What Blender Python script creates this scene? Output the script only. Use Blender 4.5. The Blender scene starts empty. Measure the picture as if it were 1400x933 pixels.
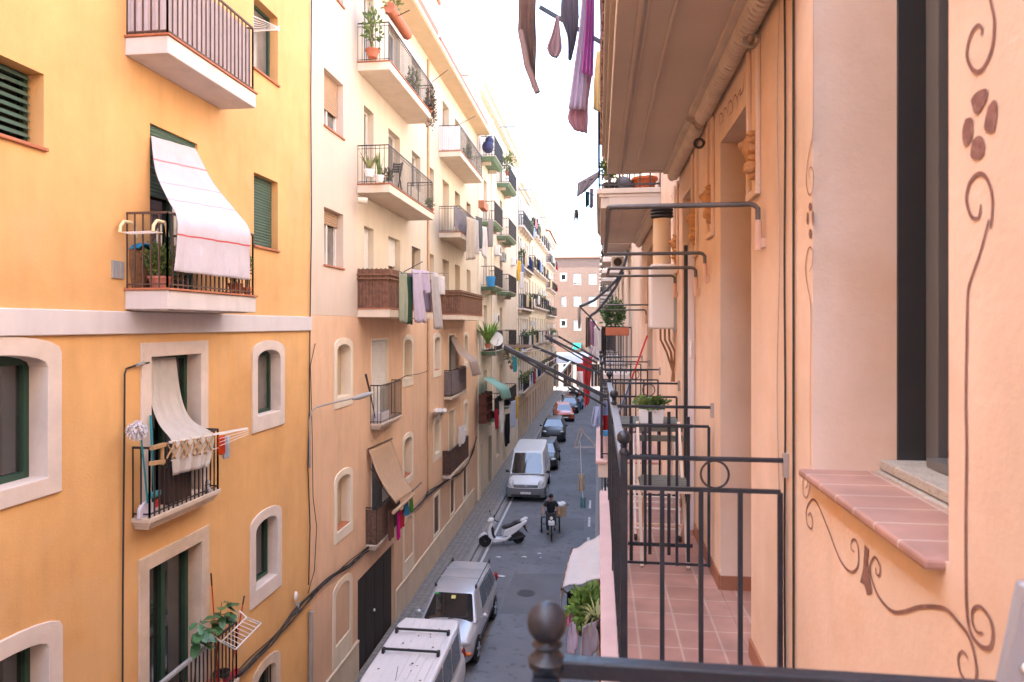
import bpy, math, random
from mathutils import Vector, Matrix
RN = random.Random(11)
SC = bpy.context.scene
COL = SC.collection
CAMZ = 8.8
FPX = 933.33
TH = math.radians(7.2)
CT, ST = math.cos(TH), math.sin(TH)
XL, XR = -5.93, 0.72
HORIZON = 445.0

# ---------- photo measurements to world points (pixel of the 1400 px photograph) ----------
def ray(px, py):
    u = (px - 700) / FPX
    return (u * CT - ST, u * ST + CT, (HORIZON - py) / FPX)
def on_x(px, py, X):
    d = ray(px, py); t = X / d[0]
    return Vector((X, t * d[1], CAMZ + t * d[2]))
def on_y(px, py, Y):
    d = ray(px, py); t = Y / d[1]
    return Vector((t * d[0], Y, CAMZ + t * d[2]))
def on_z(px, py, Z):
    d = ray(px, py); t = (Z - CAMZ) / d[2]
    return Vector((t * d[0], t * d[1], Z))
def ly(px, X=XL):
    return on_x(px, HORIZON, X).y
def lz(px, py, X=XL):
    return on_x(px, py, X).z

# ---------- mesh buffer ----------
class MB:
    def __init__(s):
        s.v = []; s.f = []; s.uv = {}; s.mi = {}
    def add(s, vs, fs, uvs=None, mi=0):
        o = len(s.v); s.v += [tuple(p) for p in vs]
        for k, f in enumerate(fs):
            if uvs: s.uv[len(s.f)] = [uvs[i] for i in f]
            if mi: s.mi[len(s.f)] = mi
            s.f.append(tuple(i + o for i in f))
        return s
    def box(s, x0, x1, y0, y1, z0, z1, mi=0):
        x0, x1 = min(x0, x1), max(x0, x1); y0, y1 = min(y0, y1), max(y0, y1); z0, z1 = min(z0, z1), max(z0, z1)
        return s.add([(x0,y0,z0),(x1,y0,z0),(x1,y1,z0),(x0,y1,z0),(x0,y0,z1),(x1,y0,z1),(x1,y1,z1),(x0,y1,z1)],
              [(0,3,2,1),(4,5,6,7),(0,1,5,4),(1,2,6,5),(2,3,7,6),(3,0,4,7)], mi=mi)
    def obox(s, c, size, rot=None):
        m = rot or Matrix.Identity(3); c = Vector(c)
        vs = []
        for z in (-1, 1):
            for x, y in ((-1,-1),(1,-1),(1,1),(-1,1)):
                vs.append(c + m @ Vector((x*size[0]/2, y*size[1]/2, z*size[2]/2)))
        return s.add(vs, [(0,3,2,1),(4,5,6,7),(0,1,5,4),(1,2,6,5),(2,3,7,6),(3,0,4,7)])
    def tube(s, pts, r, n=6, closed=False, rot=0.0):
        pts = [Vector(p) for p in pts]; L = len(pts)
        if L < 2: return s
        rings = []; prev = None
        for i, p in enumerate(pts):
            if closed: t = pts[(i+1) % L] - pts[i-1]
            else: t = pts[min(i+1, L-1)] - pts[max(i-1, 0)]
            if t.length < 1e-9: t = Vector((0,0,1))
            t.normalize()
            if prev is None:
                a = Vector((0,0,1)) if abs(t.z) < .9 else Vector((1,0,0))
                nrm = (a - t * a.dot(t)).normalized()
            else:
                nrm = prev - t * prev.dot(t)
                nrm = nrm.normalized() if nrm.length > 1e-6 else t.orthogonal().normalized()
            prev = nrm; b = t.cross(nrm)
            rr = r[i] if isinstance(r, (list, tuple)) else r
            rings.append([p + (nrm*math.cos(2*math.pi*k/n+rot) + b*math.sin(2*math.pi*k/n+rot))*rr for k in range(n)])
        vs = [q for ring in rings for q in ring]; fs = []
        for i in range(L if closed else L-1):
            j = (i+1) % L
            for k in range(n):
                fs.append((i*n+k, i*n+(k+1)%n, j*n+(k+1)%n, j*n+k))
        if not closed:
            fs.append(tuple(range(n))[::-1]); fs.append(tuple((L-1)*n+k for k in range(n)))
        return s.add(vs, fs)
    def bar(s, a, b, w):            # square bar
        return s.tube([a, b], w*.7071, 4, rot=math.pi/4)
    def lathe(s, prof, c, n=16, axis='z'):
        c = Vector(c); vs = []; fs = []
        for r, z in prof:
            for k in range(n):
                a = 2*math.pi*k/n
                p = (r*math.cos(a), r*math.sin(a), z)
                if axis == 'x': p = (z, r*math.cos(a), r*math.sin(a))
                elif axis == 'y': p = (r*math.sin(a), z, r*math.cos(a))
                vs.append(c + Vector(p))
        for i in range(len(prof)-1):
            for k in range(n):
                fs.append((i*n+k, i*n+(k+1)%n, (i+1)*n+(k+1)%n, (i+1)*n+k))
        fs.append(tuple(range(n))[::-1]); fs.append(tuple((len(prof)-1)*n+k for k in range(n)))
        return s.add(vs, fs)
    def ell(s, c, r, n=10, m=7):
        prof = [(math.sin(math.pi*i/m), -math.cos(math.pi*i/m)) for i in range(m+1)]
        prof[0] = (.02, -1); prof[-1] = (.02, 1)
        b = MB(); b.lathe(prof, (0,0,0), n)
        return s.add([(c[0]+p[0]*r[0], c[1]+p[1]*r[1], c[2]+p[2]*r[2]) for p in b.v], b.f)
    def grid(s, fn, nu, nv):
        vs = []; uv = []; fs = []
        for j in range(nv+1):
            for i in range(nu+1):
                vs.append(fn(i/nu, j/nv)); uv.append((i/nu, j/nv))
        for j in range(nv):
            for i in range(nu):
                a = j*(nu+1)+i; fs.append((a, a+1, a+nu+2, a+nu+1))
        return s.add(vs, fs, uv)
    def prism(s, poly, mp, w0, w1):
        n = len(poly)
        vs = [mp(w0, a, b) for a, b in poly] + [mp(w1, a, b) for a, b in poly]
        fs = [tuple(range(n))[::-1], tuple(range(n, 2*n))]
        fs += [(i, (i+1)%n, n+(i+1)%n, n+i) for i in range(n)]
        return s.add(vs, fs)
    def loft(s, secs, cap=True):
        n = len(secs[0]); vs = [p for q in secs for p in q]; fs = []
        for i in range(len(secs)-1):
            for k in range(n):
                fs.append((i*n+k, i*n+(k+1)%n, (i+1)*n+(k+1)%n, (i+1)*n+k))
        if cap:
            fs.append(tuple(range(n))[::-1]); fs.append(tuple((len(secs)-1)*n+k for k in range(n)))
        return s.add(vs, fs)

ORIG = {}
def build(name, mb, mat, parent=None, smooth=None, bevel=0.0, solid=0.0, sub=0, seg=2, kind=None):
    me = bpy.data.meshes.new(name)
    me.from_pydata([tuple(v) for v in mb.v], [], mb.f)
    mats = mat if isinstance(mat, (list, tuple)) else [mat]
    for m in mats: me.materials.append(m)
    if mb.mi:
        for k, i in mb.mi.items(): me.polygons[k].material_index = i
    if mb.uv:
        ul = me.uv_layers.new(name='UVMap')
        for k, uvs in mb.uv.items():
            p = me.polygons[k]
            for li, u in zip(p.loop_indices, uvs): ul.data[li].uv = u
    me.update()
    o = bpy.data.objects.new(name, me); COL.objects.link(o)
    if parent is not None:
        o.parent = parent
        if parent.name in ORIG:
            o.matrix_parent_inverse = Matrix.Translation(-ORIG[parent.name])
    if smooth is not None:
        me.shade_smooth(); me.set_sharp_from_angle(angle=math.radians(smooth))
    if solid:
        d = o.modifiers.new('solid', 'SOLIDIFY'); d.thickness = solid; d.offset = 0
    if bevel:
        d = o.modifiers.new('bevel', 'BEVEL'); d.width = bevel; d.segments = seg; d.limit_method = 'ANGLE'; d.angle_limit = math.radians(35)
    if sub:
        d = o.modifiers.new('sub', 'SUBSURF'); d.levels = sub; d.render_levels = sub
    if kind: o['kind'] = kind
    return o
def tag(o, label, cat, group=None):
    o['label'] = label; o['category'] = cat
    if group: o['group'] = group
    return o
def thing(name, label, cat, loc=(0,0,0), group=None, local=False, rz=0.0):
    o = bpy.data.objects.new(name, None); COL.objects.link(o)
    o.location = loc; o.rotation_euler = (0, 0, rz); o.empty_display_size = .2
    if not local: ORIG[o.name] = Vector(loc)
    return tag(o, label, cat, group)
def solo(name, mb, mat, label, cat, group=None, **kw):     # a thing that is one mesh
    return tag(build(name, mb, mat, None, **kw), label, cat, group)

# ---------- materials ----------
MATS = {}
def mat(name, col, rough=.75, var=.1, scale=1.2, bump=0.0, bscale=45, metal=0.0, streak=0.0, col2=None, spec=.4, stain=None, stain_amt=0.0, stain_scale=.7, speck=None, sss=0.0, alpha=None, coat=0.0):
    if name in MATS: return MATS[name]
    m = bpy.data.materials.new(name); m.use_nodes = True; nt = m.node_tree; N = nt.nodes; L = nt.links
    b = N['Principled BSDF']
    b.inputs['Roughness'].default_value = rough; b.inputs['Metallic'].default_value = metal
    b.inputs['Specular IOR Level'].default_value = spec
    if coat: b.inputs['Coat Weight'].default_value = coat; b.inputs['Coat Roughness'].default_value = .05
    tc = N.new('ShaderNodeTexCoord')
    def noise(sc, det=6, mp=None, rgh=.6):
        n = N.new('ShaderNodeTexNoise'); n.inputs['Scale'].default_value = sc; n.inputs['Detail'].default_value = det; n.inputs['Roughness'].default_value = rgh
        if mp:
            k = N.new('ShaderNodeMapping'); k.inputs['Scale'].default_value = mp
            L.new(tc.outputs['Object'], k.inputs['Vector']); L.new(k.outputs['Vector'], n.inputs['Vector'])
        else: L.new(tc.outputs['Object'], n.inputs['Vector'])
        return n
    def ramp(src, p0, c0, p1, c1):
        r = N.new('ShaderNodeValToRGB'); e = r.color_ramp.elements
        e[0].position = p0; e[0].color = (*c0, 1) if len(c0) == 3 else c0
        e[1].position = p1; e[1].color = (*c1, 1) if len(c1) == 3 else c1
        L.new(src, r.inputs['Fac']); return r
    def mix(fac, a, bb, mode='MIX'):
        x = N.new('ShaderNodeMix'); x.data_type = 'RGBA'; x.blend_type = mode
        if isinstance(fac, float): x.inputs[0].default_value = fac
        else: L.new(fac, x.inputs[0])
        for s, k in ((a, 6), (bb, 7)):
            if isinstance(s, tuple): x.inputs[k].default_value = (*s, 1)
            else: L.new(s, x.inputs[k])
        return x.outputs[2]
    lo = tuple(max(0, c*(1-var)) for c in col); hi = tuple(min(1, c*(1+var)) for c in (col2 or col))
    n1 = noise(scale)
    out = ramp(n1.outputs['Fac'], .3, lo, .7, hi).outputs['Color']
    if streak:
        n2 = noise(1.6, 7, (2.0, 2.0, .42))
        r2 = ramp(n2.outputs['Fac'], .45, (1,1,1), .75, (1-streak,)*3)
        out = mix(1.0, out, r2.outputs['Color'], 'MULTIPLY')
    if stain:
        n3 = noise(stain_scale, 7, None, .7)
        r3 = ramp(n3.outputs['Fac'], .52, (0,0,0), .72, (stain_amt,)*3)
        out = mix(r3.outputs['Color'], out, stain)
    if speck:
        n4 = noise(speck[1], 2)
        r4 = ramp(n4.outputs['Fac'], .58, (0,0,0), .66, (speck[2],)*3)
        out = mix(r4.outputs['Color'], out, speck[0])
    L.new(out, b.inputs['Base Color'])
    if bump:
        n5 = noise(bscale, 4); bp = N.new('ShaderNodeBump'); bp.inputs['Strength'].default_value = bump; bp.inputs['Distance'].default_value = .01
        L.new(n5.outputs['Fac'], bp.inputs['Height']); L.new(bp.outputs['Normal'], b.inputs['Normal'])
    if sss:
        b.inputs['Subsurface Weight'].default_value = sss
    MATS[name] = m
    return m
def cloth_mat(name, col, stripes=None, trans=.35, var=.05):
    """woven cloth that lets some light through; stripes = [(v, width, colour), ...] along the cloth"""
    if name in MATS: return MATS[name]
    m = mat(name, col, .9, var, 6, .25, 260, spec=.15)
    nt = m.node_tree; N = nt.nodes; L = nt.links; b = N['Principled BSDF']
    src = b.inputs['Base Color'].links[0].from_socket
    if stripes:
        uv = N.new('ShaderNodeUVMap'); sp = N.new('ShaderNodeSeparateXYZ'); L.new(uv.outputs['UV'], sp.inputs[0])
        for v, w, c in stripes:
            a = N.new('ShaderNodeMath'); a.operation = 'COMPARE'; a.inputs[1].default_value = v; a.inputs[2].default_value = w/2
            L.new(sp.outputs['Y'], a.inputs[0])
            x = N.new('ShaderNodeMix'); x.data_type = 'RGBA'; L.new(a.outputs[0], x.inputs[0]); L.new(src, x.inputs[6]); x.inputs[7].default_value = (*c, 1)
            src = x.outputs[2]
        L.new(src, b.inputs['Base Color'])
    tc = [n for n in N if n.type == 'TEX_COORD'][0]; wn = N.new('ShaderNodeTexNoise'); wn.inputs['Scale'].default_value = 5.0; wn.inputs['Detail'].default_value = 3; wn.inputs['Distortion'].default_value = 1.2
    wm = N.new('ShaderNodeMapping'); wm.inputs['Scale'].default_value = (1.0, 1.0, .45); L.new(tc.outputs['Object'], wm.inputs['Vector']); L.new(wm.outputs['Vector'], wn.inputs['Vector'])
    wb = N.new('ShaderNodeBump'); wb.inputs['Strength'].default_value = .55; wb.inputs['Distance'].default_value = .06; L.new(wn.outputs['Fac'], wb.inputs['Height'])
    L.new(b.inputs['Normal'].links[0].from_socket, wb.inputs['Normal']); L.new(wb.outputs['Normal'], b.inputs['Normal'])
    if trans:
        t = N.new('ShaderNodeBsdfTranslucent'); L.new(src, t.inputs['Color'])
        x = N.new('ShaderNodeMixShader'); x.inputs[0].default_value = trans
        out = N['Material Output']
        L.new(b.outputs[0], x.inputs[1]); L.new(t.outputs[0], x.inputs[2]); L.new(x.outputs[0], out.inputs['Surface'])
    return m
def brick_mat(name, c1, c2, mortar, scale=1.0, bw=.25, rh=.07, ms=.012, axis='xz', bump=.3, offset=.5, rough=.8):
    if name in MATS: return MATS[name]
    m = bpy.data.materials.new(name); m.use_nodes = True; nt = m.node_tree; N = nt.nodes; L = nt.links; b = N['Principled BSDF']
    tc = N.new('ShaderNodeTexCoord'); sp = N.new('ShaderNodeSeparateXYZ'); cb = N.new('ShaderNodeCombineXYZ')
    L.new(tc.outputs['Object'], sp.inputs[0])
    for k, ax in enumerate(axis): L.new(sp.outputs[ax.upper()], cb.inputs[k])
    t = N.new('ShaderNodeTexBrick'); L.new(cb.outputs[0], t.inputs['Vector'])
    t.inputs['Color1'].default_value = (*c1,1); t.inputs['Color2'].default_value = (*c2,1); t.inputs['Mortar'].default_value = (*mortar,1)
    t.inputs['Scale'].default_value = scale; t.inputs['Brick Width'].default_value = bw; t.inputs['Row Height'].default_value = rh; t.inputs['Mortar Size'].default_value = ms; t.offset = offset
    n = N.new('ShaderNodeTexNoise'); n.inputs['Scale'].default_value = 6; n.inputs['Detail'].default_value = 6; L.new(tc.outputs['Object'], n.inputs['Vector'])
    r = N.new('ShaderNodeValToRGB'); r.color_ramp.elements[0].position = .3; r.color_ramp.elements[0].color = (.78,.78,.78,1); r.color_ramp.elements[1].position = .7; r.color_ramp.elements[1].color = (1.12,1.1,1.08,1)
    L.new(n.outputs['Fac'], r.inputs['Fac'])
    x = N.new('ShaderNodeMix'); x.data_type = 'RGBA'; x.blend_type = 'MULTIPLY'; x.inputs[0].default_value = 1
    L.new(t.outputs['Color'], x.inputs[6]); L.new(r.outputs['Color'], x.inputs[7]); L.new(x.outputs[2], b.inputs['Base Color'])
    b.inputs['Roughness'].default_value = rough
    bp = N.new('ShaderNodeBump'); bp.inputs['Strength'].default_value = bump; bp.inputs['Distance'].default_value = .004; bp.invert = True
    L.new(t.outputs['Fac'], bp.inputs['Height']); L.new(bp.outputs['Normal'], b.inputs['Normal'])
    MATS[name] = m; return m

YELLOW = mat('yellow_render', (.67,.385,.155), .85, .07, .8, 0.3, 30, streak=.10, col2=(.71,.43,.185), stain=(.71,.47,.24), stain_amt=.35, stain_scale=.5, speck=((.66,.43,.235), 1.1, .3))
ORANGE = mat('orange_render', (.74,.495,.325), .85, .06, .9, .3, 30, streak=.14, stain=(.76,.55,.39), stain_amt=.4, stain_scale=.5, speck=((.66,.44,.30), 1.0, .25))
SALMON = mat('salmon_render', (.64,.44,.31), .85, .07, .9, .3, 30, streak=.12)
PINKW = mat('pink_white_render', (.62,.52,.435), .85, .05, .8, .25, 30, streak=.06)
CREAM = mat('cream_render', (.63,.55,.43), .85, .05, .8, .25, 30, streak=.08)
CREAMP = mat('pale_cream_paint', (.76,.67,.54), .8, .05, 2, .2, 40, streak=.1)
PLINTH = mat('beige_plinth', (.62,.52,.40), .85, .08, 1.5, .3, 30, streak=.12, stain=(.30,.25,.2), stain_amt=.3)
STONE = mat('pale_stone', (.66,.59,.545), .8, .08, 2.5, .3, 50, stain=(.5,.4,.32), stain_amt=.3, stain_scale=2)
STONEW = mat('worn_stone', (.58,.48,.39), .85, .12, 3, .5, 50, stain=(.42,.31,.2), stain_amt=.5, stain_scale=2.5)
BAND = mat('grey_white_band', (.62,.60,.62), .8, .05, 1.5, .2, 40, streak=.1)
SLAB = mat('balcony_slab_paint', (.62,.60,.61), .8, .05, 2, .2, 40, streak=.15)
SLABC = mat('balcony_slab_cream', (.72,.62,.50), .8, .05, 2, .2, 40, streak=.12)
TERRA = mat('terracotta', (.42,.16,.085), .75, .15, 5, .2, 60)
TERRAP = mat('terracotta_pot', (.45,.15,.08), .7, .12, 6, .15, 60)
IRON = mat('dark_iron', (.035,.028,.03), .5, .3, 6, .1, 80, spec=.5)
IRONB = mat('brown_iron', (.10,.062,.05), .6, .2, 6, .1, 80)
IRONG = mat('painted_grey_iron', (.017,.023,.034), .36, .3, 9, .15, 90, spec=.45, stain=(.045,.045,.05), stain_amt=.4, stain_scale=9)
GREENF = mat('green_window_paint', (.025,.07,.05), .45, .1, 4)
GREENS = mat('green_shutter', (.07,.13,.10), .6, .1, 4)
WHITEF = mat('white_window_paint', (.75,.74,.70), .5, .04, 3)
WOODF = mat('brown_window_paint', (.22,.11,.06), .6, .1, 5)
BLIND = mat('white_blind', (.72,.71,.68), .7, .04, 3)
BEIGEB = mat('beige_blind', (.42,.29,.19), .7, .08, 3)
PLASTER = mat('cream_blank_infill', (.52,.42,.30), .85, .06, 2)
DARK = mat('dark_opening', (.018,.015,.014), .8, .2, 3)
GLASS = mat('window_glass', (.030,.034,.036), .05, .3, 1.2, spec=1.0, coat=.6)
GLASSB = mat('curtained_glass', (.16,.15,.14), .12, .25, 3, spec=.7)
BLACKD = mat('black_metal_door', (.028,.024,.023), .55, .2, 2, .1, 40, streak=.2)
REED = mat('reed_screen_brown', (.17,.085,.055), .85, .35, 9, .4, 90)
WHITEP = mat('white_plastic', (.78,.78,.77), .45, .03, 4)
GREYP = mat('grey_plastic', (.32,.33,.34), .5, .08, 4)
BLACKP = mat('black_plastic', (.02,.02,.022), .5, .2, 4)
CABLE = mat('black_cable', (.03,.026,.024), .7, .3, 8)
PIPE = mat('grey_pipe', (.33,.30,.28), .55, .12, 3)
LEAF = mat('leaf_green', (.09,.15,.045), .55, .45, 7, spec=.35, col2=(.16,.23,.07))
LEAFD = mat('leaf_dark', (.03,.075,.028), .45, .35, 6, spec=.45, col2=(.08,.15,.055))
LEAFP = mat('leaf_pale', (.17,.21,.07), .6, .35, 7, col2=(.26,.27,.11))
STEM = mat('plant_stem', (.12,.085,.05), .8, .2, 9)
SOIL = mat('potting_soil', (.04,.028,.02), .95, .3, 20)
GREENSLAB = mat('green_slab_paint', (.19,.30,.20), .7, .12, 3, streak=.2)
TEAL = mat('teal_plastic', (.02,.25,.30), .45, .08, 4)
BLUEP = mat('blue_plastic', (.03,.25,.55), .45, .08, 4)
REDP = mat('red_plastic', (.45,.03,.03), .45, .1, 4)
WOOD = mat('pale_wood', (.42,.27,.14), .6, .15, 8)
WICKER = mat('wicker', (.20,.10,.045), .8, .35, 28, .5, 90)
TILER = mat('roof_tile', (.45,.2,.11), .8, .2, 4, .3, 20)
ROOFW = mat('flat_roof_red', (.40,.21,.15), .85, .1, 2)

# ---------- facades ----------
class Side:
    def __init__(s, X, sg): s.X = X; s.sg = sg
    def P(s, w, u, v): return (s.X + s.sg*w, u, v)         # w > 0 goes into the building
    def box(s, mb, w0, w1, u0, u1, v0, v1, mi=0):
        return mb.box(s.X + s.sg*w0, s.X + s.sg*w1, u0, u1, v0, v1, mi)
LEFT = Side(XL, -1); RIGHT = Side(XR, 1)

def hole(u0, u1, v0, v1, rise=0.0, d=.24):
    return dict(u0=u0, u1=u1, v0=v0, v1=v1, rise=rise, d=d)
def path_of(h, off=0.0, n=10, bottom=None, rise_k=1.0):
    """left-bottom, up, over the arch, down to right-bottom"""
    u0, u1, v0, v1 = h['u0']-off, h['u1']+off, (h['v0']-off if bottom is None else bottom), h['v1']+off
    r = h['rise'] * rise_k
    if r <= 0: return [(u0,v0),(u0,v1),(u1,v1),(u1,v0)]
    c = (u0+u1)/2; a = (u1-u0)/2
    pts = [(u0, v0)]
    for i in range(n+1):
        t = math.pi*(1 - i/n)
        pts.append((c + a*math.cos(t), v1 - r + r*math.sin(t)**.85))
    pts.append((u1, v0)); return pts
def wall_mesh(mb, S, u0, u1, v0, v1, holes, thick=.4, w=0.0, mi=0, ends=True):
    us = sorted(set([u0,u1] + [min(max(h[k],u0),u1) for h in holes for k in ('u0','u1')]))
    vs = sorted(set([v0,v1] + [min(max(h[k],v0),v1) for h in holes for k in ('v0','v1')]))
    for i in range(len(us)-1):
        for j in range(len(vs)-1):
            cu, cv = (us[i]+us[i+1])/2, (vs[j]+vs[j+1])/2
            if any(h['u0'] < cu < h['u1'] and h['v0'] < cv < h['v1'] for h in holes): continue
            q = [S.P(w,us[i],vs[j]), S.P(w,us[i+1],vs[j]), S.P(w,us[i+1],vs[j+1]), S.P(w,us[i],vs[j+1])]
            mb.add(q, [(0,1,2,3)], mi=mi)
    for h in holes:
        pts = path_of(h); n = len(pts)
        if h['rise'] > 0:
            m = n // 2
            for cor, seg in (((h['u0'],h['v1']), pts[1:m+1]), ((h['u1'],h['v1']), pts[m:n-1])):
                for a, b in zip(seg[:-1], seg[1:]):
                    mb.add([S.P(w,*cor), S.P(w,*a), S.P(w,*b)], [(0,1,2)], mi=mi)
        for a, b in zip(pts, pts[1:] + pts[:1]):
            mb.add([S.P(w,*a), S.P(w,*b), S.P(w+h['d']+.04,*b), S.P(w+h['d']+.04,*a)], [(0,1,2,3)], mi=mi)
    if ends:
        for u in (u0, u1): mb.add([S.P(w,u,v0),S.P(w,u,v1),S.P(w+thick,u,v1),S.P(w+thick,u,v0)], [(0,1,2,3)], mi=mi)
        for v in (v0, v1): mb.add([S.P(w,u0,v),S.P(w,u1,v),S.P(w+thick,u1,v),S.P(w+thick,u0,v)], [(0,1,2,3)], mi=mi)
    return mb
def surround(S, h, off, mats, parent, w=-.03, flat_bottom=None, name='window_surround', rise_k=1.25, bev=.008):
    inn = path_of(h, -.004); out = path_of(h, off, rise_k=rise_k)
    if flat_bottom is not None:
        out[0] = (out[0][0], flat_bottom); out[-1] = (out[-1][0], flat_bottom)
    mb = MB(); n = len(inn); d = h['d'] + .03
    vs = [S.P(0,*p) for p in out] + [S.P(w,*p) for p in out] + [S.P(w,*p) for p in inn] + [S.P(d,*p) for p in inn]
    fs = []
    for r in range(3):
        for i in range(n):
            j = (i+1) % n
            fs.append((r*n+i, r*n+j, (r+1)*n+j, (r+1)*n+i))
    mb.add(vs, fs)
    return build(name, mb, mats, parent, bevel=bev)
def window(S, h, bld, frame=None, glass=None, style='plain', mull=1, bar=.055, shut=0.0, shutm=None, sill=None, sill_out=.04, name='window', transom=0):
    """frame set at the back of the opening, panes in it; returns the frame"""
    frame = frame or WHITEF; glass = glass or GLASS
    u0, u1, v0, v1, d = h['u0'], h['u1'], h['v0'], h['v1'], h['d']
    f = MB()
    if style == 'blank':
        S.box(f, d-.02, d+.02, u0-.02, u1+.02, v0-.02, v1+.02)
        fo = build(name, f, frame, bld)
    else:
        for a, b in ((u0, u0+bar), (u1-bar, u1)): S.box(f, d-.05, d+.015, a, b, v0, v1)
        S.box(f, d-.05, d+.015, u0+bar, u1-bar, v0, v0+bar); S.box(f, d-.05, d+.015, u0+bar, u1-bar, v1-bar-(h['rise']*.35), v1)
        for k in range(mull):
            c = u0 + (u1-u0)*(k+1)/(mull+1); S.box(f, d-.06, d+.01, c-bar*.55, c+bar*.55, v0+bar, v1-bar-h['rise']*.35)
        for k in range(transom):
            z = v0 + (v1-v0)*(k+1)/(transom+1); S.box(f, d-.045, d+.01, u0+bar, u1-bar, z-.02, z+.02)
        fo = build(name, f, frame, bld, bevel=.006)
        g = MB(); S.box(g, d+.0, d+.03, u0+bar*.5, u1-bar*.5, v0+bar*.5, v1-bar*.5)
        build('pane', g, glass, fo)
        if style == 'louver':
            g = MB(); n = int((v1-v0)/.085)
            for k in range(n):
                z = v0 + (k+.5)*(v1-v0)/n
                g.add([S.P(d-.10,u0+.03,z-.03),S.P(d-.10,u1-.03,z-.03),S.P(d-.055,u1-.03,z+.025),S.P(d-.055,u0+.03,z+.025)], [(0,1,2,3)])
            build('louvres', g, shutm or GREENS, fo, solid=.008)
        if style == 'bars':
            g = MB(); n = max(3, int((u1-u0)/.11))
            for k in range(n):
                c = u0 + (u1-u0)*(k+.5)/n; g.bar(S.P(.06,c,v0), S.P(.06,c,v1), .016)
            build('window_bars', g, IRON, fo)
    if shut > 0:
        zb = v1 - (v1-v0)*shut; g = MB(); n = max(4, int((v1-zb)/.05)); prof = []
        for k in range(n+1):
            z = v1 - (v1-zb)*k/n; prof += [(d-.075, z), (d-.088, z - (v1-zb)/n*.45)]
        prof = prof[:-1]
        for (wa,za),(wb,zb2) in zip(prof[:-1], prof[1:]):
            g.add([S.P(wa,u0+.01,za),S.P(wa,u1-.01,za),S.P(wb,u1-.01,zb2),S.P(wb,u0+.01,zb2)], [(0,1,2,3)])
        build('shutter', g, shutm or GREENS, fo, solid=.006)
    if sill:
        g = MB(); S.box(g, -sill_out, d-.02, u0-.03 if sill_out > 0 else u0+.005, u1+.03 if sill_out > 0 else u1-.005, v0-.035, v0+.004)
        build('sill', g, sill, fo, bevel=.006)
    return fo
def railing_mesh(mb, pts, z0, z1, sp=.11, r=.008, top=.014, low=.05, mid=None):
    P = [Vector((*p, 0)) for p in pts]
    for a, b in zip(P[:-1], P[1:]):
        L = (b-a).length; n = max(1, int(round(L/sp)))
        for k in range(n+1):
            p = a + (b-a)*k/n
            rr = r*1.25 if k in (0, n) else r
            mb.bar((p.x,p.y,z0), (p.x,p.y,z1), rr*2)
        for z, q in [(z1, top*2), (z0+low, r*2.2)] + ([(mid, r*2)] if mid else []):
            mb.bar((a.x,a.y,z), (b.x,b.y,z), q)
    return mb
def balcony(S, bld, u0, u1, z, depth, th, slabm, railm=None, rail_h=.95, sp=.11, tile=TERRA, moulded=False, r=.008, top=.014, mid=None, name='balcony', under=None):
    m = MB()
    if moulded:
        for k, (dd, za, zb) in enumerate(((0,-.06,0),(.035,-.11,-.06),(.07,-.16,-.11),(.11,-th,-.16))):
            S.box(m, 0, -(depth-dd), u0+dd, u1-dd, z+za, z+zb - (.0 if k == 0 else .0))
    else:
        S.box(m, 0, -depth, u0, u1, z-th, z-.028)
    sl = build(name, m, slabm, bld, bevel=.012)
    if tile:
        m = MB(); S.box(m, 0, -(depth+.025), u0-.025, u1+.025, z-.028, z)
        build('tile_edge', m, tile, sl, bevel=.006)
    if railm:
        m = MB(); i = .035
        a = [S.P(0,u0+i,0)[:2], S.P(-depth+i,u0+i,0)[:2], S.P(-depth+i,u1-i,0)[:2], S.P(0,u1-i,0)[:2]]
        railing_mesh(m, a, z, z+rail_h, sp, r, top, mid=mid)
        build('railing', m, railm, sl)
    return sl
def screen(S, bal, u0, u1, z0, z1, depth, m, near=True, front=True, inset=.02, wave=.0, name='screen'):
    g = MB()
    pts = ([S.P(0,u0,0)] if near else []) + [S.P(-depth+inset,u0,0)] + ([S.P(-depth+inset,u1,0)] if front else [])
    for a, b in zip(pts[:-1], pts[1:]):
        a, b = Vector(a), Vector(b); L = (b-a).length; n = max(2, int(L/.03))
        nrm = Vector((-(b-a).y, (b-a).x, 0)).normalized()
        def fn(s, t, a=a, b=b, n=n, nrm=nrm):
            p = a.lerp(b, s) + nrm*(.006*math.sin(s*n*2.3) + .004*math.sin(s*n*.7+1))
            zz = z1 - (0 if t < .5 else 0) + .012*math.sin(s*n*1.7)
            return (p.x, p.y, z0 + (zz-z0)*t)
        g.grid(fn, n, 3)
    return build(name, g, m, bal, solid=.012)
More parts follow.
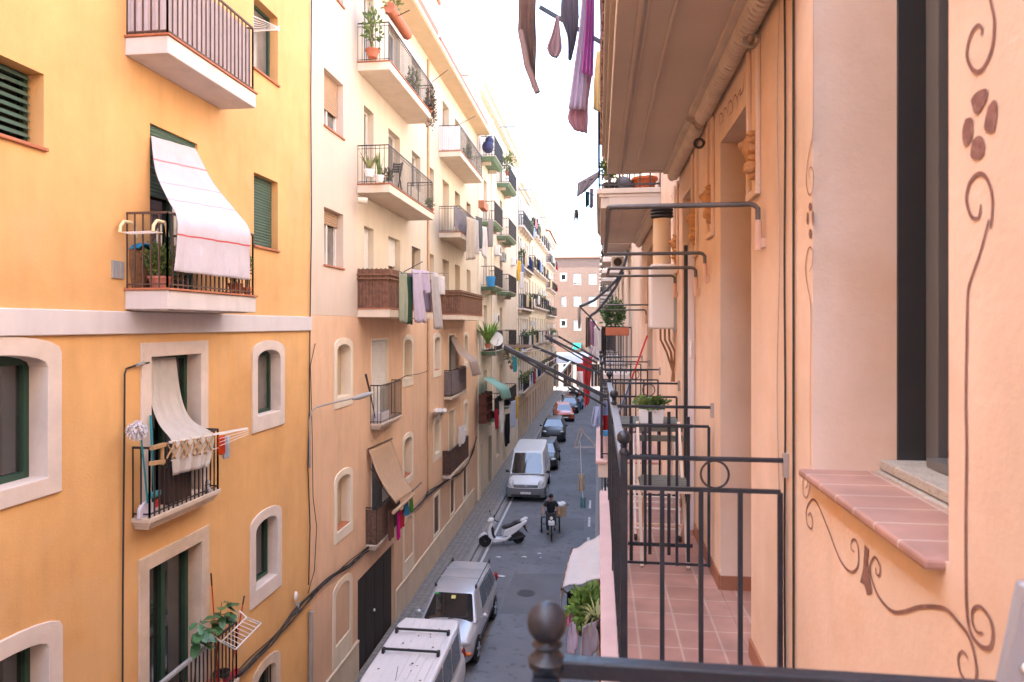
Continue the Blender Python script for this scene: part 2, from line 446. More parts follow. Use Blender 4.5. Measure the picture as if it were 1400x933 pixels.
# ---------- cloth, plants ----------
def drape(rows, nu=14, nv=10, amp=.02, fr=3.0, seed=0, edge=0.0):
    """sheet through rows of (left point, right point), top to bottom, with folds running down"""
    rows = [(Vector(a), Vector(b)) for a, b in rows]; n = len(rows)-1
    rr = random.Random(seed); ph = rr.uniform(0, 6); ph2 = rr.uniform(0, 6)
    ln = [0]
    for (a,b),(c,d) in zip(rows[:-1], rows[1:]): ln.append(ln[-1] + ((a+b)/2-(c+d)/2).length)
    def cr(p0,p1,p2,p3,t):
        return .5*((2*p1)+(-p0+p2)*t+(2*p0-5*p1+4*p2-p3)*t*t+(-p0+3*p1-3*p2+p3)*t*t*t)
    def fn(s, t):
        L = t*ln[-1]; k = 0
        while k < n-1 and L > ln[k+1]: k += 1
        f = (L-ln[k])/max(1e-6, ln[k+1]-ln[k])
        i = [max(0,k-1), k, k+1, min(n,k+2)]
        a = cr(*[rows[q][0] for q in i], f); b = cr(*[rows[q][1] for q in i], f)
        p = a.lerp(b, s); acr = (b-a)
        nrm = acr.cross(Vector((0,0,1)))
        nrm = nrm.normalized() if nrm.length > 1e-5 else Vector((1,0,0))
        k2 = amp*(.25+.75*min(1,t*1.6))
        p = p + nrm*k2*(math.sin(s*fr*6.28+ph+t*1.1)+.5*math.sin(s*fr*13.1+ph2-t*2))
        p.z += edge*math.sin(s*fr*6.28+ph)*t
        return tuple(p)
    return MB().grid(fn, nu, nv)
def cloth(name, label, cat, rows, m, group=None, **kw):
    return solo(name, drape(rows, **kw), m, label, cat, group, smooth=60, solid=.005)
def hang(name, label, cat, p, w, h, m, group=None, dirv=(0,1), taper=1.0, shift=0.0, **kw):
    """a cloth hanging from a line: p = top middle, width w along dirv, height h"""
    p = Vector(p); d = Vector((dirv[0], dirv[1], 0)).normalized()*w/2; e = d*taper; sh = d*2*shift
    q = random.Random(int(p.x*131+p.y*17+p.z*71)); Z = lambda k: Vector((0,0,-h*k))
    j1, j2, j3, j4 = [q.uniform(-.10,.10) for _ in range(4)]
    mid_l = -d.lerp(e,.5)*(1+j1); mid_r = d.lerp(e,.5)*(1+j2)
    rows = [(p-d, p+d), (p-d*(.94+j2)+sh*.1+Z(.14), p+d*(.94-j1)+sh*.1+Z(.16+j3*.3)), (p+mid_l+sh*.45+Z(.52), p+mid_r+sh*.45+Z(.5)), (p-e*(1+j3)+sh+Z(1+j1*.8), p+e*(1+j4)+sh+Z(1+j2*.8))]
    kw.setdefault('amp', min(.05, .018+.045*w)); kw.setdefault('fr', 1.7); kw.setdefault('edge', .02)
    return cloth(name, label, cat, rows, m, group, **kw)
def leaves(mb, c, r, n, size, seed=0, up=.3, wide=.5, shell=.35):
    rr = random.Random(seed); c = Vector(c)
    for _ in range(n):
        while True:
            q = Vector((rr.uniform(-1,1), rr.uniform(-1,1), rr.uniform(-1,1)))
            if shell < q.length < 1: break
        k = .75 + .35*math.sin(q.x*5+seed)*math.sin(q.y*4+q.z*5)
        p = c + Vector((q.x*r[0]*k, q.y*r[1]*k, q.z*r[2]*k))
        d = (q + Vector((rr.uniform(-.6,.6), rr.uniform(-.6,.6), rr.uniform(-.3,.6)+up))).normalized()
        s = d.cross(Vector((rr.uniform(-1,1), rr.uniform(-1,1), rr.uniform(-1,1)))).normalized()
        L = size*rr.uniform(.6,1.3); w = L*wide
        nn = s.cross(d)*L*.12
        mb.add([p, p+d*L*.5+s*w*.5+nn, p+d*L, p+d*L*.5-s*w*.5+nn, p+d*L*.5-nn*.6], [(0,1,4),(1,2,4),(2,3,4),(3,0,4)])
    return mb
def blades(mb, c, n, L, w, seed=0, droop=.5, spread=1.0):
    rr = random.Random(seed); c = Vector(c)
    for k in range(n):
        a = rr.uniform(0, 6.28); ln = L*rr.uniform(.65,1.1); dr = droop*rr.uniform(.5,1.3)
        dirh = Vector((math.cos(a), math.sin(a), 0)); sd = Vector((-dirh.y, dirh.x, 0))
        prev = None; q = 5
        for i in range(q+1):
            t = i/q
            p = c + dirh*ln*spread*(t*.55) + Vector((0,0, ln*(t - dr*t*t*.8)))
            ww = w*(1-t)**.7*.5
            cur = (p-sd*ww, p+sd*ww)
            if prev: mb.add([prev[0],prev[1],cur[1],cur[0]], [(0,1,2,3)])
            prev = cur
    return mb
def pot(mb, c, r, h, rim=True, n=14):
    prof = [(r*.68,0),(r*.95,h*.82)] + ([(r*1.06,h*.82),(r*1.06,h),(r*.9,h),(r*.85,h*.88)] if rim else [(r,h),(r*.9,h),(r*.85,h*.9)])
    return mb.lathe(prof, c, n)
def plant(name, label, c, pr, ph, kind='bush', fr=(.2,.2,.25), n=160, size=.07, seed=0, potm=None, leafm=None, lift=None, group=None, cat='potted plant', stems=4, **kw):
    t = thing(name, label, cat, c, group); c = Vector(c)
    build('pot', pot(MB(), c, pr, ph), potm or TERRAP, t, smooth=40)
    s = MB(); s.lathe([(pr*.8, ph*.8),(pr*.8, ph*.86)], c, 12); build('soil', s, SOIL, t)
    f = MB(); top = c + Vector((0,0,ph))
    if kind == 'bush':
        cc = top + Vector((0,0, fr[2]*.85 if lift is None else lift))
        leaves(f, cc, fr, n, size, seed, **kw)
        g = MB(); rr = random.Random(seed)
        for k in range(stems):
            g.tube([top+Vector((0,0,-.03)), top.lerp(cc,.5)+Vector((rr.uniform(-.3,.3)*fr[0],rr.uniform(-.3,.3)*fr[1],0)), cc+Vector((rr.uniform(-.6,.6)*fr[0],rr.uniform(-.6,.6)*fr[1],fr[2]*.3))], [.012,.009,.004], 5)
        build('stem', g, STEM, t)
    else:
        blades(f, top+Vector((0,0,-.02)), n, fr[2], size, seed, **kw)
    build('foliage', f, leafm or LEAF, t)
    return t
def box_body(S, bld, u0, u1, v0, v1, m, depth=9.0, roofm=None, name='building_mass'):
    g = MB(); S.box(g, .42, depth, u0+.01, u1-.01, v0, v1-.05); build(name, g, m, bld)
    if roofm:
        g = MB(); S.box(g, .0, depth+.1, u0, u1, v1, v1+.12); build('roof', g, roofm, bld)

# ================= yellow building =================
AY0, AY1 = -45.0, ly(424)
S = LEFT
bA = thing('apartment_building', 'yellow rendered building nearest on the left with pale stone window surrounds and a grey band', 'building', (XL, (AY0+AY1)/2, 0))
u = ly
hA = {}
hA['w1'] = hole(u(-45), u(60), lz(60,203), lz(60,102))
hA['w2'] = hole(u(347), u(380), lz(380,117), lz(380,25), d=.21)
hA['w3'] = hole(u(347), u(380), lz(380,343), lz(380,250), d=.21)
hA['d1'] = hole(u(212), u(290), 12.47, 14.75, d=.12)
hA['d2'] = hole(u(205), u(270), 9.27, 11.5, d=.12)
hA['a1'] = hole(u(-95), u(63), 7.15, 8.50, .15, .25)
hA['a2'] = hole(u(350.5), u(382), 7.20, 8.36, .17, .22)
hA['d3'] = hole(u(204.6), u(273), 6.34, 8.38, 0, .25)
hA['a3'] = hole(u(-95), u(64.5), 4.05, 5.46, .15, .25)
hA['a4'] = hole(u(348), u(378), 4.18, 5.34, .17, .22)
hA['d4'] = hole(u(201.6), u(274.3), 3.21, 5.56, 0, .25)
hA['a5'] = hole(u(350), u(376), 1.3, 2.66, .17, .22)
hA['dg'] = hole(u(190), u(262), 0.0, 2.3, 0, .25)
hA['w0'] = hole(u(347), u(380), 15.9, 17.4, d=.21)
hA['w00'] = hole(u(-45), u(60), 14.4, 15.6, d=.24)
g = MB(); wall_mesh(g, S, AY0, AY1, 0, 18.9, list(hA.values())); build('wall', g, YELLOW, bA)
box_body(S, bA, AY0, AY1, 0, 18.9, YELLOW, roofm=ROOFW)
g = MB(); S.box(g, -.05, 0, AY0, AY1, 8.69, 8.975); build('string_course', g, BAND, bA, bevel=.012)
g = MB(); S.box(g, -.30, 0, AY0, AY1, 18.55, 18.9); build('cornice', g, BAND, bA, bevel=.02)
for pa, pb in ((AY0, hA['dg']['u0']-.2), (hA['dg']['u1']+.2, AY1)): g = MB(); S.box(g, -.03, 0, pa, pb, 0, .9); build('plinth', g, PLINTH, bA)
window(S, hA['w1'], bA, GREENF, GLASS, 'louver', sill=TERRA, mull=0, bar=.06)
window(S, hA['w00'], bA, GREENF, GLASS, 'louver', sill=TERRA, mull=0, bar=.06)
window(S, hA['w2'], bA, GREENF, GLASSB, mull=0, sill=TERRA, bar=.05)
window(S, hA['w0'], bA, GREENF, GLASSB, mull=0, sill=TERRA, bar=.05)
window(S, hA['w3'], bA, GREENF, GLASS, mull=0, shut=1.0, shutm=GREENS, sill=TERRA)
window(S, hA['d1'], bA, GREENF, GLASS, mull=1, shut=.35, shutm=GREENS, name='balcony_door')
window(S, hA['d2'], bA, GREENF, GLASS, mull=1, shut=.43, shutm=GREENS, name='balcony_door')
for k in ('a1','a3'):
    window(S, hA[k], bA, GREENF, GLASS, mull=1, bar=.075)
    surround(S, hA[k], .19, STONE, bA)
for k in ('a2','a4'):
    window(S, hA[k], bA, GREENF, GLASSB if k == 'a2' else GLASS, mull=0, bar=.06)
    surround(S, hA[k], .17, STONE, bA, flat_bottom=hA[k]['v0']-.27)
window(S, hA['a5'], bA, GREENF, GLASS, 'bars', mull=0); surround(S, hA['a5'], .17, STONEW, bA)
window(S, hA['d3'], bA, GREENF, GLASS, mull=1, name='balcony_door', bar=.07); surround(S, hA['d3'], .19, STONE, bA, flat_bottom=6.2)
window(S, hA['d4'], bA, GREENF, GLASS, mull=1, name='balcony_door', bar=.09); surround(S, hA['d4'], .19, STONEW, bA, flat_bottom=3.05)
window(S, hA['dg'], bA, WOODF, DARK, mull=1, name='street_door', bar=.1); surround(S, hA['dg'], .19, STONEW, bA, flat_bottom=.01)
bY0, bY1 = ly(230, -5.34), ly(350, -5.34)
balA1 = balcony(S, bA, bY0, bY1, 12.46, .59, .25, SLAB, IRONB, 1.0, .105)
WHC = cloth_mat('white_screen_cloth', (.62,.56,.60), trans=.25)
screen(S, balA1, bY0+.05, bY1-.05, 12.50, 13.4, .59, WHC, inset=.07, name='privacy_cloth')
balA2 = balcony(S, bA, bY0, bY1, 9.27, .59, .27, SLAB, IRONB, .95, .105)
g = MB(); S.box(g, 0, -.5, bY0+.12, bY1-.12, 8.985, 9.01); build('slab_bracket', g, SLAB, balA2)
balA3 = balcony(S, bA, ly(205.5,-5.66), ly(302.5,-5.66), 6.33, .27, .17, STONEW, IRON, .90, .10, tile=None, moulded=True)
balA4 = balcony(S, bA, ly(212,-5.66), ly(327.5,-5.66), 3.20, .27, .17, STONEW, IRON, .90, .10, tile=None, moulded=True)
g = MB(); p0, p1 = (-5.66, ly(212,-5.66), 4.125), (-5.66, ly(284,-5.66), 4.125)
g.bar(p0, p1, .055); build('handrail_cover', g, GREYP, balA4, bevel=.01)
g = MB(); S.box(g, -.02, 0, u(152), u(168), lz(160,381), lz(160,357))
for k in range(5):
    uu = u(152)+(u(168)-u(152))*(k+.5)/5; S.box(g, -.028, -.02, uu-.008, uu+.008, lz(160,379), lz(160,359))
build('wall_vent', g, GREYP, bA)
# cables on the yellow wall
def wall_cable(label, pts, r=.012, X=XL+.03, m=None, cat='cable', wob=.0):
    g = MB(); g.tube([on_x(x,y,X) for x,y in pts], r, 5)
    return solo('wall_cable', g, m or CABLE, label, cat, None)
wall_cable('single black cable running straight down beside the stone framed balcony doors', [(204,496),(186,500),(173,504),(170.5,512),(170,600),(169,700),(168,800),(167.5,980)], .012)
g = MB(); g.tube([on_x(187,499.5,XL+.05), on_x(197,496,XL+.05)], .022, 6); solo('cable_clamp', g, GREYP, 'small grey clamp at the bent upper end of the single black cable', 'clamp')
wall_cable('thin black cable down the joint between the yellow and the pale pink wall', [(426,0),(425,130),(426,300),(424,433),(423,560),(421,640),(424,720),(422,800)], .012)
wall_cable('loose second cable hanging in loops near the joint of the yellow wall', [(431,470),(424.5,500),(427,600),(428,680),(433,720),(430,780),(421,812)], .008)
def bundle(name, label, pts, X, k=4, r=.022, seed=3):
    rr = random.Random(seed); g = MB(); P = [on_x(x,y,X) for x,y in pts]
    fine = []
    for a, b in zip(P[:-1], P[1:]):
        for i in range(4): fine.append(a.lerp(b, i/4))
    fine.append(P[-1])
    for j in range(k):
        a = rr.uniform(0,6.28)
        g.tube([p + Vector((abs(math.sin(i*.5+a))*.035, 0, .05*math.sin(i*.33+a+j)+.02*j)) for i,p in enumerate(fine)], r*rr.uniform(.5,1), 5)
    return solo(name, g, CABLE, label, 'cable')
bundle('cable_bundle', 'thick bundle of black cables drooping along both left buildings above the ground floor', [(300,941),(330,918),(370,878),(400,843),(430,812),(455,788),(480,770),(498,754),(512,745)], XL+.05)
bundle('cable_bundle', 'tangled bundle of black cables from the garage past the drainpipe to the far reed balcony', [(556,705),(566,697),(578,684),(584,676),(598,668),(612,658),(628,648),(640,632),(647,615),(651,600)], XL+.05, seed=8)
g = MB(); g.tube([on_x(425.5,836,XL+.06), on_x(424.5,1000,XL+.06)], .05, 10); solo('drain_pipe', g, PIPE, 'grey pipe climbing from the street at the edge of the yellow building', 'pipe')
t = thing('wall_lamp', 'small white fitting with a hanging socket on the yellow wall above the cables', 'lamp', on_x(405,826,XL))
g = MB(); p = on_x(404.5,815,XL+.05); g.ell(p,(.04,.05,.09)); build('housing', g, WHITEP, t, smooth=60)
g = MB(); p = on_x(406.5,828,XL+.05); g.obox(p,(.06,.06,.13)); g.tube([p, p+Vector((0,.06,-.16))], .012, 5); build('socket', g, GREYP, t)

# things on balcony A2
ST_CL = cloth_mat('white_striped_cloth', (.74,.72,.80), [(.16,.010,(.62,.33,.38)),(.31,.006,(.48,.44,.54)),(.45,.008,(.60,.40,.46)),(.765,.011,(.68,.16,.18))], trans=.3)
Xr = XL+.59
def ox(px,py,X): return on_x(px,py,X)
cloth('striped_cloth', 'big white cloth with thin red stripes hung from a door top over the balcony rail', 'cloth',
      [(ox(206,186,XL+.02), ox(268,204,XL+.02)), (ox(212,235,XL+.12), ox(292,250,XL+.2)), (ox(228,272,XL+.32), ox(322,288,XL+.42)), (ox(241,298,Xr+.05), ox(341,315,Xr+.06)), (ox(241,335,Xr+.07), ox(341,350,Xr+.07)), (ox(238,371,Xr+.07), ox(341,383,Xr+.07))], ST_CL, nu=40, nv=40, amp=.019, fr=2.6, seed=4)
t = thing('drying_rack', 'cream tubed drying rack hooked over the near end of the plant filled balcony', 'drying rack', ox(180,300,Xr-.2))
z1 = lz(170,291,Xr); yb = bY0+.05
for k, dx in enumerate((-.52, -.08)):
    x = Xr + dx; g = MB()
    g.tube([(x,yb+.06,z1-.16),(x,yb+.03,z1-.02),(x,yb-.02,z1+.02),(x,yb-.16,z1+.015),(x,yb-.22,z1-.05),(x,yb-.23,z1-.13)], .02, 8); build('rack_arm', g, mat('cream_tube', (.72,.62,.38), .45, .05, 4), t, smooth=60)
g = MB()
for k in range(4): g.tube([(Xr-.52, yb-.05-k*.055, z1-.13),(Xr-.08, yb-.05-k*.055, z1-.12)], .005, 4)
build('rack_wires', g, WHITEP, t)
t = thing('wicker_basket', 'tall brown wicker basket at the near end of the plant filled balcony', 'basket', (on_y(186,400,bY0+.26).x, bY0+.26, 9.27))
bx = on_y(186,400,bY0+.26).x
g = MB(); g.lathe([(.14,0),(.19,.3),(.185,.5),(.17,.5),(.16,.45)], (bx,bY0+.26,9.27), 16); build('basket_body', g, WICKER, t, smooth=40)
g = MB(); g.add(drape([((bx-.16,bY0+.08,9.76),(bx+.16,bY0+.08,9.78)),((bx-.18,bY0+.2,9.84),(bx+.18,bY0+.2,9.85)),((bx-.16,bY0+.4,9.80),(bx+.16,bY0+.4,9.80))], 10, 8, .02).v, MB().grid(lambda s,t:(0,0,0),10,8).f)
solo('folded_cloth', g, cloth_mat('blue_cloth', (.03,.25,.48), trans=.1), 'blue cloth lying over the wicker basket', 'cloth', smooth=60, solid=.02)
plant('jade_plant', 'bushy jade plant in a wide pink terracotta pot on the balcony with the striped cloth', (on_y(224,400,bY0+.25).x-.05, bY0+.25, 9.27), .15, .16, fr=(.20,.20,.26), n=700, size=.062, seed=2, potm=mat('pink_pot',(.50,.2,.15),.6,.1,5), wide=.5, lift=.2)
plant('trailing_plant', 'dark green plant between the wicker basket and the jade plant', (on_y(203,400,bY0+.38).x, bY0+.38, 9.27), .10, .12, fr=(.17,.16,.26), n=300, size=.05, seed=5, leafm=LEAFD, potm=BLACKP)
plant('potted_shrub', 'small shrub in a reddish pot behind the lower far corner of the striped cloth', (XL+.42, ly(322,XL+.42), 9.27), .11, .17, fr=(.13,.18,.2), n=260, size=.05, seed=7, lift=.18)
plant('flower_pot', 'small dark pot with a sparse plant under the near lower corner of the striped cloth', (XL+.45, ly(248,XL+.45), 9.27), .08, .13, fr=(.1,.12,.12), n=110, size=.05, seed=9, potm=BLACKP, leafm=LEAFP)
plant('climbing_plant', 'thin climbing plant at the far end rail of the balcony with the striped cloth', (XL+.5, bY1-.1, 9.27), .07, .12, fr=(.08,.1,.3), n=140, size=.05, seed=12, lift=.35)
# rack at the upper right window
t = thing('drying_rack', 'white wire drying rack folded out of the top window near the pale pink wall', 'drying rack', ox(348,36,XL+.1))
g = MB(); za = lz(350,42); 
for pa, pb in ((ox(346,43,XL+.02), ox(381,41,XL+.42)), (ox(346,22,XL+.02), ox(381,38,XL+.42))): g.tube([pa,pb], .009, 5)
for k in range(5):
    t0 = (k+.5)/5; g.tube([ox(346,43-18*t0,XL+.03), ox(381,40.5-2*t0,XL+.42)], .004, 4)
g.tube([ox(381,36,XL+.42), ox(381,43,XL+.42)], .018, 6); build('rack_frame', g, WHITEP, t)
# things on balcony A3
X3 = XL+.27
CURT = cloth_mat('cream_gauze', (.70,.68,.66), trans=.35)
cloth('door_curtain', 'cream gauze curtain blown out of the stone framed door and over its rail', 'curtain',
      [(ox(205,489,XL-.10), ox(240,489,XL-.14)), (ox(206,540,XL-.02), ox(248,545,XL-.08)), (ox(218,578,XL+.12), ox(262,575,XL+.1)), (ox(236,603,X3+.02), ox(289,592,X3+.03)), (ox(236,628,X3+.035), ox(290,612,X3+.04)), (ox(237,650,X3+.03), ox(284,638,X3+.04))], CURT, nu=48, nv=26, amp=.016, fr=3.2, seed=6, edge=.006)
t = thing('mop', 'string mop standing head up with a teal handle against the stone framed balcony door', 'mop', ox(202,688,X3-.12))
g = MB(); g.tube([ox(202,688,X3-.1), ox(193,598,X3-.06)], .012, 6); build('handle', g, TEAL, t)
g = MB(); cm = ox(187.5,586,X3-.05); rr = random.Random(4)
for k in range(90):
    a, b = rr.uniform(0,6.28), rr.uniform(-1,1); q = Vector((math.cos(a)*math.sqrt(1-b*b), math.sin(a)*math.sqrt(1-b*b), b))
    g.tube([cm+q*.05, cm+q*.11+Vector((0,0,-.01)), cm+q*.12+Vector((0,0,-.04))], .011, 4)
build('mop_head', g, mat('mop_cotton', (.55,.55,.60), .95, .3, 30), t)
t = thing('broom', 'teal broom leaning beside the mop on the stone balcony', 'broom', ox(209,680,X3-.1))
g = MB(); g.tube([ox(206,573,XL+.06), ox(211,672,X3-.08)], .017, 6); g.tube([ox(206,568,XL+.06), ox(206,575,XL+.06)], .016, 6); build('handle', g, TEAL, t)
g = MB(); g.obox(ox(211,676,X3-.08), (.06,.2,.07)); build('brush_head', g, mat('teal_bristles',(.05,.3,.38),.8,.2,20), t, bevel=.01)
t = thing('dustpan', 'pale dustpan standing on the stone balcony floor behind the bars', 'dustpan', ox(207,697,X3-.1))
g = MB(); c = ox(206,696,X3-.07); g.prism([(-.14,-.1),(.16,-.12),(.15,.03),(.06,.1),(-.06,.09),(-.13,.02)], lambda w,a,b:(c.x-.1+w, c.y+a, c.z+b), 0, .05); build('pan', g, mat('pale_lilac_plastic',(.55,.55,.66),.5,.05,4), t, bevel=.012)
g = MB(); g.obox(c+Vector((-.05,.2,.02)), (.05,.09,.1)); build('clip', g, REDP, t, bevel=.01)
t = thing('storage_crate', 'dark brown crate on the stone balcony behind the curtain hem', 'crate', ox(240,690,XL+.1))
g = MB(); cc = ox(238,655,XL+.02); g.obox(cc+Vector((.02,0,-.05)), (.14,.5,.5)); build('crate_body', g, mat('dark_brown_box',(.06,.035,.025),.7,.2,5), t, bevel=.01)
t = thing('ornament_figure', 'small black and white ornament at the far corner of the stone balcony', 'ornament', ox(284,668,X3-.08))
g = MB(); c = ox(284,672,X3-.06); g.ell(c+Vector((0,0,.02)),(.045,.055,.085)); g.ell(c+Vector((0,0,.13)),(.035,.04,.045)); build('figure', g, mat('piebald',(.35,.35,.36),.5,.1,4,speck=((.02,.02,.02),14,1)), t, smooth=70)
t = thing('drying_rack', 'white extending rack with pale wooden lattice on the rail of the stone balcony', 'drying rack', ox(250,610,X3+.05))
g = MB(); g.bar(ox(232,605,X3+.03), ox(338,586,X3+.03), .03); g.bar(ox(234,630,X3+.03), ox(300,612,X3+.03), .012); build('arm', g, WHITEP, t)
g = MB()
for k in range(7):
    x0 = 228+k*8.6; y0 = 606-k*1.3
    g.bar(ox(x0,y0,X3+.05), ox(x0+12,y0+21,X3+.05), .016); g.bar(ox(x0+12,y0-2,X3+.06), ox(x0,y0+21,X3+.06), .016)
g.bar(ox(222,606,X3+.05), ox(222,636,X3+.05), .03); g.bar(ox(207,613,X3+.05), ox(225,608,X3+.05), .05); g.bar(ox(206,634,X3+.05), ox(224,631,X3+.05), .05)
build('lattice', g, WOOD, t)
g = MB()
for k in range(4): g.tube([ox(300,595+k*5,X3+.06), ox(340,586+k*2.5,X3+.3)], .004, 4)
build('line', g, WHITEP, t)
hang('hung_cloth', 'small orange cloth pegged at the far end of the stone balcony rail', 'cloth', ox(303,596,X3+.05), .14, .27, cloth_mat('orange_cloth',(.75,.10,.03)), dirv=(.3,1), seed=2)
hang('hung_cloth', 'small pale blue cloth pegged beside the orange one', 'cloth', ox(310,596,X3+.05), .13, .34, cloth_mat('pale_blue_cloth',(.55,.62,.72)), dirv=(.3,1), seed=3)
# things on balcony A4 and its rail
X4 = XL+.27
for lab, px, zt, yy in (('rubber plant with big round leaves standing nearest the grey handrail', 262, 882, 0), ('taller rubber plant with big round leaves beside the red mop bucket', 292, 858, 1)):
    c = ox(px, 940, XL+.16); c.z = 3.21; top = lz(px, zt-28, X4)
    t = thing('rubber_plant', lab, 'potted plant', c, 'rubber plants on the lowest balcony'); rr = random.Random(20+yy)
    g = MB(); build('pot', pot(g, c, .12, .2), TERRAP if yy else BLACKP, t, smooth=40)
    g = MB(); P = [c+Vector((0,0,.15)), c+Vector((.04,.02,.6)), Vector((X4-.02, c.y+.02, top-.25)), Vector((X4, c.y+.04, top-.02))]; g.tube(P, [.014,.012,.009,.005], 6); build('stem', g, STEM, t)
    g = MB()
    for k in range(22 if yy else 20):
        f = rr.uniform(.55,1); p = P[1].lerp(P[3], f); a = rr.uniform(-1.7,1.7); d = Vector((math.cos(a), math.sin(a), rr.uniform(-.35,.5))).normalized(); sd = d.cross(Vector((0,0,1))).normalized(); L = rr.uniform(.16,.26); w = L*.6
        dn = Vector((0,0,-.05)); q = p + d*.04
        g.add([q, q+d*L*.35+sd*w*.5, q+d*L*.8+sd*w*.35+dn, q+d*L+dn*1.5, q+d*L*.8-sd*w*.35+dn, q+d*L*.35-sd*w*.5, q+d*L*.5+dn*.2+Vector((0,0,-.02))], [(0,1,6),(1,2,6),(2,3,6),(3,4,6),(4,5,6),(5,0,6)])
    build('foliage', g, mat('rubber_leaf',(.03,.10,.035),.35,.35,5,spec=.5,col2=(.07,.17,.07)), t, smooth=60)
for lab, a, b in (('red handled broom leaning nearer the rubber plants', (297,905), (288.5,784)), ('red handled mop leaning at the far end of the lowest balcony', (318,905), (334,815))):
    t = thing('broom', lab, 'broom', ox(*a, XL+.2), 'red handled brooms on the lowest balcony')
    A, B = ox(*a, XL+.2), ox(*b, XL+.12); g = MB(); g.tube([A, A.lerp(B,.86)], .011, 6); build('handle', g, REDP, t)
    g = MB(); g.tube([A.lerp(B,.86), B], .013, 6); build('grip', g, BLACKP, t)
    g = MB(); A2 = Vector((A.x,A.y,3.28)); g.tube([A, A2], .011, 5); g.obox(A2, (.06,.26,.08)); build('brush_head', g, REDP, t)
t = thing('mop_bucket', 'dark red mop bucket with a black wringer on the lowest balcony', 'bucket', ox(303,925,XL+.16))
c = ox(303,930,XL+.15); g = MB(); g.lathe([(.09,-.25),(.12,.08),(.125,.08),(.11,.06)], c, 14); build('bucket_body', g, mat('dark_red_plastic',(.22,.015,.03),.45,.1,4), t, smooth=40)
g = MB(); g.lathe([(.125,.06),(.13,.13),(.09,.13),(.06,.05)], c, 10); build('wringer', g, BLACKP, t, smooth=40)
t = thing('drying_rack', 'white wire shelf rack hanging outside the rail of the lowest balcony', 'drying rack', ox(320,875,X4+.2))
A, B, C, D = ox(302,892,X4+.08), ox(337,866,X4+.02), ox(357,866,X4+.36), ox(322,896,X4+.42)
for p in (A,B,C,D): p.z = 4.08
g = MB(); g.tube([A,B,C,D], .012, 6, closed=True)
for P0, dy in ((A,0),(B,0)): g.tube([P0, P0+Vector((-.12,0,.1)), P0+Vector((-.16,0,-.02))], .012, 6)
build('rack_frame', g, WHITEP, t, smooth=60); g = MB()
for k in range(8): g.tube([A.lerp(B,(k+.5)/8), D.lerp(C,(k+.5)/8)], .006, 4)
build('rack_wires', g, WHITEP, t)

# ================= orange and cream building =================
BY0, BY1 = AY1, ly(652.5)
bB = thing('apartment_building', 'long building with orange lower walls, cream upper balconies and a wide overhanging eave', 'building', (XL, (BY0+BY1)/2, 0))
yS, yP = ly(488), ly(584)
hB = []; todo = []
def addB(px0, px1, v0, v1, rise=0, d=.23, **kw):
    h = hole(ly(px0), ly(px1), v0, v1, rise, d); hB.append(h); todo.append((h, kw)); return h
for v0, v1, kw in ((16.25,17.5,dict(glass=GLASSB,shut=.4,shutm=BEIGEB)), (13.17,14.43,dict(glass=GLASSB,shut=.62,shutm=BEIGEB)), (10.13,11.39,dict(glass=GLASSB,shut=.25,shutm=BEIGEB))):
    addB(443, 469.5, v0, v1, mull=1, sill=TERRA, **kw)
for fl in (9.23, 12.31, 15.34):
    t = fl+2.12
    addB(497.5, 511, fl+.02, t, mull=1 if fl > 10 else 0, name='balcony_door', shut=0 if fl > 10 else 1.0, shutm=BLIND)
    addB(531, 547, fl+.02 if fl > 14 else fl+.5, t, mull=0, shut=0 if fl > 10 else .5, shutm=BLIND, glass=GLASSB)
    addB(563, 575, fl+.95, t, mull=0, glass=GLASSB, frame=PLASTER if fl < 10 else WHITEF)
    addB(585.5, 593.5, fl+.95, t, mull=0, glass=GLASSB, frame=PLASTER, style='blank' if fl < 10 else 'plain')
    addB(605, 614, fl+.02, t, mull=0, name='balcony_door', glass=GLASSB, frame=PLASTER, style='blank' if fl < 13 else 'plain')
    addB(622, 629, fl+.02, t, mull=0, name='balcony_door', glass=GLASSB, style='blank' if fl < 10 else 'plain', frame=PLASTER)
    addB(638, 643.5, fl+.95, t, mull=0, glass=GLASSB, style='blank', frame=PLASTER)
for h, kw in todo: window(LEFT, h, bB, **{**dict(bar=.05), **kw})
up = list(hB)
todo = []; hB = []
lowstyle = dict(style='blank', frame=PLASTER)
for z0, z1 in ((7.13, 8.36), (4.06, 5.29)):
    for k, (a, b) in enumerate(((459.7,478.3),(551.8,562.6),(593.5,601.2),(634.5,638.8))):
        h = addB(a, b, z0, z1, .17, .24, **lowstyle)
        surround(LEFT, h, .15 if k < 2 else .16, CREAMP, bB, flat_bottom=z0-.24)
        if z0 < 5 and k < 2 or (z0 > 5 and k == 2):
            g = MB(); LEFT.box(g, .005, .2, h['u0']+.01, h['u1']-.01, z0, z0+.03); build('sill', g, TERRA, bB)
    d1 = addB(508, 530, z0-.93, z1+.04, 0, .15, mull=0, glass=GLASSB, shut=1.0 if z0 > 5 else .1, shutm=BLIND, name='balcony_door')
    surround(LEFT, d1, .05, CREAMP, bB, w=-.015, flat_bottom=z0-.93)
    d2 = addB(613.5, 622, z0-.93, z1+.04, 0, .15, mull=0, glass=GLASS if z0 > 5 else GLASSB, shut=0 if z0 > 5 else 1.0, shutm=PLASTER, name='balcony_door')
    surround(LEFT, d2, .07, CREAMP, bB, w=-.015, flat_bottom=z0-.93)
gar = addB(489, 538.5, .01, 2.45, 0, .12); todo.pop()
for a, b in ((593.5,600.5),(616,621),(633.5,638)):
    h = addB(a, b, 1.13, 2.5, 0, .12, style='louver', frame=CREAMP, glass=GLASS, shutm=IRONB, mull=0)
    surround(LEFT, h, .12, CREAMP, bB, w=-.015)
for h, kw in todo: window(LEFT, h, bB, **{**dict(bar=.05), **kw})
low = list(hB)
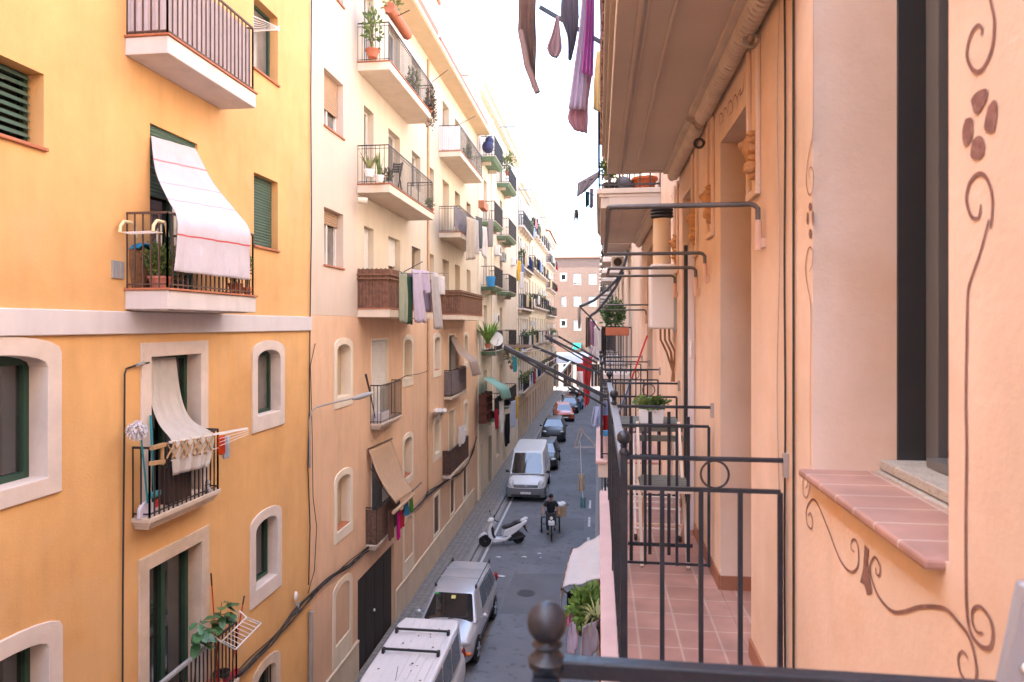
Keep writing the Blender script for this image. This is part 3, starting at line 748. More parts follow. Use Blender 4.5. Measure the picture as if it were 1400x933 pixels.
g = MB(); wall_mesh(g, LEFT, BY0+.004, yS, 9.02, 18.2, [h for h in up if h['u1'] < yS]); build('wall', g, PINKW, bB)
g = MB(); wall_mesh(g, LEFT, yS, BY1, 9.02, 18.2, [h for h in up if h['u0'] > yS]); build('wall', g, CREAM, bB)
g = MB(); wall_mesh(g, LEFT, BY0+.004, BY1, 2.98, 9.016, [h for h in low if h['v0'] > 3]); build('wall', g, ORANGE, bB)
g = MB(); wall_mesh(g, LEFT, BY0+.004, BY1, 0, 2.976, [h for h in low if h['v0'] < 3]); build('wall', g, SALMON, bB)
box_body(LEFT, bB, BY0+.02, BY1, 0, 18.2, CREAM)
# garage door
g = MB(); LEFT.box(g, .10, .16, gar['u0'], gar['u1'], 0, 2.45)
n = 4
for k in range(n):
    a = gar['u0']+(gar['u1']-gar['u0'])*k/n; b = gar['u0']+(gar['u1']-gar['u0'])*(k+1)/n
    LEFT.box(g, .07, .10, a+.02, b-.02, .03, 2.43)
gd = build('garage_door', g, BLACKD, bB, bevel=.006)
g = MB(); g.ell(LEFT.P(.04, gar['u0']+(gar['u1']-gar['u0'])*.5-.12, 1.15), (.03,.03,.04)); build('handle', g, WHITEP, gd, smooth=60)
# blind arches at street level
for a, b in ((457.5,477.4),(552,563.5)):
    h = hole(ly(a), ly(b), 1.5, 2.78, .2, -.0)
    inn = path_of(h, 0); out = path_of(h, .15, rise_k=1.2); out[0] = (out[0][0], 1.0); out[-1] = (out[-1][0], 1.0)
    g = MB(); n = len(inn); vs = [LEFT.P(-.002,*p) for p in out]+[LEFT.P(-.03,*p) for p in out]+[LEFT.P(-.03,*p) for p in inn]+[LEFT.P(-.002,*p) for p in inn]
    g.add(vs, [(r*n+i, r*n+(i+1)%n, (r+1)*n+(i+1)%n, (r+1)*n+i) for r in range(3) for i in range(n)])
    build('blind_arch', g, CREAMP, bB)
g = MB()
for a, b in ((BY0+.01, gar['u0']-.02), (gar['u1']+.1, ly(648))):
    LEFT.box(g, -.045, 0, a, b, 0, .93); LEFT.box(g, -.06, 0, a, b, .93, 1.0)
build('plinth', g, PLINTH, bB, bevel=.01)
# eave and roof
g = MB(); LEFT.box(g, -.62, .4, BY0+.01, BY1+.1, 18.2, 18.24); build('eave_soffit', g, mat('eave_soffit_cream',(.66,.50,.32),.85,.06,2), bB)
g = MB(); LEFT.box(g, -.66, .4, BY0+.01, BY1+.1, 18.24, 18.36); build('eave_edge', g, CREAMP, bB, bevel=.01)
g = MB(); LEFT.box(g, -.60, .6, BY0+.3, BY0+9, 18.36, 18.70); build('roof_parapet', g, TERRA, bB); g = MB(); LEFT.box(g, -.60, .6, BY0+9.3, BY1-.4, 18.36, 18.66); build('roof_parapet', g, TERRA, bB)
g = MB(); LEFT.box(g, .3, 9, BY0, BY1, 18.3, 18.4); build('roof', g, ROOFW, bB)
g = MB(); LEFT.box(g, .2, 3, ly(560), ly(606), 18.4, 21.2); build('stair_house', g, CREAMP, bB)
g = MB(); LEFT.box(g, .1, 3.1, ly(560)-.1, ly(606)+.1, 21.2, 21.35); build('stair_house_roof', g, TILER, bB)
# balconies of the cream part
XB = XL+.83; q0, q1 = yS+.02, ly(593,XB)
bals = {}
for fl in (9.23, 12.31, 15.34):
    bals[fl] = balcony(LEFT, bB, q0, q1, fl, .83, .23, SLABC, IRON if fl > 10 else None, .95, .11, r=.006, top=.012, mid=fl+.87 if fl > 10 else None)
    bals[fl+.01] = balcony(LEFT, bB, ly(600), ly(660,XB), fl, .83, .22, SLABC, IRON if fl > 10 else None, .95, .11, r=.006, top=.012, mid=fl+.87 if fl > 10 else None)
screen(LEFT, bals[9.23], q0+.02, q1-.02, 9.23, 10.2, .83, REED, name='reed_screen')
screen(LEFT, bals[9.24], ly(600)+.02, ly(660,XB)-.02, 9.23, 10.12, .83, REED, name='reed_screen')
for fl in (9.23, 9.24):
    a0, a1 = (q0,q1) if fl == 9.23 else (ly(600), ly(660,XB)); g = MB()
    for z in (10.04, 9.94): LEFT.box(g, -.82, -.86, a0, a1, z, z+.035); LEFT.box(g, 0, -.83, a0-.02, a0-.05, z, z+.035)
    build('screen_batten', g, WOODF, bals[fl])
screen(LEFT, bals[15.35], ly(600)+.02, ly(610), 15.38, 16.25, .83, mat('corrugated_white',(.62,.60,.60),.5,.05,3), front=False, name='corrugated_screen')
screen(LEFT, bals[12.32], ly(622,XB), ly(660,XB)-.1, 12.35, 13.1, .83, mat('dark_mesh_screen',(.16,.15,.17),.8,.2,6), near=False, name='mesh_screen')
# juliet balconies on the orange wall
XJ = XL+.32
jb = {}
jb[1] = balcony(LEFT, bB, ly(522,XJ), ly(550.5,XJ), 6.22, .32, .16, STONEW, IRON, 1.0, .11, tile=None, moulded=True, r=.007)
jb[2] = balcony(LEFT, bB, ly(516,XJ), ly(548,XJ), 3.16, .32, .16, STONEW, IRON, .95, .09, tile=None, moulded=True, r=.007)
jb[3] = balcony(LEFT, bB, ly(618,XJ), ly(638,XJ), 6.05, .32, .14, STONEW, IRON, 1.0, .11, tile=None, r=.007)
jb[4] = balcony(LEFT, bB, ly(616,XJ), ly(641,XJ), 3.05, .32, .14, STONEW, IRON, .92, .11, tile=None, r=.007)
screen(LEFT, jb[2], ly(516,XJ)+.03, ly(548,XJ)-.03, 3.2, 4.05, .32, mat('brown_lattice',(.13,.075,.055),.85,.4,14), name='lattice_screen')
screen(LEFT, jb[4], ly(616,XJ)+.03, ly(641,XJ)-.03, 3.1, 3.95, .32, mat('dark_reed',(.085,.05,.04),.9,.4,12), name='reed_screen')
screen(LEFT, jb[3], ly(618,XJ)+.03, ly(638,XJ)-.03, 6.1, 7.0, .32, mat('grey_cloth_screen',(.17,.14,.14),.9,.2,6), name='cloth_screen')
# pipe between the two halves
g = MB(); g.tube([(XL+.05, yP, 3.0), (XL+.05, yP, 18.1)], .045, 8); solo('drain_pipe', g, mat('painted_pipe',(.55,.37,.22),.7,.1,3), 'painted drainpipe between the two halves of the orange and cream front', 'pipe')
wall_cable('thin dark cable following the painted drainpipe on the orange wall', [(586,454),(585,520),(585.5,600),(585,668)], .01)
wall_cable('black cable sagging from the far arm of the street lamp to the drainpipe', [(527,528),(540,522),(555,514),(570,512),(584,508)], .012, XL+.12)
# street lamp bracket on the orange wall
t = thing('street_lamp', 'curved grey street lamp arm reaching out from the near edge of the orange wall', 'street lamp', ox(424,580,XL))
g = MB(); P = [ox(423.5,640,XL+.05), ox(423.5,575,XL+.05), ox(426,563,XL+.06), ox(432,557,XL+.12), ox(455,551,XL+.35), ox(485,544,XL+.62)]; g.tube(P, .022, 7); build('lamp_arm', g, PIPE, t, smooth=60)
g = MB(); A, B = ox(482,545.5,XL+.6), ox(508,538,XL+.85); g.tube([A, A.lerp(B,.3), A.lerp(B,.7), B], [.03,.06,.06,.04], 8); build('lamp_head', g, GREYP, t, smooth=60)
# awning above the lattice balcony
t = thing('awning', 'plain beige canvas awning sloping over the lattice balcony beside the garage', 'awning', ox(505,620,XL))
AW = cloth_mat('beige_canvas', (.60,.42,.28), trans=.2)
A = [(ox(504,616,XL+.06), ox(535,602,XL+.06)), (ox(514,645,XL+.22), ox(545,628,XL+.22)), (ox(526,668,XL+.42), ox(553,652,XL+.42)), (ox(541,689,XL+.66), ox(565,671,XL+.66))]
build('canvas', drape(A, 10, 14, .012, 1.2, 3), AW, t, smooth=60, solid=.006)
g = MB(); g.tube([ox(538,701,XL+.66), ox(565,676,XL+.66)], .05, 8); build('roller', g, AW, t, smooth=60)
for p0_, p1_, r_ in ((ox(504,614,XL+.06), ox(536,600,XL+.06), .025), (ox(506,640,XL+.04), ox(541,693,XL+.64), .012), (ox(564,672,XL+.66), ox(576,660,XL+.66), .02)): g = MB(); g.tube([p0_, p1_], r_, 6); build('awning_rod', g, IRONB, t)
hang('hung_cloth', 'bright pink garment hanging beside the lattice balcony below the beige awning', 'clothes', ox(545,701,XL+.5), .22, .75, cloth_mat('magenta_cloth',(.72,.03,.33)), dirv=(.2,1), taper=.6, seed=4)
hang('hung_cloth', 'red garment tucked behind the bright pink one', 'clothes', ox(549.5,697,XL+.52), .25, .5, cloth_mat('red_cloth',(.62,.05,.07)), dirv=(.2,1), seed=5)
hang('hung_cloth', 'brown garment hanging at the corner of the lattice balcony', 'clothes', ox(535,696,XL+.45), .3, .8, cloth_mat('brown_cloth',(.18,.09,.07)), dirv=(.3,1), taper=.7, seed=6)
hang('hung_cloth', 'blue cloth on the far side of the beige awning roller', 'clothes', ox(555,686,XL+.6), .3, .38, cloth_mat('sky_cloth',(.06,.22,.42)), dirv=(.2,1), seed=7)
hang('hung_cloth', 'small green cloth at the far end of the beige awning roller', 'clothes', ox(562,681,XL+.62), .22, .4, cloth_mat('green_cloth',(.10,.30,.06)), dirv=(.2,1), seed=8)
# reeds on the first juliet: box with plants and a stick
t = thing('planter_box', 'pale planter box in the near corner of the upper juliet balcony on the orange wall', 'planter', (XL+.18, ly(522,XJ)+.3, 6.22))
g = MB(); g.box(XL+.05, XL+.29, ly(522,XJ)+.05, ly(522,XJ)+.75, 6.22, 6.5); build('box', g, mat('pale_box',(.55,.52,.55),.6,.06,4), t, bevel=.01)
t = thing('rolled_parasol', 'closed dark parasol leaning in the upper juliet balcony on the orange wall', 'parasol', ox(508,560,XL+.2))
g = MB(); g.tube([ox(513,572,XL+.25), ox(507,542,XL+.15), ox(500,512,XL+.12)], [.012,.02,.03], 6); build('closed_canopy', g, IRON, t, smooth=60)
# TV antenna rods on corner posts
for lab, a, b in (('thin dark rod slanting up from the near corner of the top cream balcony', (534,27), (560,14)), ('thin dark rod slanting up from the far corner of the top cream balcony', (591,112), (612,96)), ('thin dark rod slanting up from the corrugated screen balcony', (629,170), (650,159)), ('thin rod holding the washing off the reed screened balcony', (552,372), (578,358))):
    g = MB(); A = ox(*a, XB); B = ox(*b, XB+.5); g.tube([A,B], .012, 5); solo('line_rod', g, IRON, lab, 'rod')
# plants on the cream balconies
yb = lambda px: ly(px, XL+.5)
plant('leggy_plant', 'leggy plant in a wide clay pot at the near end of the top cream balcony', (XL+.45, yb(512), 15.34), .17, .2, fr=(.25,.25,.55), n=130, size=.14, seed=31, leafm=LEAF, lift=.55, shell=.1)
plant('small_plant', 'low plant in a clay pot halfway along the top cream balcony', (XL+.6, yb(560), 15.34), .14, .2, fr=(.2,.3,.4), n=200, size=.1, seed=32, leafm=LEAFP)
plant('trailing_plant', 'dark trailing plant spilling over the far end of the top cream balcony', (XL+.78, ly(588,XL+.78), 15.36), .1, .15, fr=(.2,.3,.75), n=520, size=.09, seed=33, leafm=mat('leaf_dusty',(.10,.085,.06),.7,.4,6), lift=-.0)
t = thing('rail_planter', 'long terracotta trough mounted on the rail of the top cream balcony', 'planter', ox(540,20,XB))
A, B = ox(532,10,XB+.08), ox(557,48,XB+.08); B.z = A.z = 16.5
g = MB(); g.tube([A, B], .14, 8); build('trough', g, TERRAP, t, smooth=50)
g = MB(); leaves(g, A+Vector((0,.3,.25)), (.2,.5,.3), 120, .14, 3); build('foliage', g, LEAFP, t)
t = thing('spiky_plants', 'spiky agave in a white pot at the near end of the middle cream balcony', 'potted plant', (XL+.5, yb(502), 12.31))
c = Vector((XL+.55, yb(502), 12.31)); build('pot', pot(MB(), c, .13, .17), WHITEP, t, smooth=40); g = MB(); blades(g, c+Vector((0,0,.15)), 26, .5, .06, 5, .35); build('foliage', g, LEAFP, t)
t = thing('spiky_plants', 'upright cactus like plant next to the spiky agave', 'potted plant', (XL+.55, yb(514), 12.31))
c = Vector((XL+.6, yb(513), 12.31)); build('pot', pot(MB(), c, .12, .16), WHITEP, t, smooth=40); g = MB(); blades(g, c+Vector((0,0,.15)), 16, .55, .1, 6, .12, .4); build('foliage', g, LEAF, t)
plant('small_plant', 'greyish leafy plant third in the row on the middle cream balcony', (XL+.6, yb(524), 12.31), .12, .14, fr=(.18,.2,.2), n=150, size=.08, seed=36, leafm=mat('leaf_grey',(.16,.16,.11),.7,.3,5), potm=WHITEP)
plant('small_plant', 'small plant in a clay pot at the far end of the middle cream balcony', (XL+.68, ly(588,XL+.68), 12.31), .13, .16, fr=(.14,.2,.2), n=120, size=.08, seed=37)
plant('small_plant', 'yellowish plant on the balcony with the corrugated screen', (XL+.6, ly(640,XL+.6), 15.34), .14, .2, fr=(.2,.35,.4), n=160, size=.11, seed=38, leafm=LEAFP)
t = thing('camera_box', 'white cylinder lamp fixed under the middle cream balcony', 'lamp', ox(498,275,XL))
g = MB(); g.tube([ox(489,274,XL+.15), ox(502,275,XL+.35)], [.07,.085], 10); build('housing', g, SLABC, t, smooth=40)
t = thing('folding_chair', 'dark folded chair on the middle cream balcony', 'chair', (XL+.4, yb(543), 12.31))
c = Vector((XL+.5, yb(541), 12.31)); g = MB()
for dx in (-.12,.12):
    g.bar(c+Vector((dx,-.25,0)), c+Vector((dx,.25,.95)), .03); g.bar(c+Vector((dx,.25,0)), c+Vector((dx,-.15,.7)), .03)
build('chair_frame', g, IRON, t); g = MB()
for k in range(4): g.obox(c+Vector((0,.1+.04*k,.66+.075*k)), (.28,.02,.05))
build('chair_back', g, IRON, t)
# laundry of the reed balcony
LX = XL+1.15
LAV = cloth_mat('lavender_cloth', (.66,.58,.70)); LGR = cloth_mat('pale_grey_cloth', (.60,.57,.56)); DGR = cloth_mat('dark_green_cloth', (.05,.11,.07)); SAGE = cloth_mat('sage_cloth', (.42,.45,.34)); WHT = cloth_mat('white_cloth', (.78,.76,.76)); BEI = cloth_mat('beige_cloth', (.60,.52,.42)); VIO = cloth_mat('violet_grey_cloth', (.33,.29,.40))
GL = 'washing on the reed screened balcony'
for lab, px, py, w, h, m_, tp, sh, X in (('long sage and white garment nearest on the rack of the reed screened balcony', 551, 373, .35, 1.15, SAGE, .8, .1, LX), ('dark green cloth behind the sage garment', 559, 378, .4, 1.15, DGR, 1.0, 0, LX-.1), ('violet grey shirt beside the dark green cloth', 566, 374, .45, .55, VIO, 1.0, 0, LX-.06),
      ('long lavender sheet in the middle of the washing on the reed balcony', 570, 369, .55, 1.40, LAV, 1.3, .35, LX+.05), ('pale violet top right of the lavender sheet', 580, 370, .5, .6, LAV, 1.0, .1, LX), ('dark trousers hanging above the gap between the two reed screens', 584, 378, .3, 1.0, VIO, .9, 0, LX-.08),
      ('white towel hanging short on the far side of the rack', 604, 378, .5, .5, WHT, .9, 0, LX+.1), ('large pale grey sheet tapering down at the far end of the rack', 594, 373, .5, 1.55, LGR, 1.35, .5, LX+.1)):
    hang('hung_washing', lab, 'clothes', ox(px,py,X), w, h, m_, GL, dirv=(.25,1), taper=tp, shift=sh, seed=int(px))
t = thing('drying_rack', 'thin folding drying rack carrying the washing outside the reed screened balcony', 'drying rack', ox(552,372,XB))
g = MB()
for X in (LX-.12, LX+.08): g.tube([ox(549,374,X), ox(612,374,X)], .008, 5)
g.tube([ox(549,374,XB), ox(549,373,LX+.1)], .01, 5); g.tube([ox(590,376,XB), ox(598,374,LX+.1)], .01, 5); build('rack_frame', g, IRON, t)
GL2 = 'washing on the mesh screened balcony'
for lab, px, py, w, h, m_, tp, sh in (('beige garment hanging nearest on the mesh screened balcony', 643, 298, .7, 1.6, BEI, 1.0, .1), ('pale cream cloth between the beige and the dark garment', 649, 300, .7, 1.4, LGR, 1.0, 0), ('dark grey green jacket over the mesh screened balcony', 655, 297, .7, 1.25, cloth_mat('slate_cloth',(.15,.17,.16)), .8, .1), ('white shirt hanging last on the mesh screened balcony', 661, 310, .7, 1.25, WHT, .8, .1)):
    hang('hung_washing', lab, 'clothes', ox(px,py,XB+.35), w, h, m_, GL2, dirv=(.25,1), taper=tp, shift=sh, seed=int(px))
# cloth over the grey screened juliet
cloth('shade_cloth', 'pale shade cloth stretched from a far orange wall door out over its balcony rail', 'cloth',
      [(ox(616,462,XL+.05), ox(625,462,XL+.05)), (ox(628,485,XL+.35), ox(640,482,XL+.35)), (ox(640,492,XL+.75), ox(652,490,XL+.75)), (ox(646,515,XL+.78), ox(658,512,XL+.78))], cloth_mat('pale_shade_cloth',(.55,.45,.40)), nu=10, nv=12, amp=.02)
t = thing('spot_lamps', 'pair of white spot lamps above a narrow arched window on the orange wall', 'lamp', ox(600,563,XL))
g = MB()
for px in (595,600,606): g.tube([ox(px,565,XL+.05), ox(px+2,561,XL+.35)], .08, 8)
g.tube([ox(593,564,XL+.05), ox(608,561,XL+.05)], .03, 6); build('housing', g, WHITEP, t, smooth=50)
hang('hung_washing', 'white cloth beside the dark reed balcony at the far end of the orange wall', 'clothes', ox(632,582,XL+.5), .8, .75, WHT, None, dirv=(.2,1), taper=.7, seed=77)
# ================= farther buildings on the left =================
FARW = mat('far_white_render', (.70,.65,.60), .85, .06, .6, .2, 20, streak=.12)
FARP = mat('far_beige_render', (.60,.49,.39), .85, .08, .6, .2, 20, streak=.15)
FARC = mat('far_cream_render', (.72,.63,.51), .85, .06, .6, .2, 20, streak=.12)
FARG = mat('far_pink_render', (.60,.48,.40), .85, .08, .6, .2, 20, streak=.15)
CY0, CY1 = BY1+.01, ly(706)+.4
bC = thing('apartment_building', 'tall pale building with green bottomed balconies beyond the orange one', 'building', (XL, (CY0+CY1)/2, 0))
FL = [4.06, 7.5, 10.8, 14.1, 17.4]
C1 = (ly(657), ly(688, XL+.75)); C2 = (ly(679), ly(706.5, XL+.75))
C2 = (max(C2[0], C1[1]+.8), C2[1])
hC = []; cw = []
for fl in FL:
    for c0, c1 in (C1, C2):
        m_ = (c0+c1)/2
        h = hole(m_-.55, m_+.55, fl+.03, fl+2.35, d=.22); hC.append(h); cw.append((h, 'balcony_door'))
    h = hole((C1[1]+C2[0])/2-.25, (C1[1]+C2[0])/2+.3, fl+.8, fl+2.2, d=.2); hC.append(h); cw.append((h, 'window'))
for a, b in ((CY0+.5, CY0+1.6), (CY0+3.5, CY0+4.6), (CY0+6.4, CY0+7.8), (CY0+9.5, CY0+10.6)):
    h = hole(a, b, .02 if b-a < 1.2 else 1.0, 2.7, d=.25); hC.append(h); cw.append((h, 'window' if b-a > 1.2 else 'street_door'))
hC = [h for h in hC if h['u1'] < CY1]; cw = [(h, n) for h, n in cw if h['u1'] < CY1]
g = MB(); wall_mesh(g, LEFT, CY0, CY1, 0, 21.2, hC); build('wall', g, FARC, bC)
box_body(LEFT, bC, CY0, CY1, 0, 21.2, FARW, roofm=ROOFW)
for k, (h, n) in enumerate(cw):
    window(LEFT, h, bC, WOODF if k % 3 else WHITEF, GLASS if k % 2 else GLASSB, mull=1 if n == 'balcony_door' else 0, name=n, shut=(0,.5,.3,0)[k % 4], shutm=BEIGEB if k % 2 else GREENS)
for yy in (CY0+.35, CY1-.35, (C1[1]+C2[0])/2-.6):
    g = MB(); LEFT.box(g, -.07, 0, yy-.3, yy+.3, .0, 20.4); build('pilaster', g, CREAMP, bC, bevel=.01)
g = MB(); LEFT.box(g, -.45, 0, CY0, CY1, 20.75, 21.2); LEFT.box(g, -.3, 0, CY0, CY1, 20.4, 20.75); build('cornice', g, CREAMP, bC, bevel=.02)
gi = 0
cbal = {}
for i, fl in enumerate(FL):
    for j, (c0, c1) in enumerate((C1, C2)):
        if fl > 17 and j == 1: fl2 = 17.2
        else: fl2 = fl
        cbal[(i,j)] = balcony(LEFT, bC, c0, c1, fl2, .75, .2, GREENSLAB, IRON, 1.0, .14, tile=CREAMP, moulded=True, r=.009, top=.016)
        for uu in (c0+.5, c1-.5): g = MB(); LEFT.box(g, 0, -.45, uu-.08, uu+.08, fl2-.36, fl2-.2); build('bracket', g, STONEW, cbal[(i,j)])
def far_plant(lab, px, py, X, r, h, n, m_, kind='bush', size=.16, seed=0, potm=None):
    c = ox(px, py, X)
    return plant('balcony_plant', lab, c, .16, .22, kind, (r,r,h), n, size, seed, potm or TERRAP, m_)
XC = XL+.5
far_plant('bright green palm in front of the white satellite dish', 667, 476, XC, .5, 1.5, 60, mat('leaf_bright',(.12,.26,.04),.5,.3,5,col2=(.2,.36,.08)), 'blades', .16, 41)
far_plant('greenery on the highest green bottomed balcony of the second column', 694, 240, XC, .5, .7, 260, LEAFP, size=.18, seed=42)
far_plant('yellow green plants on the balcony beyond the dish', 700, 505, XC, .7, .9, 320, LEAFP, size=.18, seed=43)
t = thing('satellite_dish', 'round white satellite dish on a green bottomed balcony', 'satellite dish', ox(678,480,XL+.8))
c = ox(678,464,XL+.85); g = MB(); vs = []; q = Matrix.Rotation(math.radians(-78),3,'X') @ Matrix.Rotation(0,3,'Z')
b = MB(); b.lathe([(.02,.0),(.2,.02),(.34,.07),(.36,.085),(.34,.09),(.2,.045),(.02,.03)], (0,0,0), 20)
q = Matrix.Rotation(math.radians(28),3,'Z') @ Matrix.Rotation(math.radians(80),3,'X')
g.add([c+q@Vector(p) for p in b.v], b.f); build('dish', g, WHITEP, t, smooth=60)
g = MB(); g.tube([c, c+Vector((-.05,.25,-.2)), c+Vector((-.05,.25,-.8))], .03, 6); g.tube([c+q@Vector((0,-.3,.08)), c+q@Vector((0,-.05,.4))], .015, 5); build('mount', g, GREYP, t)
t = thing('blue_bin', 'bright blue bucket on the third green bottomed balcony from the top', 'bucket', ox(671,388,XL+.65)); g = MB(); g.lathe([(.18,0),(.24,.5),(.2,.5)], ox(671,392,XL+.6), 12); build('bucket_body', g, BLUEP, t, smooth=40)
t = thing('red_trough', 'red brown flower trough on the second green bottomed balcony from the top', 'planter', ox(662,283,XL+.7)); g = MB(); p = ox(661,281,XL+.72); g.box(p.x-.15,p.x+.12,p.y-.5,p.y+.6,p.z-.2,p.z+.15); build('trough', g, TERRA, t, bevel=.02)
t = thing('storage_bags', 'dark blue bags stacked on the topmost green bottomed balcony', 'bags', ox(668,208,XC)); g = MB(); p = ox(667,207,XC); g.ell(p+Vector((0,0,.2)),(.3,.45,.3)); g.ell(p+Vector((.05,.2,.55)),(.22,.35,.22)); build('bag', g, mat('navy_bag',(.03,.035,.10),.7,.3,8), t, smooth=60)
cloth('shade_cloth', 'pale teal awning cloth thrown out over the rail of the lower green bottomed balcony', 'awning', [(ox(659,517,XL+.2), ox(672,515,XL+.2)), (ox(668,522,XL+.7), ox(682,522,XL+.7)), (ox(680,531,XL+1.15), ox(695,530,XL+1.15)), (ox(686,546,XL+1.2), ox(699,544,XL+1.2))], cloth_mat('teal_cloth',(.36,.62,.55),trans=.4), nu=10, nv=12, amp=.03, fr=1.5)
t = thing('wooden_shelf', 'dark wooden shelf filling the lowest green bottomed balcony', 'shelf', ox(665,572,XL+.4)); g = MB()
p = ox(664,576,XL+.4)
for dz in (.05,.45,.85,1.25): g.box(p.x-.2,p.x+.2,p.y-.9,p.y+.9,p.z+dz,p.z+dz+.05)
for dy in (-.9,0,.86): g.box(p.x-.2,p.x+.2,p.y+dy,p.y+dy+.05,p.z,p.z+1.4)
build('shelf_body', g, mat('dark_red_wood',(.10,.03,.02),.6,.2,4), t)
rr = random.Random(5)
GL3 = 'washing on the green bottomed balconies'
for lab, px, py, w, h, col, X in (('white garment hung on the green bottomed balcony under the teal cloth',686,548,.7,1.6,(.75,.74,.74),XL+1.1),('dark red garment hung beside the white one under the teal cloth',679,560,.5,.9,(.40,.03,.05),XL+1.0),('black trousers hung below the teal cloth',694,566,.6,1.6,(.02,.02,.025),XL+1.1),('pale blue towel hung beyond the black trousers',702,548,.7,1.5,(.5,.55,.68),XL+1.1),('yellow towel on the balcony with yellow green plants',707,542,.6,1.3,(.75,.5,.12),XL+1.0),
    ('pink cloth above the teal blue one on the far green balcony',707,475,.6,.9,(.72,.36,.36),XL+1.0),('teal blue cloth on the far green balcony',704,488,.7,.9,(.05,.35,.40),XL+1.0),('yellow cloth high on the white building beyond the green balconies',710,357,.7,1.2,(.8,.55,.08),XL+1.0),('blue cloth beside the high yellow one',714,361,.7,.9,(.25,.33,.62),XL+1.1),('white sheet high below the yellow cloth',713,372,.8,1.0,(.78,.77,.77),XL+1.1),('grey coat on the second green balcony from the top',671,300,.6,1.3,(.33,.3,.3),XL+.95)):
    hang('hung_washing', lab, 'clothes', ox(px,py,X), w, h, cloth_mat('wash_%d' % px, col), GL3, dirv=(.25,1), taper=.9, seed=px)
for k, (px,py) in enumerate(((681,343),(703,358),(688,352),(678,436))):
    t = thing('air_conditioner', ('white air conditioner under the third green balcony','white air conditioner high on the building past the green balconies','grey air conditioner between the two columns of green balconies','small air conditioner above the satellite dish')[k], 'air conditioner', ox(px,py,XL+.2))
    p = ox(px,py,XL+.16); g = MB(); g.box(p.x-.15,p.x+.15,p.y-.4,p.y+.4,p.z-.28,p.z+.28); build('casing', g, WHITEP if k != 2 else GREYP, t, bevel=.02)
    g = MB(); g.lathe([(.22,0),(.22,.02),(.06,.02),(.05,.03)], (p.x+.15,p.y,p.z), 14, 'x'); build('fan_grille', g, IRON, t)
for k, (a, b) in enumerate((((683,174),(708,172)), ((706,260),(719,260)), ((722,271),(733,271)), ((736,298),(746,298)))):
    g = MB(); A = ox(*a, XL+.4); B = A + Vector((1.1,0,0)); g.tube([A,B],.05,6); solo('overflow_spout', g, GREYP, ('dark spout sticking out below the cornice of the green balconied building','second roof spout counted away from the cornice of the green balconied building','third roof spout along the left roofline','farthest roof spout along the left roofline')[k], 'spout')

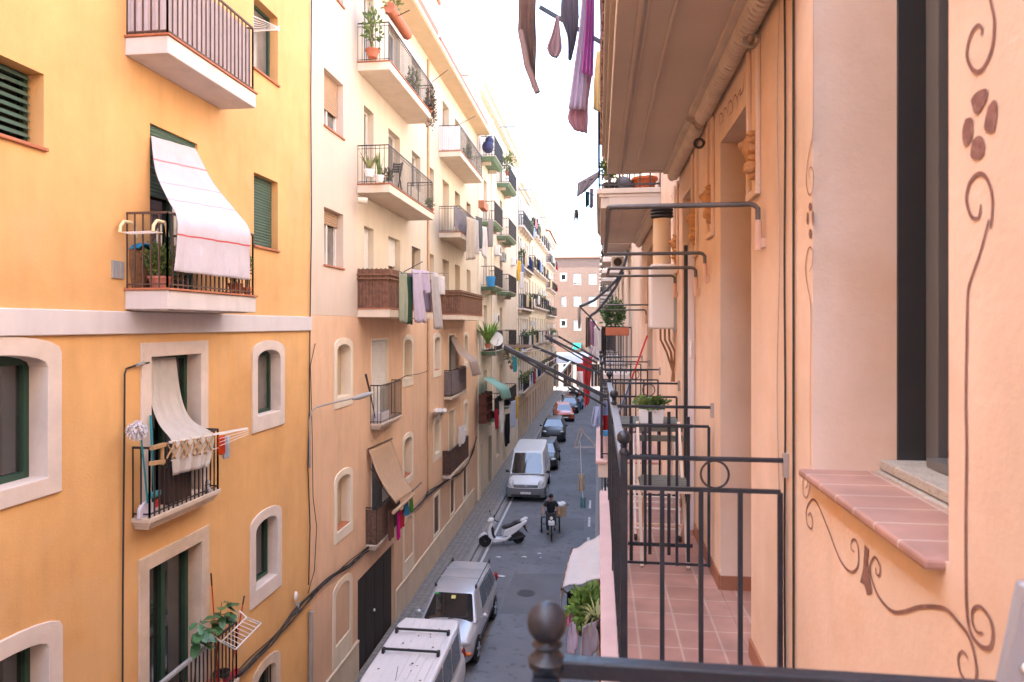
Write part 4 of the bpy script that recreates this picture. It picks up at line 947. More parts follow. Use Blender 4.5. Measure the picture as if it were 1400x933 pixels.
def far_block(label, y0, y1, top, floors, bays, wallm, basem, railm, seed, deep=.5, slabm=None, skip=(), zroof=None):
    rr = random.Random(seed); bld = thing('apartment_building', label, 'building', (XL, (y0+y1)/2, 0))
    hs = []; meta = []
    bw = (y1-y0)/bays
    for i, fl in enumerate(floors):
        for k in range(bays):
            c = y0+(k+.5)*bw; h = hole(c-.5, c+.5, fl+.04, fl+2.3, d=.22); hs.append(h); meta.append((h, i, k, c))
    for k in range(bays):
        c = y0+(k+.5)*bw; h = hole(c-.7, c+.6, .02, 2.75, d=.25); hs.append(h); meta.append((h, -1, k, c))
    g = MB(); wall_mesh(g, LEFT, y0, y1, floors[0]-.4, top, [h for h in hs if h['v0'] > 3]); build('wall', g, wallm, bld)
    g = MB(); wall_mesh(g, LEFT, y0, y1, 0, floors[0]-.404, [h for h in hs if h['v0'] < 3], w=-.03); build('wall', g, basem, bld)
    box_body(LEFT, bld, y0, y1, 0, top, wallm, roofm=ROOFW)
    g = MB(); LEFT.box(g, -.4, 0, y0, y1, top-.35, top); LEFT.box(g, -.2, 0, y0, y1, top-.6, top-.35); build('cornice', g, CREAMP, bld, bevel=.02)
    for fl in floors[1:]:
        g = MB(); LEFT.box(g, -.06, 0, y0, y1, fl-.45, fl-.25); build('string_course', g, CREAMP, bld)
    for h, i, k, c in meta:
        m_ = rr.choice([WHITEF, WOODF, GREENF, WHITEF])
        window(LEFT, h, bld, m_, rr.choice([GLASS, GLASSB, DARK]), mull=1 if i >= 0 else 0, name='balcony_door' if i >= 0 else 'street_door', shut=rr.choice([0,0,.3,.6,1.0]) if i >= 0 else rr.choice([0,1.0]), shutm=rr.choice([BEIGEB, GREENS, BLIND, GREYP]))
        if i >= 0 and (i,k) not in skip:
            b = balcony(LEFT, bld, c-.80, c+.80, h['v0']-.03, deep, .16, slabm or STONE, railm, 1.0, .14, tile=None, r=.01, top=.018)
            for uu in (c-.6, c+.6): g = MB(); LEFT.box(g, 0, -deep*.6, uu-.07, uu+.07, h['v0']-.42, h['v0']-.19); build('bracket', g, STONEW, b)
            if rr.random() < .4:
                f_ = MB(); leaves(f_, (XL+deep*.6, c+rr.uniform(-.4,.4), h['v0']+.55+rr.uniform(0,.5)), (.25,.4,.45), 70, .22, i*7+k); build('balcony_plants', f_, rr.choice([LEAF,LEAFD,LEAFP]), b)
            if rr.random() < .25:
                f_ = MB(); LEFT.box(f_, -.02, -.28, c+.62, c+.82, h['v0']+1.5, h['v0']+1.95); build('air_conditioner', f_, WHITEP, b)
            if rr.random() < .5:
                nm = rr.choice(['white','white','pale blue','red','dark blue','cream','pink','grey'])
                col = dict(white=(.76,.75,.75), red=(.5,.05,.06), cream=(.7,.6,.42), pink=(.7,.35,.4), grey=(.3,.3,.32)).get(nm, (.45,.55,.72) if nm == 'pale blue' else (.03,.05,.16))
                flr = ('first','second','third','fourth','fifth')[i]; num = ('first','second','third','fourth','fifth','sixth','seventh')[k]
                hang('hung_washing', '%s washing on the %s floor, %s balcony along, of the %s building' % (nm, flr, num, ' '.join(label.split(' building')[0].split()[-2:])), 'clothes', (XL+deep+.08, c+rr.uniform(-.4,.4), h['v0']+.95), rr.uniform(.5,.9), rr.uniform(.6,1.1), cloth_mat('far_wash_'+nm.replace(' ','_'), col), 'washing on the far balconies', dirv=(.1,1), seed=k+i*9)
    return bld
DY0 = CY1+.01
D1 = far_block('narrow white building past the green balconies', DY0, 58, 19.6, [3.9,7.0,10.1,13.2,16.2], 5, FARW, FARP, IRON, 3)
D2 = far_block('long cream building with rows of small balconies', 58.01, 77, 20.6, [4.0,7.2,10.5,13.8,17.0], 7, FARC, FARG, IRON, 5)
D3 = far_block('last pale pink building before the street end', 77.01, 91, 19.4, [3.9,6.9,10.0,13.1,16.0], 6, FARG, FARP, IRON, 8)
g = MB(); g.prism([(-.6,0),(9.5,0),(4.4,2.2)], lambda w,a,b: (XL-a, w, 19.55+b), 77.2, 90.8); build('tiled_roof', g, TILER, D3)
# ================= building that closes the street =================
YE = 98.0
bE = thing('apartment_building', 'brick building with white blinds closing the end of the street', 'building', (2.5, YE, 0))
class SideY:
    def P(s, w, u, v): return (u, YE + w, v)
    def box(s, mb, w0, w1, u0, u1, v0, v1, mi=0): return mb.box(u0, u1, YE+w0, YE+w1, v0, v1, mi)
SE = SideY()
hE = []
def addE(a, b, c, d_):
    p, q = on_y(a, d_, YE), on_y(b, c, YE); h = hole(p.x, q.x, p.z, q.z, d=.2); hE.append(h); return h
for y0, y1 in ((374,389.5),(405,419.5),(437.5,452.5)):
    for k,(a, b) in enumerate(((767,774),(783.5,794.5),(804.5,816),(826,837),(848,859))):
        addE(a, b, y0+(0 if k else .8), y1-(6 if (k == 0 and y0 != 405) else 0))
for a, b in ((747,764),(770,782),(788,800),(808,826),(834,850)): addE(a, b, 498, 529)
topE = on_y(780, 353, YE).z
BRICK = brick_mat('red_brick', (.24,.135,.092), (.20,.115,.078), (.28,.21,.17), 1.0, .3, .09, .012, 'xz', .2)
g = MB(); wall_mesh(g, SE, -12, 22, 3.6, topE, [h for h in hE if h['v0'] > 3.6]); build('wall', g, BRICK, bE)
g = MB(); wall_mesh(g, SE, -12, 22, 0, 3.596, [h for h in hE if h['v0'] < 3.6], w=-.05); build('wall', g, FARG, bE)
g = MB(); g.box(-12, 22, YE+.42, YE+12, 0, topE-.05); build('building_mass', g, BRICK, bE)
g = MB(); g.box(-12.3, 22.3, YE-.3, YE+12.2, topE, topE+.25); build('roof', g, ROOFW, bE)
for k, h in enumerate(hE):
    small = h['v0'] > 3.6 and h['u1']-h['u0'] < .9 and h['v1']-h['v0'] < 1.4
    low_ = h['v0'] < 3.6
    f = window(SE, h, bE, WOODF if low_ else WHITEF, DARK if low_ else (GLASS if small else GLASSB), mull=1 if not small else 0, shut=0 if (small or low_) else (1.0, .85, .95, 1.0)[k % 4], shutm=BLIND, name='shop_opening' if low_ else 'window', bar=.09)
    if small: surround(SE, h, .12, WHITEF, f)
t = thing('shop_awning', 'small green awning over a shop at the street end', 'awning', on_y(789,476,YE)); g = MB(); a, b = on_y(783.5,477,YE-.5), on_y(794,469.5,YE-.5)
g.add([(a.x,YE-.06,b.z),(b.x,YE-.06,b.z),(b.x,YE-1.2,a.z),(a.x,YE-1.2,a.z),(b.x,YE-1.2,a.z-.25),(a.x,YE-1.2,a.z-.25)], [(0,1,2,3),(3,2,4,5)]); build('canvas', g, mat('green_canvas',(.0,.22,.15),.7,.05,3), t, solid=.03)
t = thing('market_canopy', 'long whitish canopy across the end of the street', 'canopy', on_y(790,496,90)); g = MB(); a, b = on_y(760,496,90), on_y(806,483,90)
g.add([(a.x,91.5,b.z),(b.x,91.5,b.z),(b.x,89.3,a.z),(a.x,89.3,a.z)], [(0,1,2,3)]); build('canvas', g, mat('whitish_canvas',(.62,.62,.64),.8,.05,2), t, solid=.05)
g = MB()
for x in (a.x+.1, (a.x+b.x)/2, b.x-.1): g.bar((x,89.4,.12),(x,89.4,a.z),.08); g.bar((x,91.4,.12),(x,91.4,b.z),.08)
build('post', g, GREYP, t)

# ================= ground, road, pavements =================
ASPH = mat('asphalt', (.17,.178,.195), .85, .16, .5, .5, 70, stain=(.105,.108,.115), stain_amt=.7, stain_scale=.45, speck=((.03,.03,.033),3.0,.35))
PAVE = brick_mat('paving_tiles', (.235,.225,.22), (.205,.20,.195), (.14,.135,.13), 1.0, .2, .2, .012, 'xy', .3, 0.0, .85)
KERB = mat('kerb_stone', (.26,.25,.245), .85, .12, 2, .3, 40, stain=(.1,.09,.08), stain_amt=.6, stain_scale=2)
GUT = mat('gutter_concrete', (.30,.28,.265), .85, .12, 2, .3, 40, stain=(.12,.11,.1), stain_amt=.5, stain_scale=1.5)
PAINT = mat('white_road_paint', (.55,.55,.55), .7, .1, 3, .2, 40, stain=(.16,.16,.165), stain_amt=.75, stain_scale=3)
KX0, KX1 = -4.70, -.13
g = MB(); g.box(-400, 400, -200, 600, -.6, -.012); build('ground', g, mat('far_ground',(.2,.17,.14),.9,.2,.1), kind='structure')
g = MB(); g.add([(-5.94,-50,0),(.74,-50,0),(.74,120,0),(-5.94,120,0)], [(0,1,2,3)]); build('road', g, ASPH, kind='structure')
g = MB(); g.add([(-60,91.2,.004),(60,91.2,.004),(60,96,.004),(-60,96,.004)], [(0,1,2,3)]); build('cross_street', g, mat('pale_paving',(.42,.38,.33),.85,.1,1), kind='structure')
g = MB(); g.box(XL, KX0-.16, -50, 91, -.1, .12); build('pavement', g, PAVE, kind='structure')
g = MB(); g.box(KX1+.14, XR, -50, 91, -.1, .12); build('pavement', g, PAVE, kind='structure')
g = MB()
for x in (KX0-.16, KX1):
    y = -12
    while y < 91:
        g.box(x, x+.14 + (.02 if x < -1 else 0), y, y+.99, -.1, .125); y += 1.0
build('kerb', g, KERB, kind='structure', bevel=.012)
g = MB(); g.add([(KX0+.002,-12,.004),(KX0+.20,-12,.004),(KX0+.20,91,.004),(KX0+.002,91,.004)], [(0,1,2,3)]); build('gutter', g, GUT, kind='structure')
g = MB(); g.add([(KX0+.33,8,.004),(KX0+.43,8,.004),(KX0+.43,88,.004),(KX0+.33,88,.004)], [(0,1,2,3)])
y = 21.0
while y < 34:
    g.add([(KX1-.32,y,.004),(KX1-.22,y,.004),(KX1-.22,y+1.5,.004),(KX1-.32,y+1.5,.004)], [(0,1,2,3)]); y += 3.0
build('road_marking', g, PAINT, kind='structure')
for k, (px,py,r) in enumerate(((685,788,.10),(717,762,.10),(737,757,.06),(682,762,.09),(739,763,.05))):
    p = on_z(px,py,.012); g = MB(); q = random.Random(k); n = 7
    g.add([(p.x+r*q.uniform(.5,1.4)*math.cos(6.28*i/n)*1.3, p.y+r*q.uniform(.5,1.4)*math.sin(6.28*i/n), .012+q.uniform(0,.02)) for i in range(n)]+[(p.x,p.y,.03)], [(i,(i+1)%n,n) for i in range(n)])
    solo('paper_scrap', g, mat('paper',(.6,.6,.6),.9,.05,3), ('crumpled white scrap lying on the road nearest the silver car','flat white scrap in the middle of the road before the scooter','tiny white scrap right of the flat one','pale scrap near the white line by the scooter','tiny scrap farthest right on the road')[k], 'litter', 'paper scraps on the road', solid=.004)

g = MB()
for (x0,x1,y0,y1,sk) in ((-3.0,-1.3,20.6,24.2,.2),(-2.2,-.6,29.5,31.2,-.1),(-1.2,-.55,12,19,.05),(-4.2,-2.4,44.5,48,.1)): g.add([(x0,y0,.0035),(x1,y0+sk,.0035),(x1+sk*.3,y1,.0035),(x0+sk*.2,y1-sk,.0035)], [(0,1,2,3)])
build('road', g, mat('asphalt_patch', (.15,.156,.168), .9, .12, .8, .5, 70), kind='structure')
for k, (x, y) in enumerate(((-2.35,22.3),(-1.7,33.5))):
    g = MB(); g.lathe([(.30,.002),(.30,.009),(.285,.012),(.02,.012)], (x,y,0), 24)
    for q in range(5): g.box(x-.2, x+.2, y-.2+q*.09, y-.17+q*.09, .012, .017)
    solo('manhole_cover', g, mat('cast_iron',(.06,.058,.056),.6,.2,14), ('round iron manhole cover in the road before the scooter','round iron manhole cover in the road level with the panel van')[k], 'manhole cover')
for k, y in enumerate((22.4,39.5)):
    g = MB(); g.box(KX0+.01, KX0+.19, y, y+.5, .004, .012)
    for q in range(8): g.box(KX0+.02, KX0+.18, y+.03+q*.058, y+.06+q*.058, .012, .018)
    solo('drain_grate', g, mat('cast_iron',(.06,.058,.056),.6,.2,14), ('iron drain grate in the gutter behind the silver car','iron drain grate in the gutter behind the panel van')[k], 'drain')
# ================= vehicles =================
RUB = mat('tyre_rubber', (.018,.018,.019), .85, .2, 10, .2, 60)
RIM = mat('alloy_rim', (.42,.43,.45), .35, .1, 4, metal=.7)
CARGL = mat('car_glass', (.018,.022,.025), .03, .2, 1, spec=1.0, coat=.8)
LAMPG = mat('headlamp_glass', (.55,.57,.58), .12, .15, 12, spec=.8)
REDL = mat('tail_lamp', (.30,.02,.02), .2, .1, 8)
AMB = mat('amber_lamp', (.65,.16,.02), .25, .1, 8)
PLATE = mat('number_plate', (.70,.70,.68), .5, .03, 3)
TRIM = mat('dark_trim', (.025,.026,.028), .6, .15, 6)
SILV = mat('silver_paint', (.50,.515,.545), .30, .03, 1.2, metal=.35, coat=.6, stain=(.52,.51,.50), stain_amt=.3, stain_scale=2.5)
WHITV = mat('white_van_paint', (.72,.72,.73), .32, .03, 1.5, coat=.4, stain=(.55,.52,.48), stain_amt=.35, stain_scale=2)
GREYB = mat('grey_bumper', (.15,.155,.165), .6, .1, 4)
BLKC = mat('black_car_paint', (.016,.017,.02), .35, .1, 2, coat=.1)
ORAC = mat('orange_car_paint', (.55,.09,.03), .28, .05, 2, coat=.6)
def bil(q, s, t):
    a, b, c, d = [Vector(p) for p in q]
    return a.lerp(b, s).lerp(d.lerp(c, s), t)
def panel(mb, q, s0, s1, t0, t1, off, rnd=.12):
    """rounded panel on a bilinear patch, lifted by off along its normal"""
    a, b, c, d = [Vector(p) for p in q]; nrm = ((b-a).cross(d-a)).normalized()
    pts = []; r = rnd
    for cx, cy, a0 in ((1,1,0),(0,1,90),(0,0,180),(1,0,270)):
        for k in range(4):
            an = math.radians(a0+30*k); x = (1-r if cx else r)+r*math.cos(an); y = (1-r if cy else r)+r*math.sin(an); pts.append((x,y))
    vs = [bil(q, s0+(s1-s0)*x, t0+(t1-t0)*y)+nrm*off for x, y in pts]; n = len(vs)
    vs2 = [v - nrm*(off+.02) for v in vs]
    mb.add(vs+vs2, [tuple(range(n))]+[(i,(i+1)%n,n+(i+1)%n,n+i) for i in range(n)])
def wheel(par, x, y, r, side, w=.19):
    g = MB(); g.lathe([(r*.62,-w/2),(r*.93,-w/2),(r,-w/2+.03),(r,w/2-.03),(r*.93,w/2),(r*.62,w/2)], (x,y,r), 22, 'x'); wo = build('wheel', g, RUB, par, smooth=40)
    g = MB(); xo = x+side*(w/2-.02); g.lathe([(.03,side*.03),(r*.2,side*.03),(r*.3,side*.005),(r*.58,side*.01),(r*.64,side*.02),(r*.64,-side*.03)], (xo,y,r), 18, 'x'); build('rim', g, RIM, wo, smooth=30)
    g = MB()
    for k in range(5):
        a = 6.283*k/5; g.bar((xo+side*.022,y+math.cos(a)*r*.15,r+math.sin(a)*r*.15),(xo+side*.018,y+math.cos(a)*r*.6,r+math.sin(a)*r*.6),.05)
    build('spokes', g, RIM, wo)
def vehicle(name, label, cat, x, y, rz, W, L, prof, cab, paint, roofcol=None, wheel_r=.31, axles=(.19,.80), glazed=None, front_lo=None, group=None, sides=((.05,.47,.1,.9),(.52,.95,.1,.9)), seat_h=None):
    """prof = [(f, half width factor, bottom, shoulder z, centre z)] along the length, front at f = 0 (local -y);
       cab = (belt z, y front bottom, y front top, y rear top, y rear bottom, roof z, top half width) with y as fractions"""
    t = thing(name, label, cat, (x,y,0), group, local=True, rz=rz)
    Y = lambda f: -L/2 + L*f
    secs = []
    for f, k, zb, zs, zc in prof:
        w = W/2*k
        secs.append([(0,Y(f),zb),(w*.86,Y(f),zb),(w*.985,Y(f),zb+(zs-zb)*.22),(w,Y(f),zb+(zs-zb)*.6),(w*.955,Y(f),zs),(w*.62,Y(f),zc),(0,Y(f),zc+.012),(-w*.62,Y(f),zc),(-w*.955,Y(f),zs),(-w,Y(f),zb+(zs-zb)*.6),(-w*.985,Y(f),zb+(zs-zb)*.22),(-w*.86,Y(f),zb)])
    g = MB().loft(secs); bo = build('body', g, paint, t, smooth=50, sub=2)
    zb, f0, f1, f2, f3, zr, wt = cab; wb = W/2*.93
    ring_b = [(-wb*.96,Y(f0),zb),(wb*.96,Y(f0),zb),(wb,Y(f0+(f3-f0)*.2),zb),(wb,Y(f3-(f3-f0)*.12),zb),(wb*.9,Y(f3),zb),(-wb*.9,Y(f3),zb),(-wb,Y(f3-(f3-f0)*.12),zb),(-wb,Y(f0+(f3-f0)*.2),zb)]
    ring_t = [(-wt*.93,Y(f1),zr-.03),(wt*.93,Y(f1),zr-.03),(wt,Y(f1+(f2-f1)*.15),zr),(wt,Y(f2-(f2-f1)*.12),zr),(wt*.92,Y(f2),zr-.03),(-wt*.92,Y(f2),zr-.03),(-wt,Y(f2-(f2-f1)*.12),zr),(-wt,Y(f1+(f2-f1)*.15),zr)]
    g = MB(); g.add(ring_b+ring_t, [tuple(range(8,16))]+[(i,(i+1)%8,8+(i+1)%8,8+i) for i in range(8)])
    build('cabin', g, paint, t, bevel=.05, seg=3, smooth=40)
    V = [Vector(p) for p in ring_b+ring_t]
    ws = (V[0],V[1],V[9],V[8]); g = MB(); panel(g, ws, .05, .95, .02, .92, .012, .06); build('windscreen', g, CARGL, t)
    rg = (V[4],V[5],V[13],V[12]); g = MB(); panel(g, rg, .08, .92, .25, .9, .012, .08); build('rear_window', g, CARGL, t)
    for sd in (1,-1):
        i0, i1 = ((2,3) if sd > 0 else (7,6))
        bq = (V[i0], V[i1], V[i1+8], V[i0+8]) if sd > 0 else (V[i1], V[i0], V[i0+8], V[i1+8])
        for s0, s1, t0, t1 in sides:
            g = MB()
            if sd < 0: s0, s1 = 1-s1, 1-s0
            panel(g, bq, s0, s1, t0, t1, .012, .08); build('side_window', g, CARGL, t)
        g = MB(); mx = sd*(W/2+.07); my = Y(f0)+.32*abs(f0-f1)*L+.12; g.ell((mx,my,zb+.06),(.095,.055,.07)); g.bar((sd*(W/2-.06),my,zb+.01),(mx,my,zb+.04),.03); build('mirror', g, paint if name != 'van' else TRIM, t, smooth=60)
        for f in axles:
            wheel(t, sd*(W/2-.085), Y(f), wheel_r, sd)
            g = MB(); g.lathe([(wheel_r*1.02,0),(wheel_r*1.14,.006),(wheel_r*1.14,.0),(.02,0)] if sd > 0 else [(.02,0),(wheel_r*1.14,0),(wheel_r*1.14,-.006),(wheel_r*1.02,0)], (sd*(W/2*.99-.0),Y(f),wheel_r+.02), 20, 'x'); build('wheel_arch', g, TRIM, t)
    if W < 1.9:
        for sd in (1,-1):
            for f in ((.47,.66) if seat_h is None else ()): g = MB(); g.box(sd*(W/2*.985), sd*(W/2*1.012), Y(f), Y(f)+.16, zb-.16, zb-.125); build('door_handle', g, paint, t, bevel=.006)
            g = MB(); g.box(sd*(W/2*.97), sd*(W/2*1.008), Y(axles[0])+.42, Y(axles[1])-.42, .46, .52); build('side_strip', g, TRIM, t, bevel=.008)
    g = MB(); g.box(-.26,.26,Y(0)-.035,Y(0)-.01,prof[1][2]+.14,prof[1][2]+.25); build('number_plate', g, PLATE, t)
    return t, Y
def ellp(par, name, c, r, m_, rot=None):
    g = MB(); b = MB(); b.ell((0,0,0), r, 14, 9); q = rot or Matrix.Identity(3); g.add([Vector(c)+q@Vector(p) for p in b.v], b.f); return build(name, g, m_, par, smooth=60)
RZ = Matrix.Rotation
# silver estate car
W, L = 1.71, 4.45
prof = [(0,.66,.34,.52,.54),(.012,.84,.24,.66,.70),(.06,.95,.2,.72,.80),(.15,1,.18,.80,.90),(.27,1,.18,.86,.97),(.32,1,.18,.89,.99),(.6,1,.18,.92,1.0),(.9,.99,.2,.93,1.0),(.975,.93,.26,.9,.97),(1,.78,.4,.8,.84)]
silver, Y = vehicle('car', 'silver estate car with roof rails parked behind the white van', 'car', -3.95, 19.05, math.radians(-1.0), W, L, prof, (.90,.235,.395,.93,.985,1.47,.60), SILV, axles=(.185,.775), sides=((.02,.36,.10,.9),(.39,.70,.10,.9),(.73,.97,.12,.88)))
for sd in (1,-1):
    ellp(silver, 'headlight', (sd*.61,Y(.045),.705), (.17,.13,.075), LAMPG, RZ(sd*.45,3,'Z')@RZ(-.75,3,'X'))
    ellp(silver, 'indicator', (sd*.74,Y(.022),.52), (.10,.07,.05), AMB)
    ellp(silver, 'tail_light', (sd*.72,Y(.985),.92), (.07,.06,.14), REDL)
    g = MB(); 
    for f in (.44,.90): g.obox((sd*.575,Y(f),1.515), (.05,.10,.09))
    g.tube([(sd*.575,Y(.44),1.55),(sd*.575,Y(.90),1.55)], .014, 6); build('roof_rail', g, TRIM, silver)
for f in (.56,.72): g = MB(); g.bar((-.57,Y(f),1.545),(.57,Y(f),1.545),.03); build('roof_bar', g, SILV, silver)
g = MB(); g.box(-.42,.42,Y(.0)-.02,Y(.02),.52,.62); g.box(-.5,.5,Y(0)-.015,Y(.02),.28,.38); build('grille', g, TRIM, silver)
g = MB(); g.tube([(-.55,Y(.225),.98),(-.1,Y(.245),1.02)], .012, 5); g.tube([(.0,Y(.225),.99),(.5,Y(.25),1.03)], .012, 5); build('wiper', g, TRIM, silver)
g = MB(); V0 = (0.02,Y(.352),1.345); g.obox(V0, (.12,.012,.10), RZ(-.95,3,'X')); build('windscreen_sticker', g, mat('yellow_sticker',(.7,.6,.2),.6,.05,3), silver)
g = MB(); g.obox((-.47,Y(.372),1.395), (.10,.012,.05), RZ(-.95,3,'X')); build('windscreen_sticker', g, mat('green_sticker',(.05,.5,.12),.6,.05,3), silver)
# near white van with two roof bars
W, L = 1.72, 4.75
prof = [(0,.7,.36,.62,.64),(.012,.86,.26,.80,.84),(.06,.95,.22,.88,.94),(.15,1,.2,.95,1.03),(.25,1,.2,1.02,1.1),(.5,1,.2,1.05,1.1),(.9,1,.2,1.06,1.1),(.985,.98,.24,1.05,1.1),(1,.94,.3,1.0,1.06)]
van1, Y = vehicle('van', 'white van with two black roof bars parked nearest the camera', 'van', -3.96, 13.70, math.radians(0), W, L, prof, (1.06,.13,.27,.985,.998,1.80,.72), WHITV, wheel_r=.32, axles=(.19,.8), sides=((.02,.34,.08,.86),(.38,.66,.08,.86),(.70,.97,.08,.86)))
for f in (.595,.80):
    g = MB(); g.bar((-.60,Y(f),1.88),(.60,Y(f),1.88),.045)
    for sd in (1,-1): g.obox((sd*.60,Y(f),1.845), (.06,.11,.11))
    build('roof_bar', g, BLACKP, van1, bevel=.008)
g = MB()
for k in range(7): x = -.54+k*.18; g.box(x-.018,x+.018,Y(.32),Y(.955),1.795,1.808)
build('roof_rib', g, WHITV, van1, bevel=.005)
g = MB(); rr = random.Random(6)
for k in range(26):
    x, f = rr.uniform(-.55,.55), rr.uniform(.32,.97); r_ = rr.uniform(.008,.03); n = 6
    g.add([(x+r_*math.cos(6.28*i/n)*rr.uniform(.6,1.3), Y(f)+r_*math.sin(6.28*i/n)*rr.uniform(.6,1.6), 1.8105) for i in range(n)], [tuple(range(n))])
build('droppings', g, mat('droppings',(.07,.05,.045),.9,.3,8), van1)
for sd in (1,-1):
    ellp(van1, 'headlight', (sd*.66,Y(.04),.80), (.15,.13,.14), LAMPG); ellp(van1, 'tail_light', (sd*.77,Y(.992),.95), (.05,.04,.16), REDL)
g = MB(); g.tube([(0,Y(.36),1.80),(.0,Y(.40),2.0)], .006, 5); build('aerial', g, BLACKP, van1)
# big panel van
W, L = 1.95, 5.3
prof = [(0,.80,.40,.66,.68),(.008,.94,.28,.86,.88),(.04,.98,.25,.96,1.0),(.10,1,.24,1.06,1.16),(.18,1,.24,1.18,1.28),(.3,1,.24,1.26,1.3),(.6,1,.24,1.28,1.3),(.98,1,.26,1.28,1.3),(1,.96,.3,1.25,1.28)]
van2, Y = vehicle('van', 'tall white panel van with a grey bumper facing the camera', 'van', -3.62, 36.35, math.radians(1.0), W, L, prof, (1.26,.14,.27,.985,.998,2.32,.80), WHITV, wheel_r=.34, axles=(.17,.80), sides=((.0,.14,.04,.52),))
g = MB()
secs = []
for f, k, a, b in ((-.004,.80,.34,.60),(.004,.95,.26,.72),(.03,.995,.24,.76),(.075,1.01,.24,.66)):
    w = W/2*k; secs.append([(-w,Y(f),a),(w,Y(f),a),(w,Y(f),b),(-w,Y(f),b)])
g.loft(secs); build('bumper', g, GREYB, van2, bevel=.03, seg=3, smooth=40)
g = MB(); g.box(-.60,.60,Y(.0)-.025,Y(.03),.735,.87); build('grille', g, GREYB, van2, bevel=.02)
g = MB(); g.box(-.56,.56,Y(.0)-.035,Y(.0)-.02,.775,.795); g.box(-.56,.56,Y(.0)-.035,Y(.0)-.02,.825,.842); build('grille_bar', g, RIM, van2)
ellp(van2, 'badge', (0,Y(-.006),.81), (.09,.02,.045), RIM)
g = MB(); g.box(-.72,.72,Y(-.002)-.03,Y(.02),.30,.40); build('air_intake', g, TRIM, van2)
g = MB(); g.box(-.4,.4,Y(.135),Y(.139),1.222,1.235); build('bonnet_vent', g, TRIM, van2)
for sd in (1,-1): 
    ellp(van2, 'headlight', (sd*.74,Y(.025),.90), (.15,.12,.20), LAMPG, RZ(sd*.25,3,'Y')@RZ(-.35,3,'X')); ellp(van2, 'fog_lamp', (sd*.72,Y(.012),.79),(.09,.08,.07), LAMPG)
g = MB(); g.tube([(-.6,Y(.15),1.30),(-.05,Y(.165),1.42)], .012, 5); g.tube([(.1,Y(.15),1.30),(.62,Y(.165),1.42)], .012, 5); build('wiper', g, TRIM, van2)
# farther cars
def small_car(label, x, y, paint, rz=0.0, suv=False, W=1.78, L=4.2):
    h = .12 if suv else 0
    prof = [(0,.70,.34,.56,.58),(.012,.88,.24,.72+h,.76+h),(.06,.97,.2,.80+h,.86+h),(.15,1,.2,.86+h,.94+h),(.27,1,.2,.92+h,.99+h),(.6,1,.2,.95+h,1.0+h),(.95,.97,.22,.96+h,1.0+h),(1,.82,.38,.86+h,.9+h)]
    c, Y = vehicle('car', label, 'car', x, y, rz, W, L, prof, (.93+h,.23,.41,.90,.985,1.46+h,.60), paint, wheel_r=.33, sides=((.12,.42,.12,.9),(.46,.76,.12,.9)))
    for sd in (1,-1): ellp(c, 'headlight', (sd*.66,Y(.03),.72+h), (.17,.12,.07), LAMPG, RZ(sd*.4,3,'Z')); ellp(c, 'tail_light', (sd*.7,Y(.985),.95+h), (.09,.08,.12), REDL)
    g = MB(); g.box(-.5,.5,Y(0)-.02,Y(.02),.50,.64); g.box(-.6,.6,Y(0)-.015,Y(.02),.26,.38); build('grille', g, TRIM, c)
    return c
small_car('dark grey car half hidden behind the tall panel van', -3.35, 43.2, BLKC, 0, L=4.3)
small_car('black sport utility car with a pale number plate behind the panel van', -3.42, 53.2, BLKC, math.radians(2), True, 1.84, 4.4)
small_car('orange red car beyond the black one', -3.25, 64.2, ORAC, math.radians(8), False, 1.75)
small_car('dark car beyond the orange red one', -2.9, 70.0, BLKC, math.radians(2))
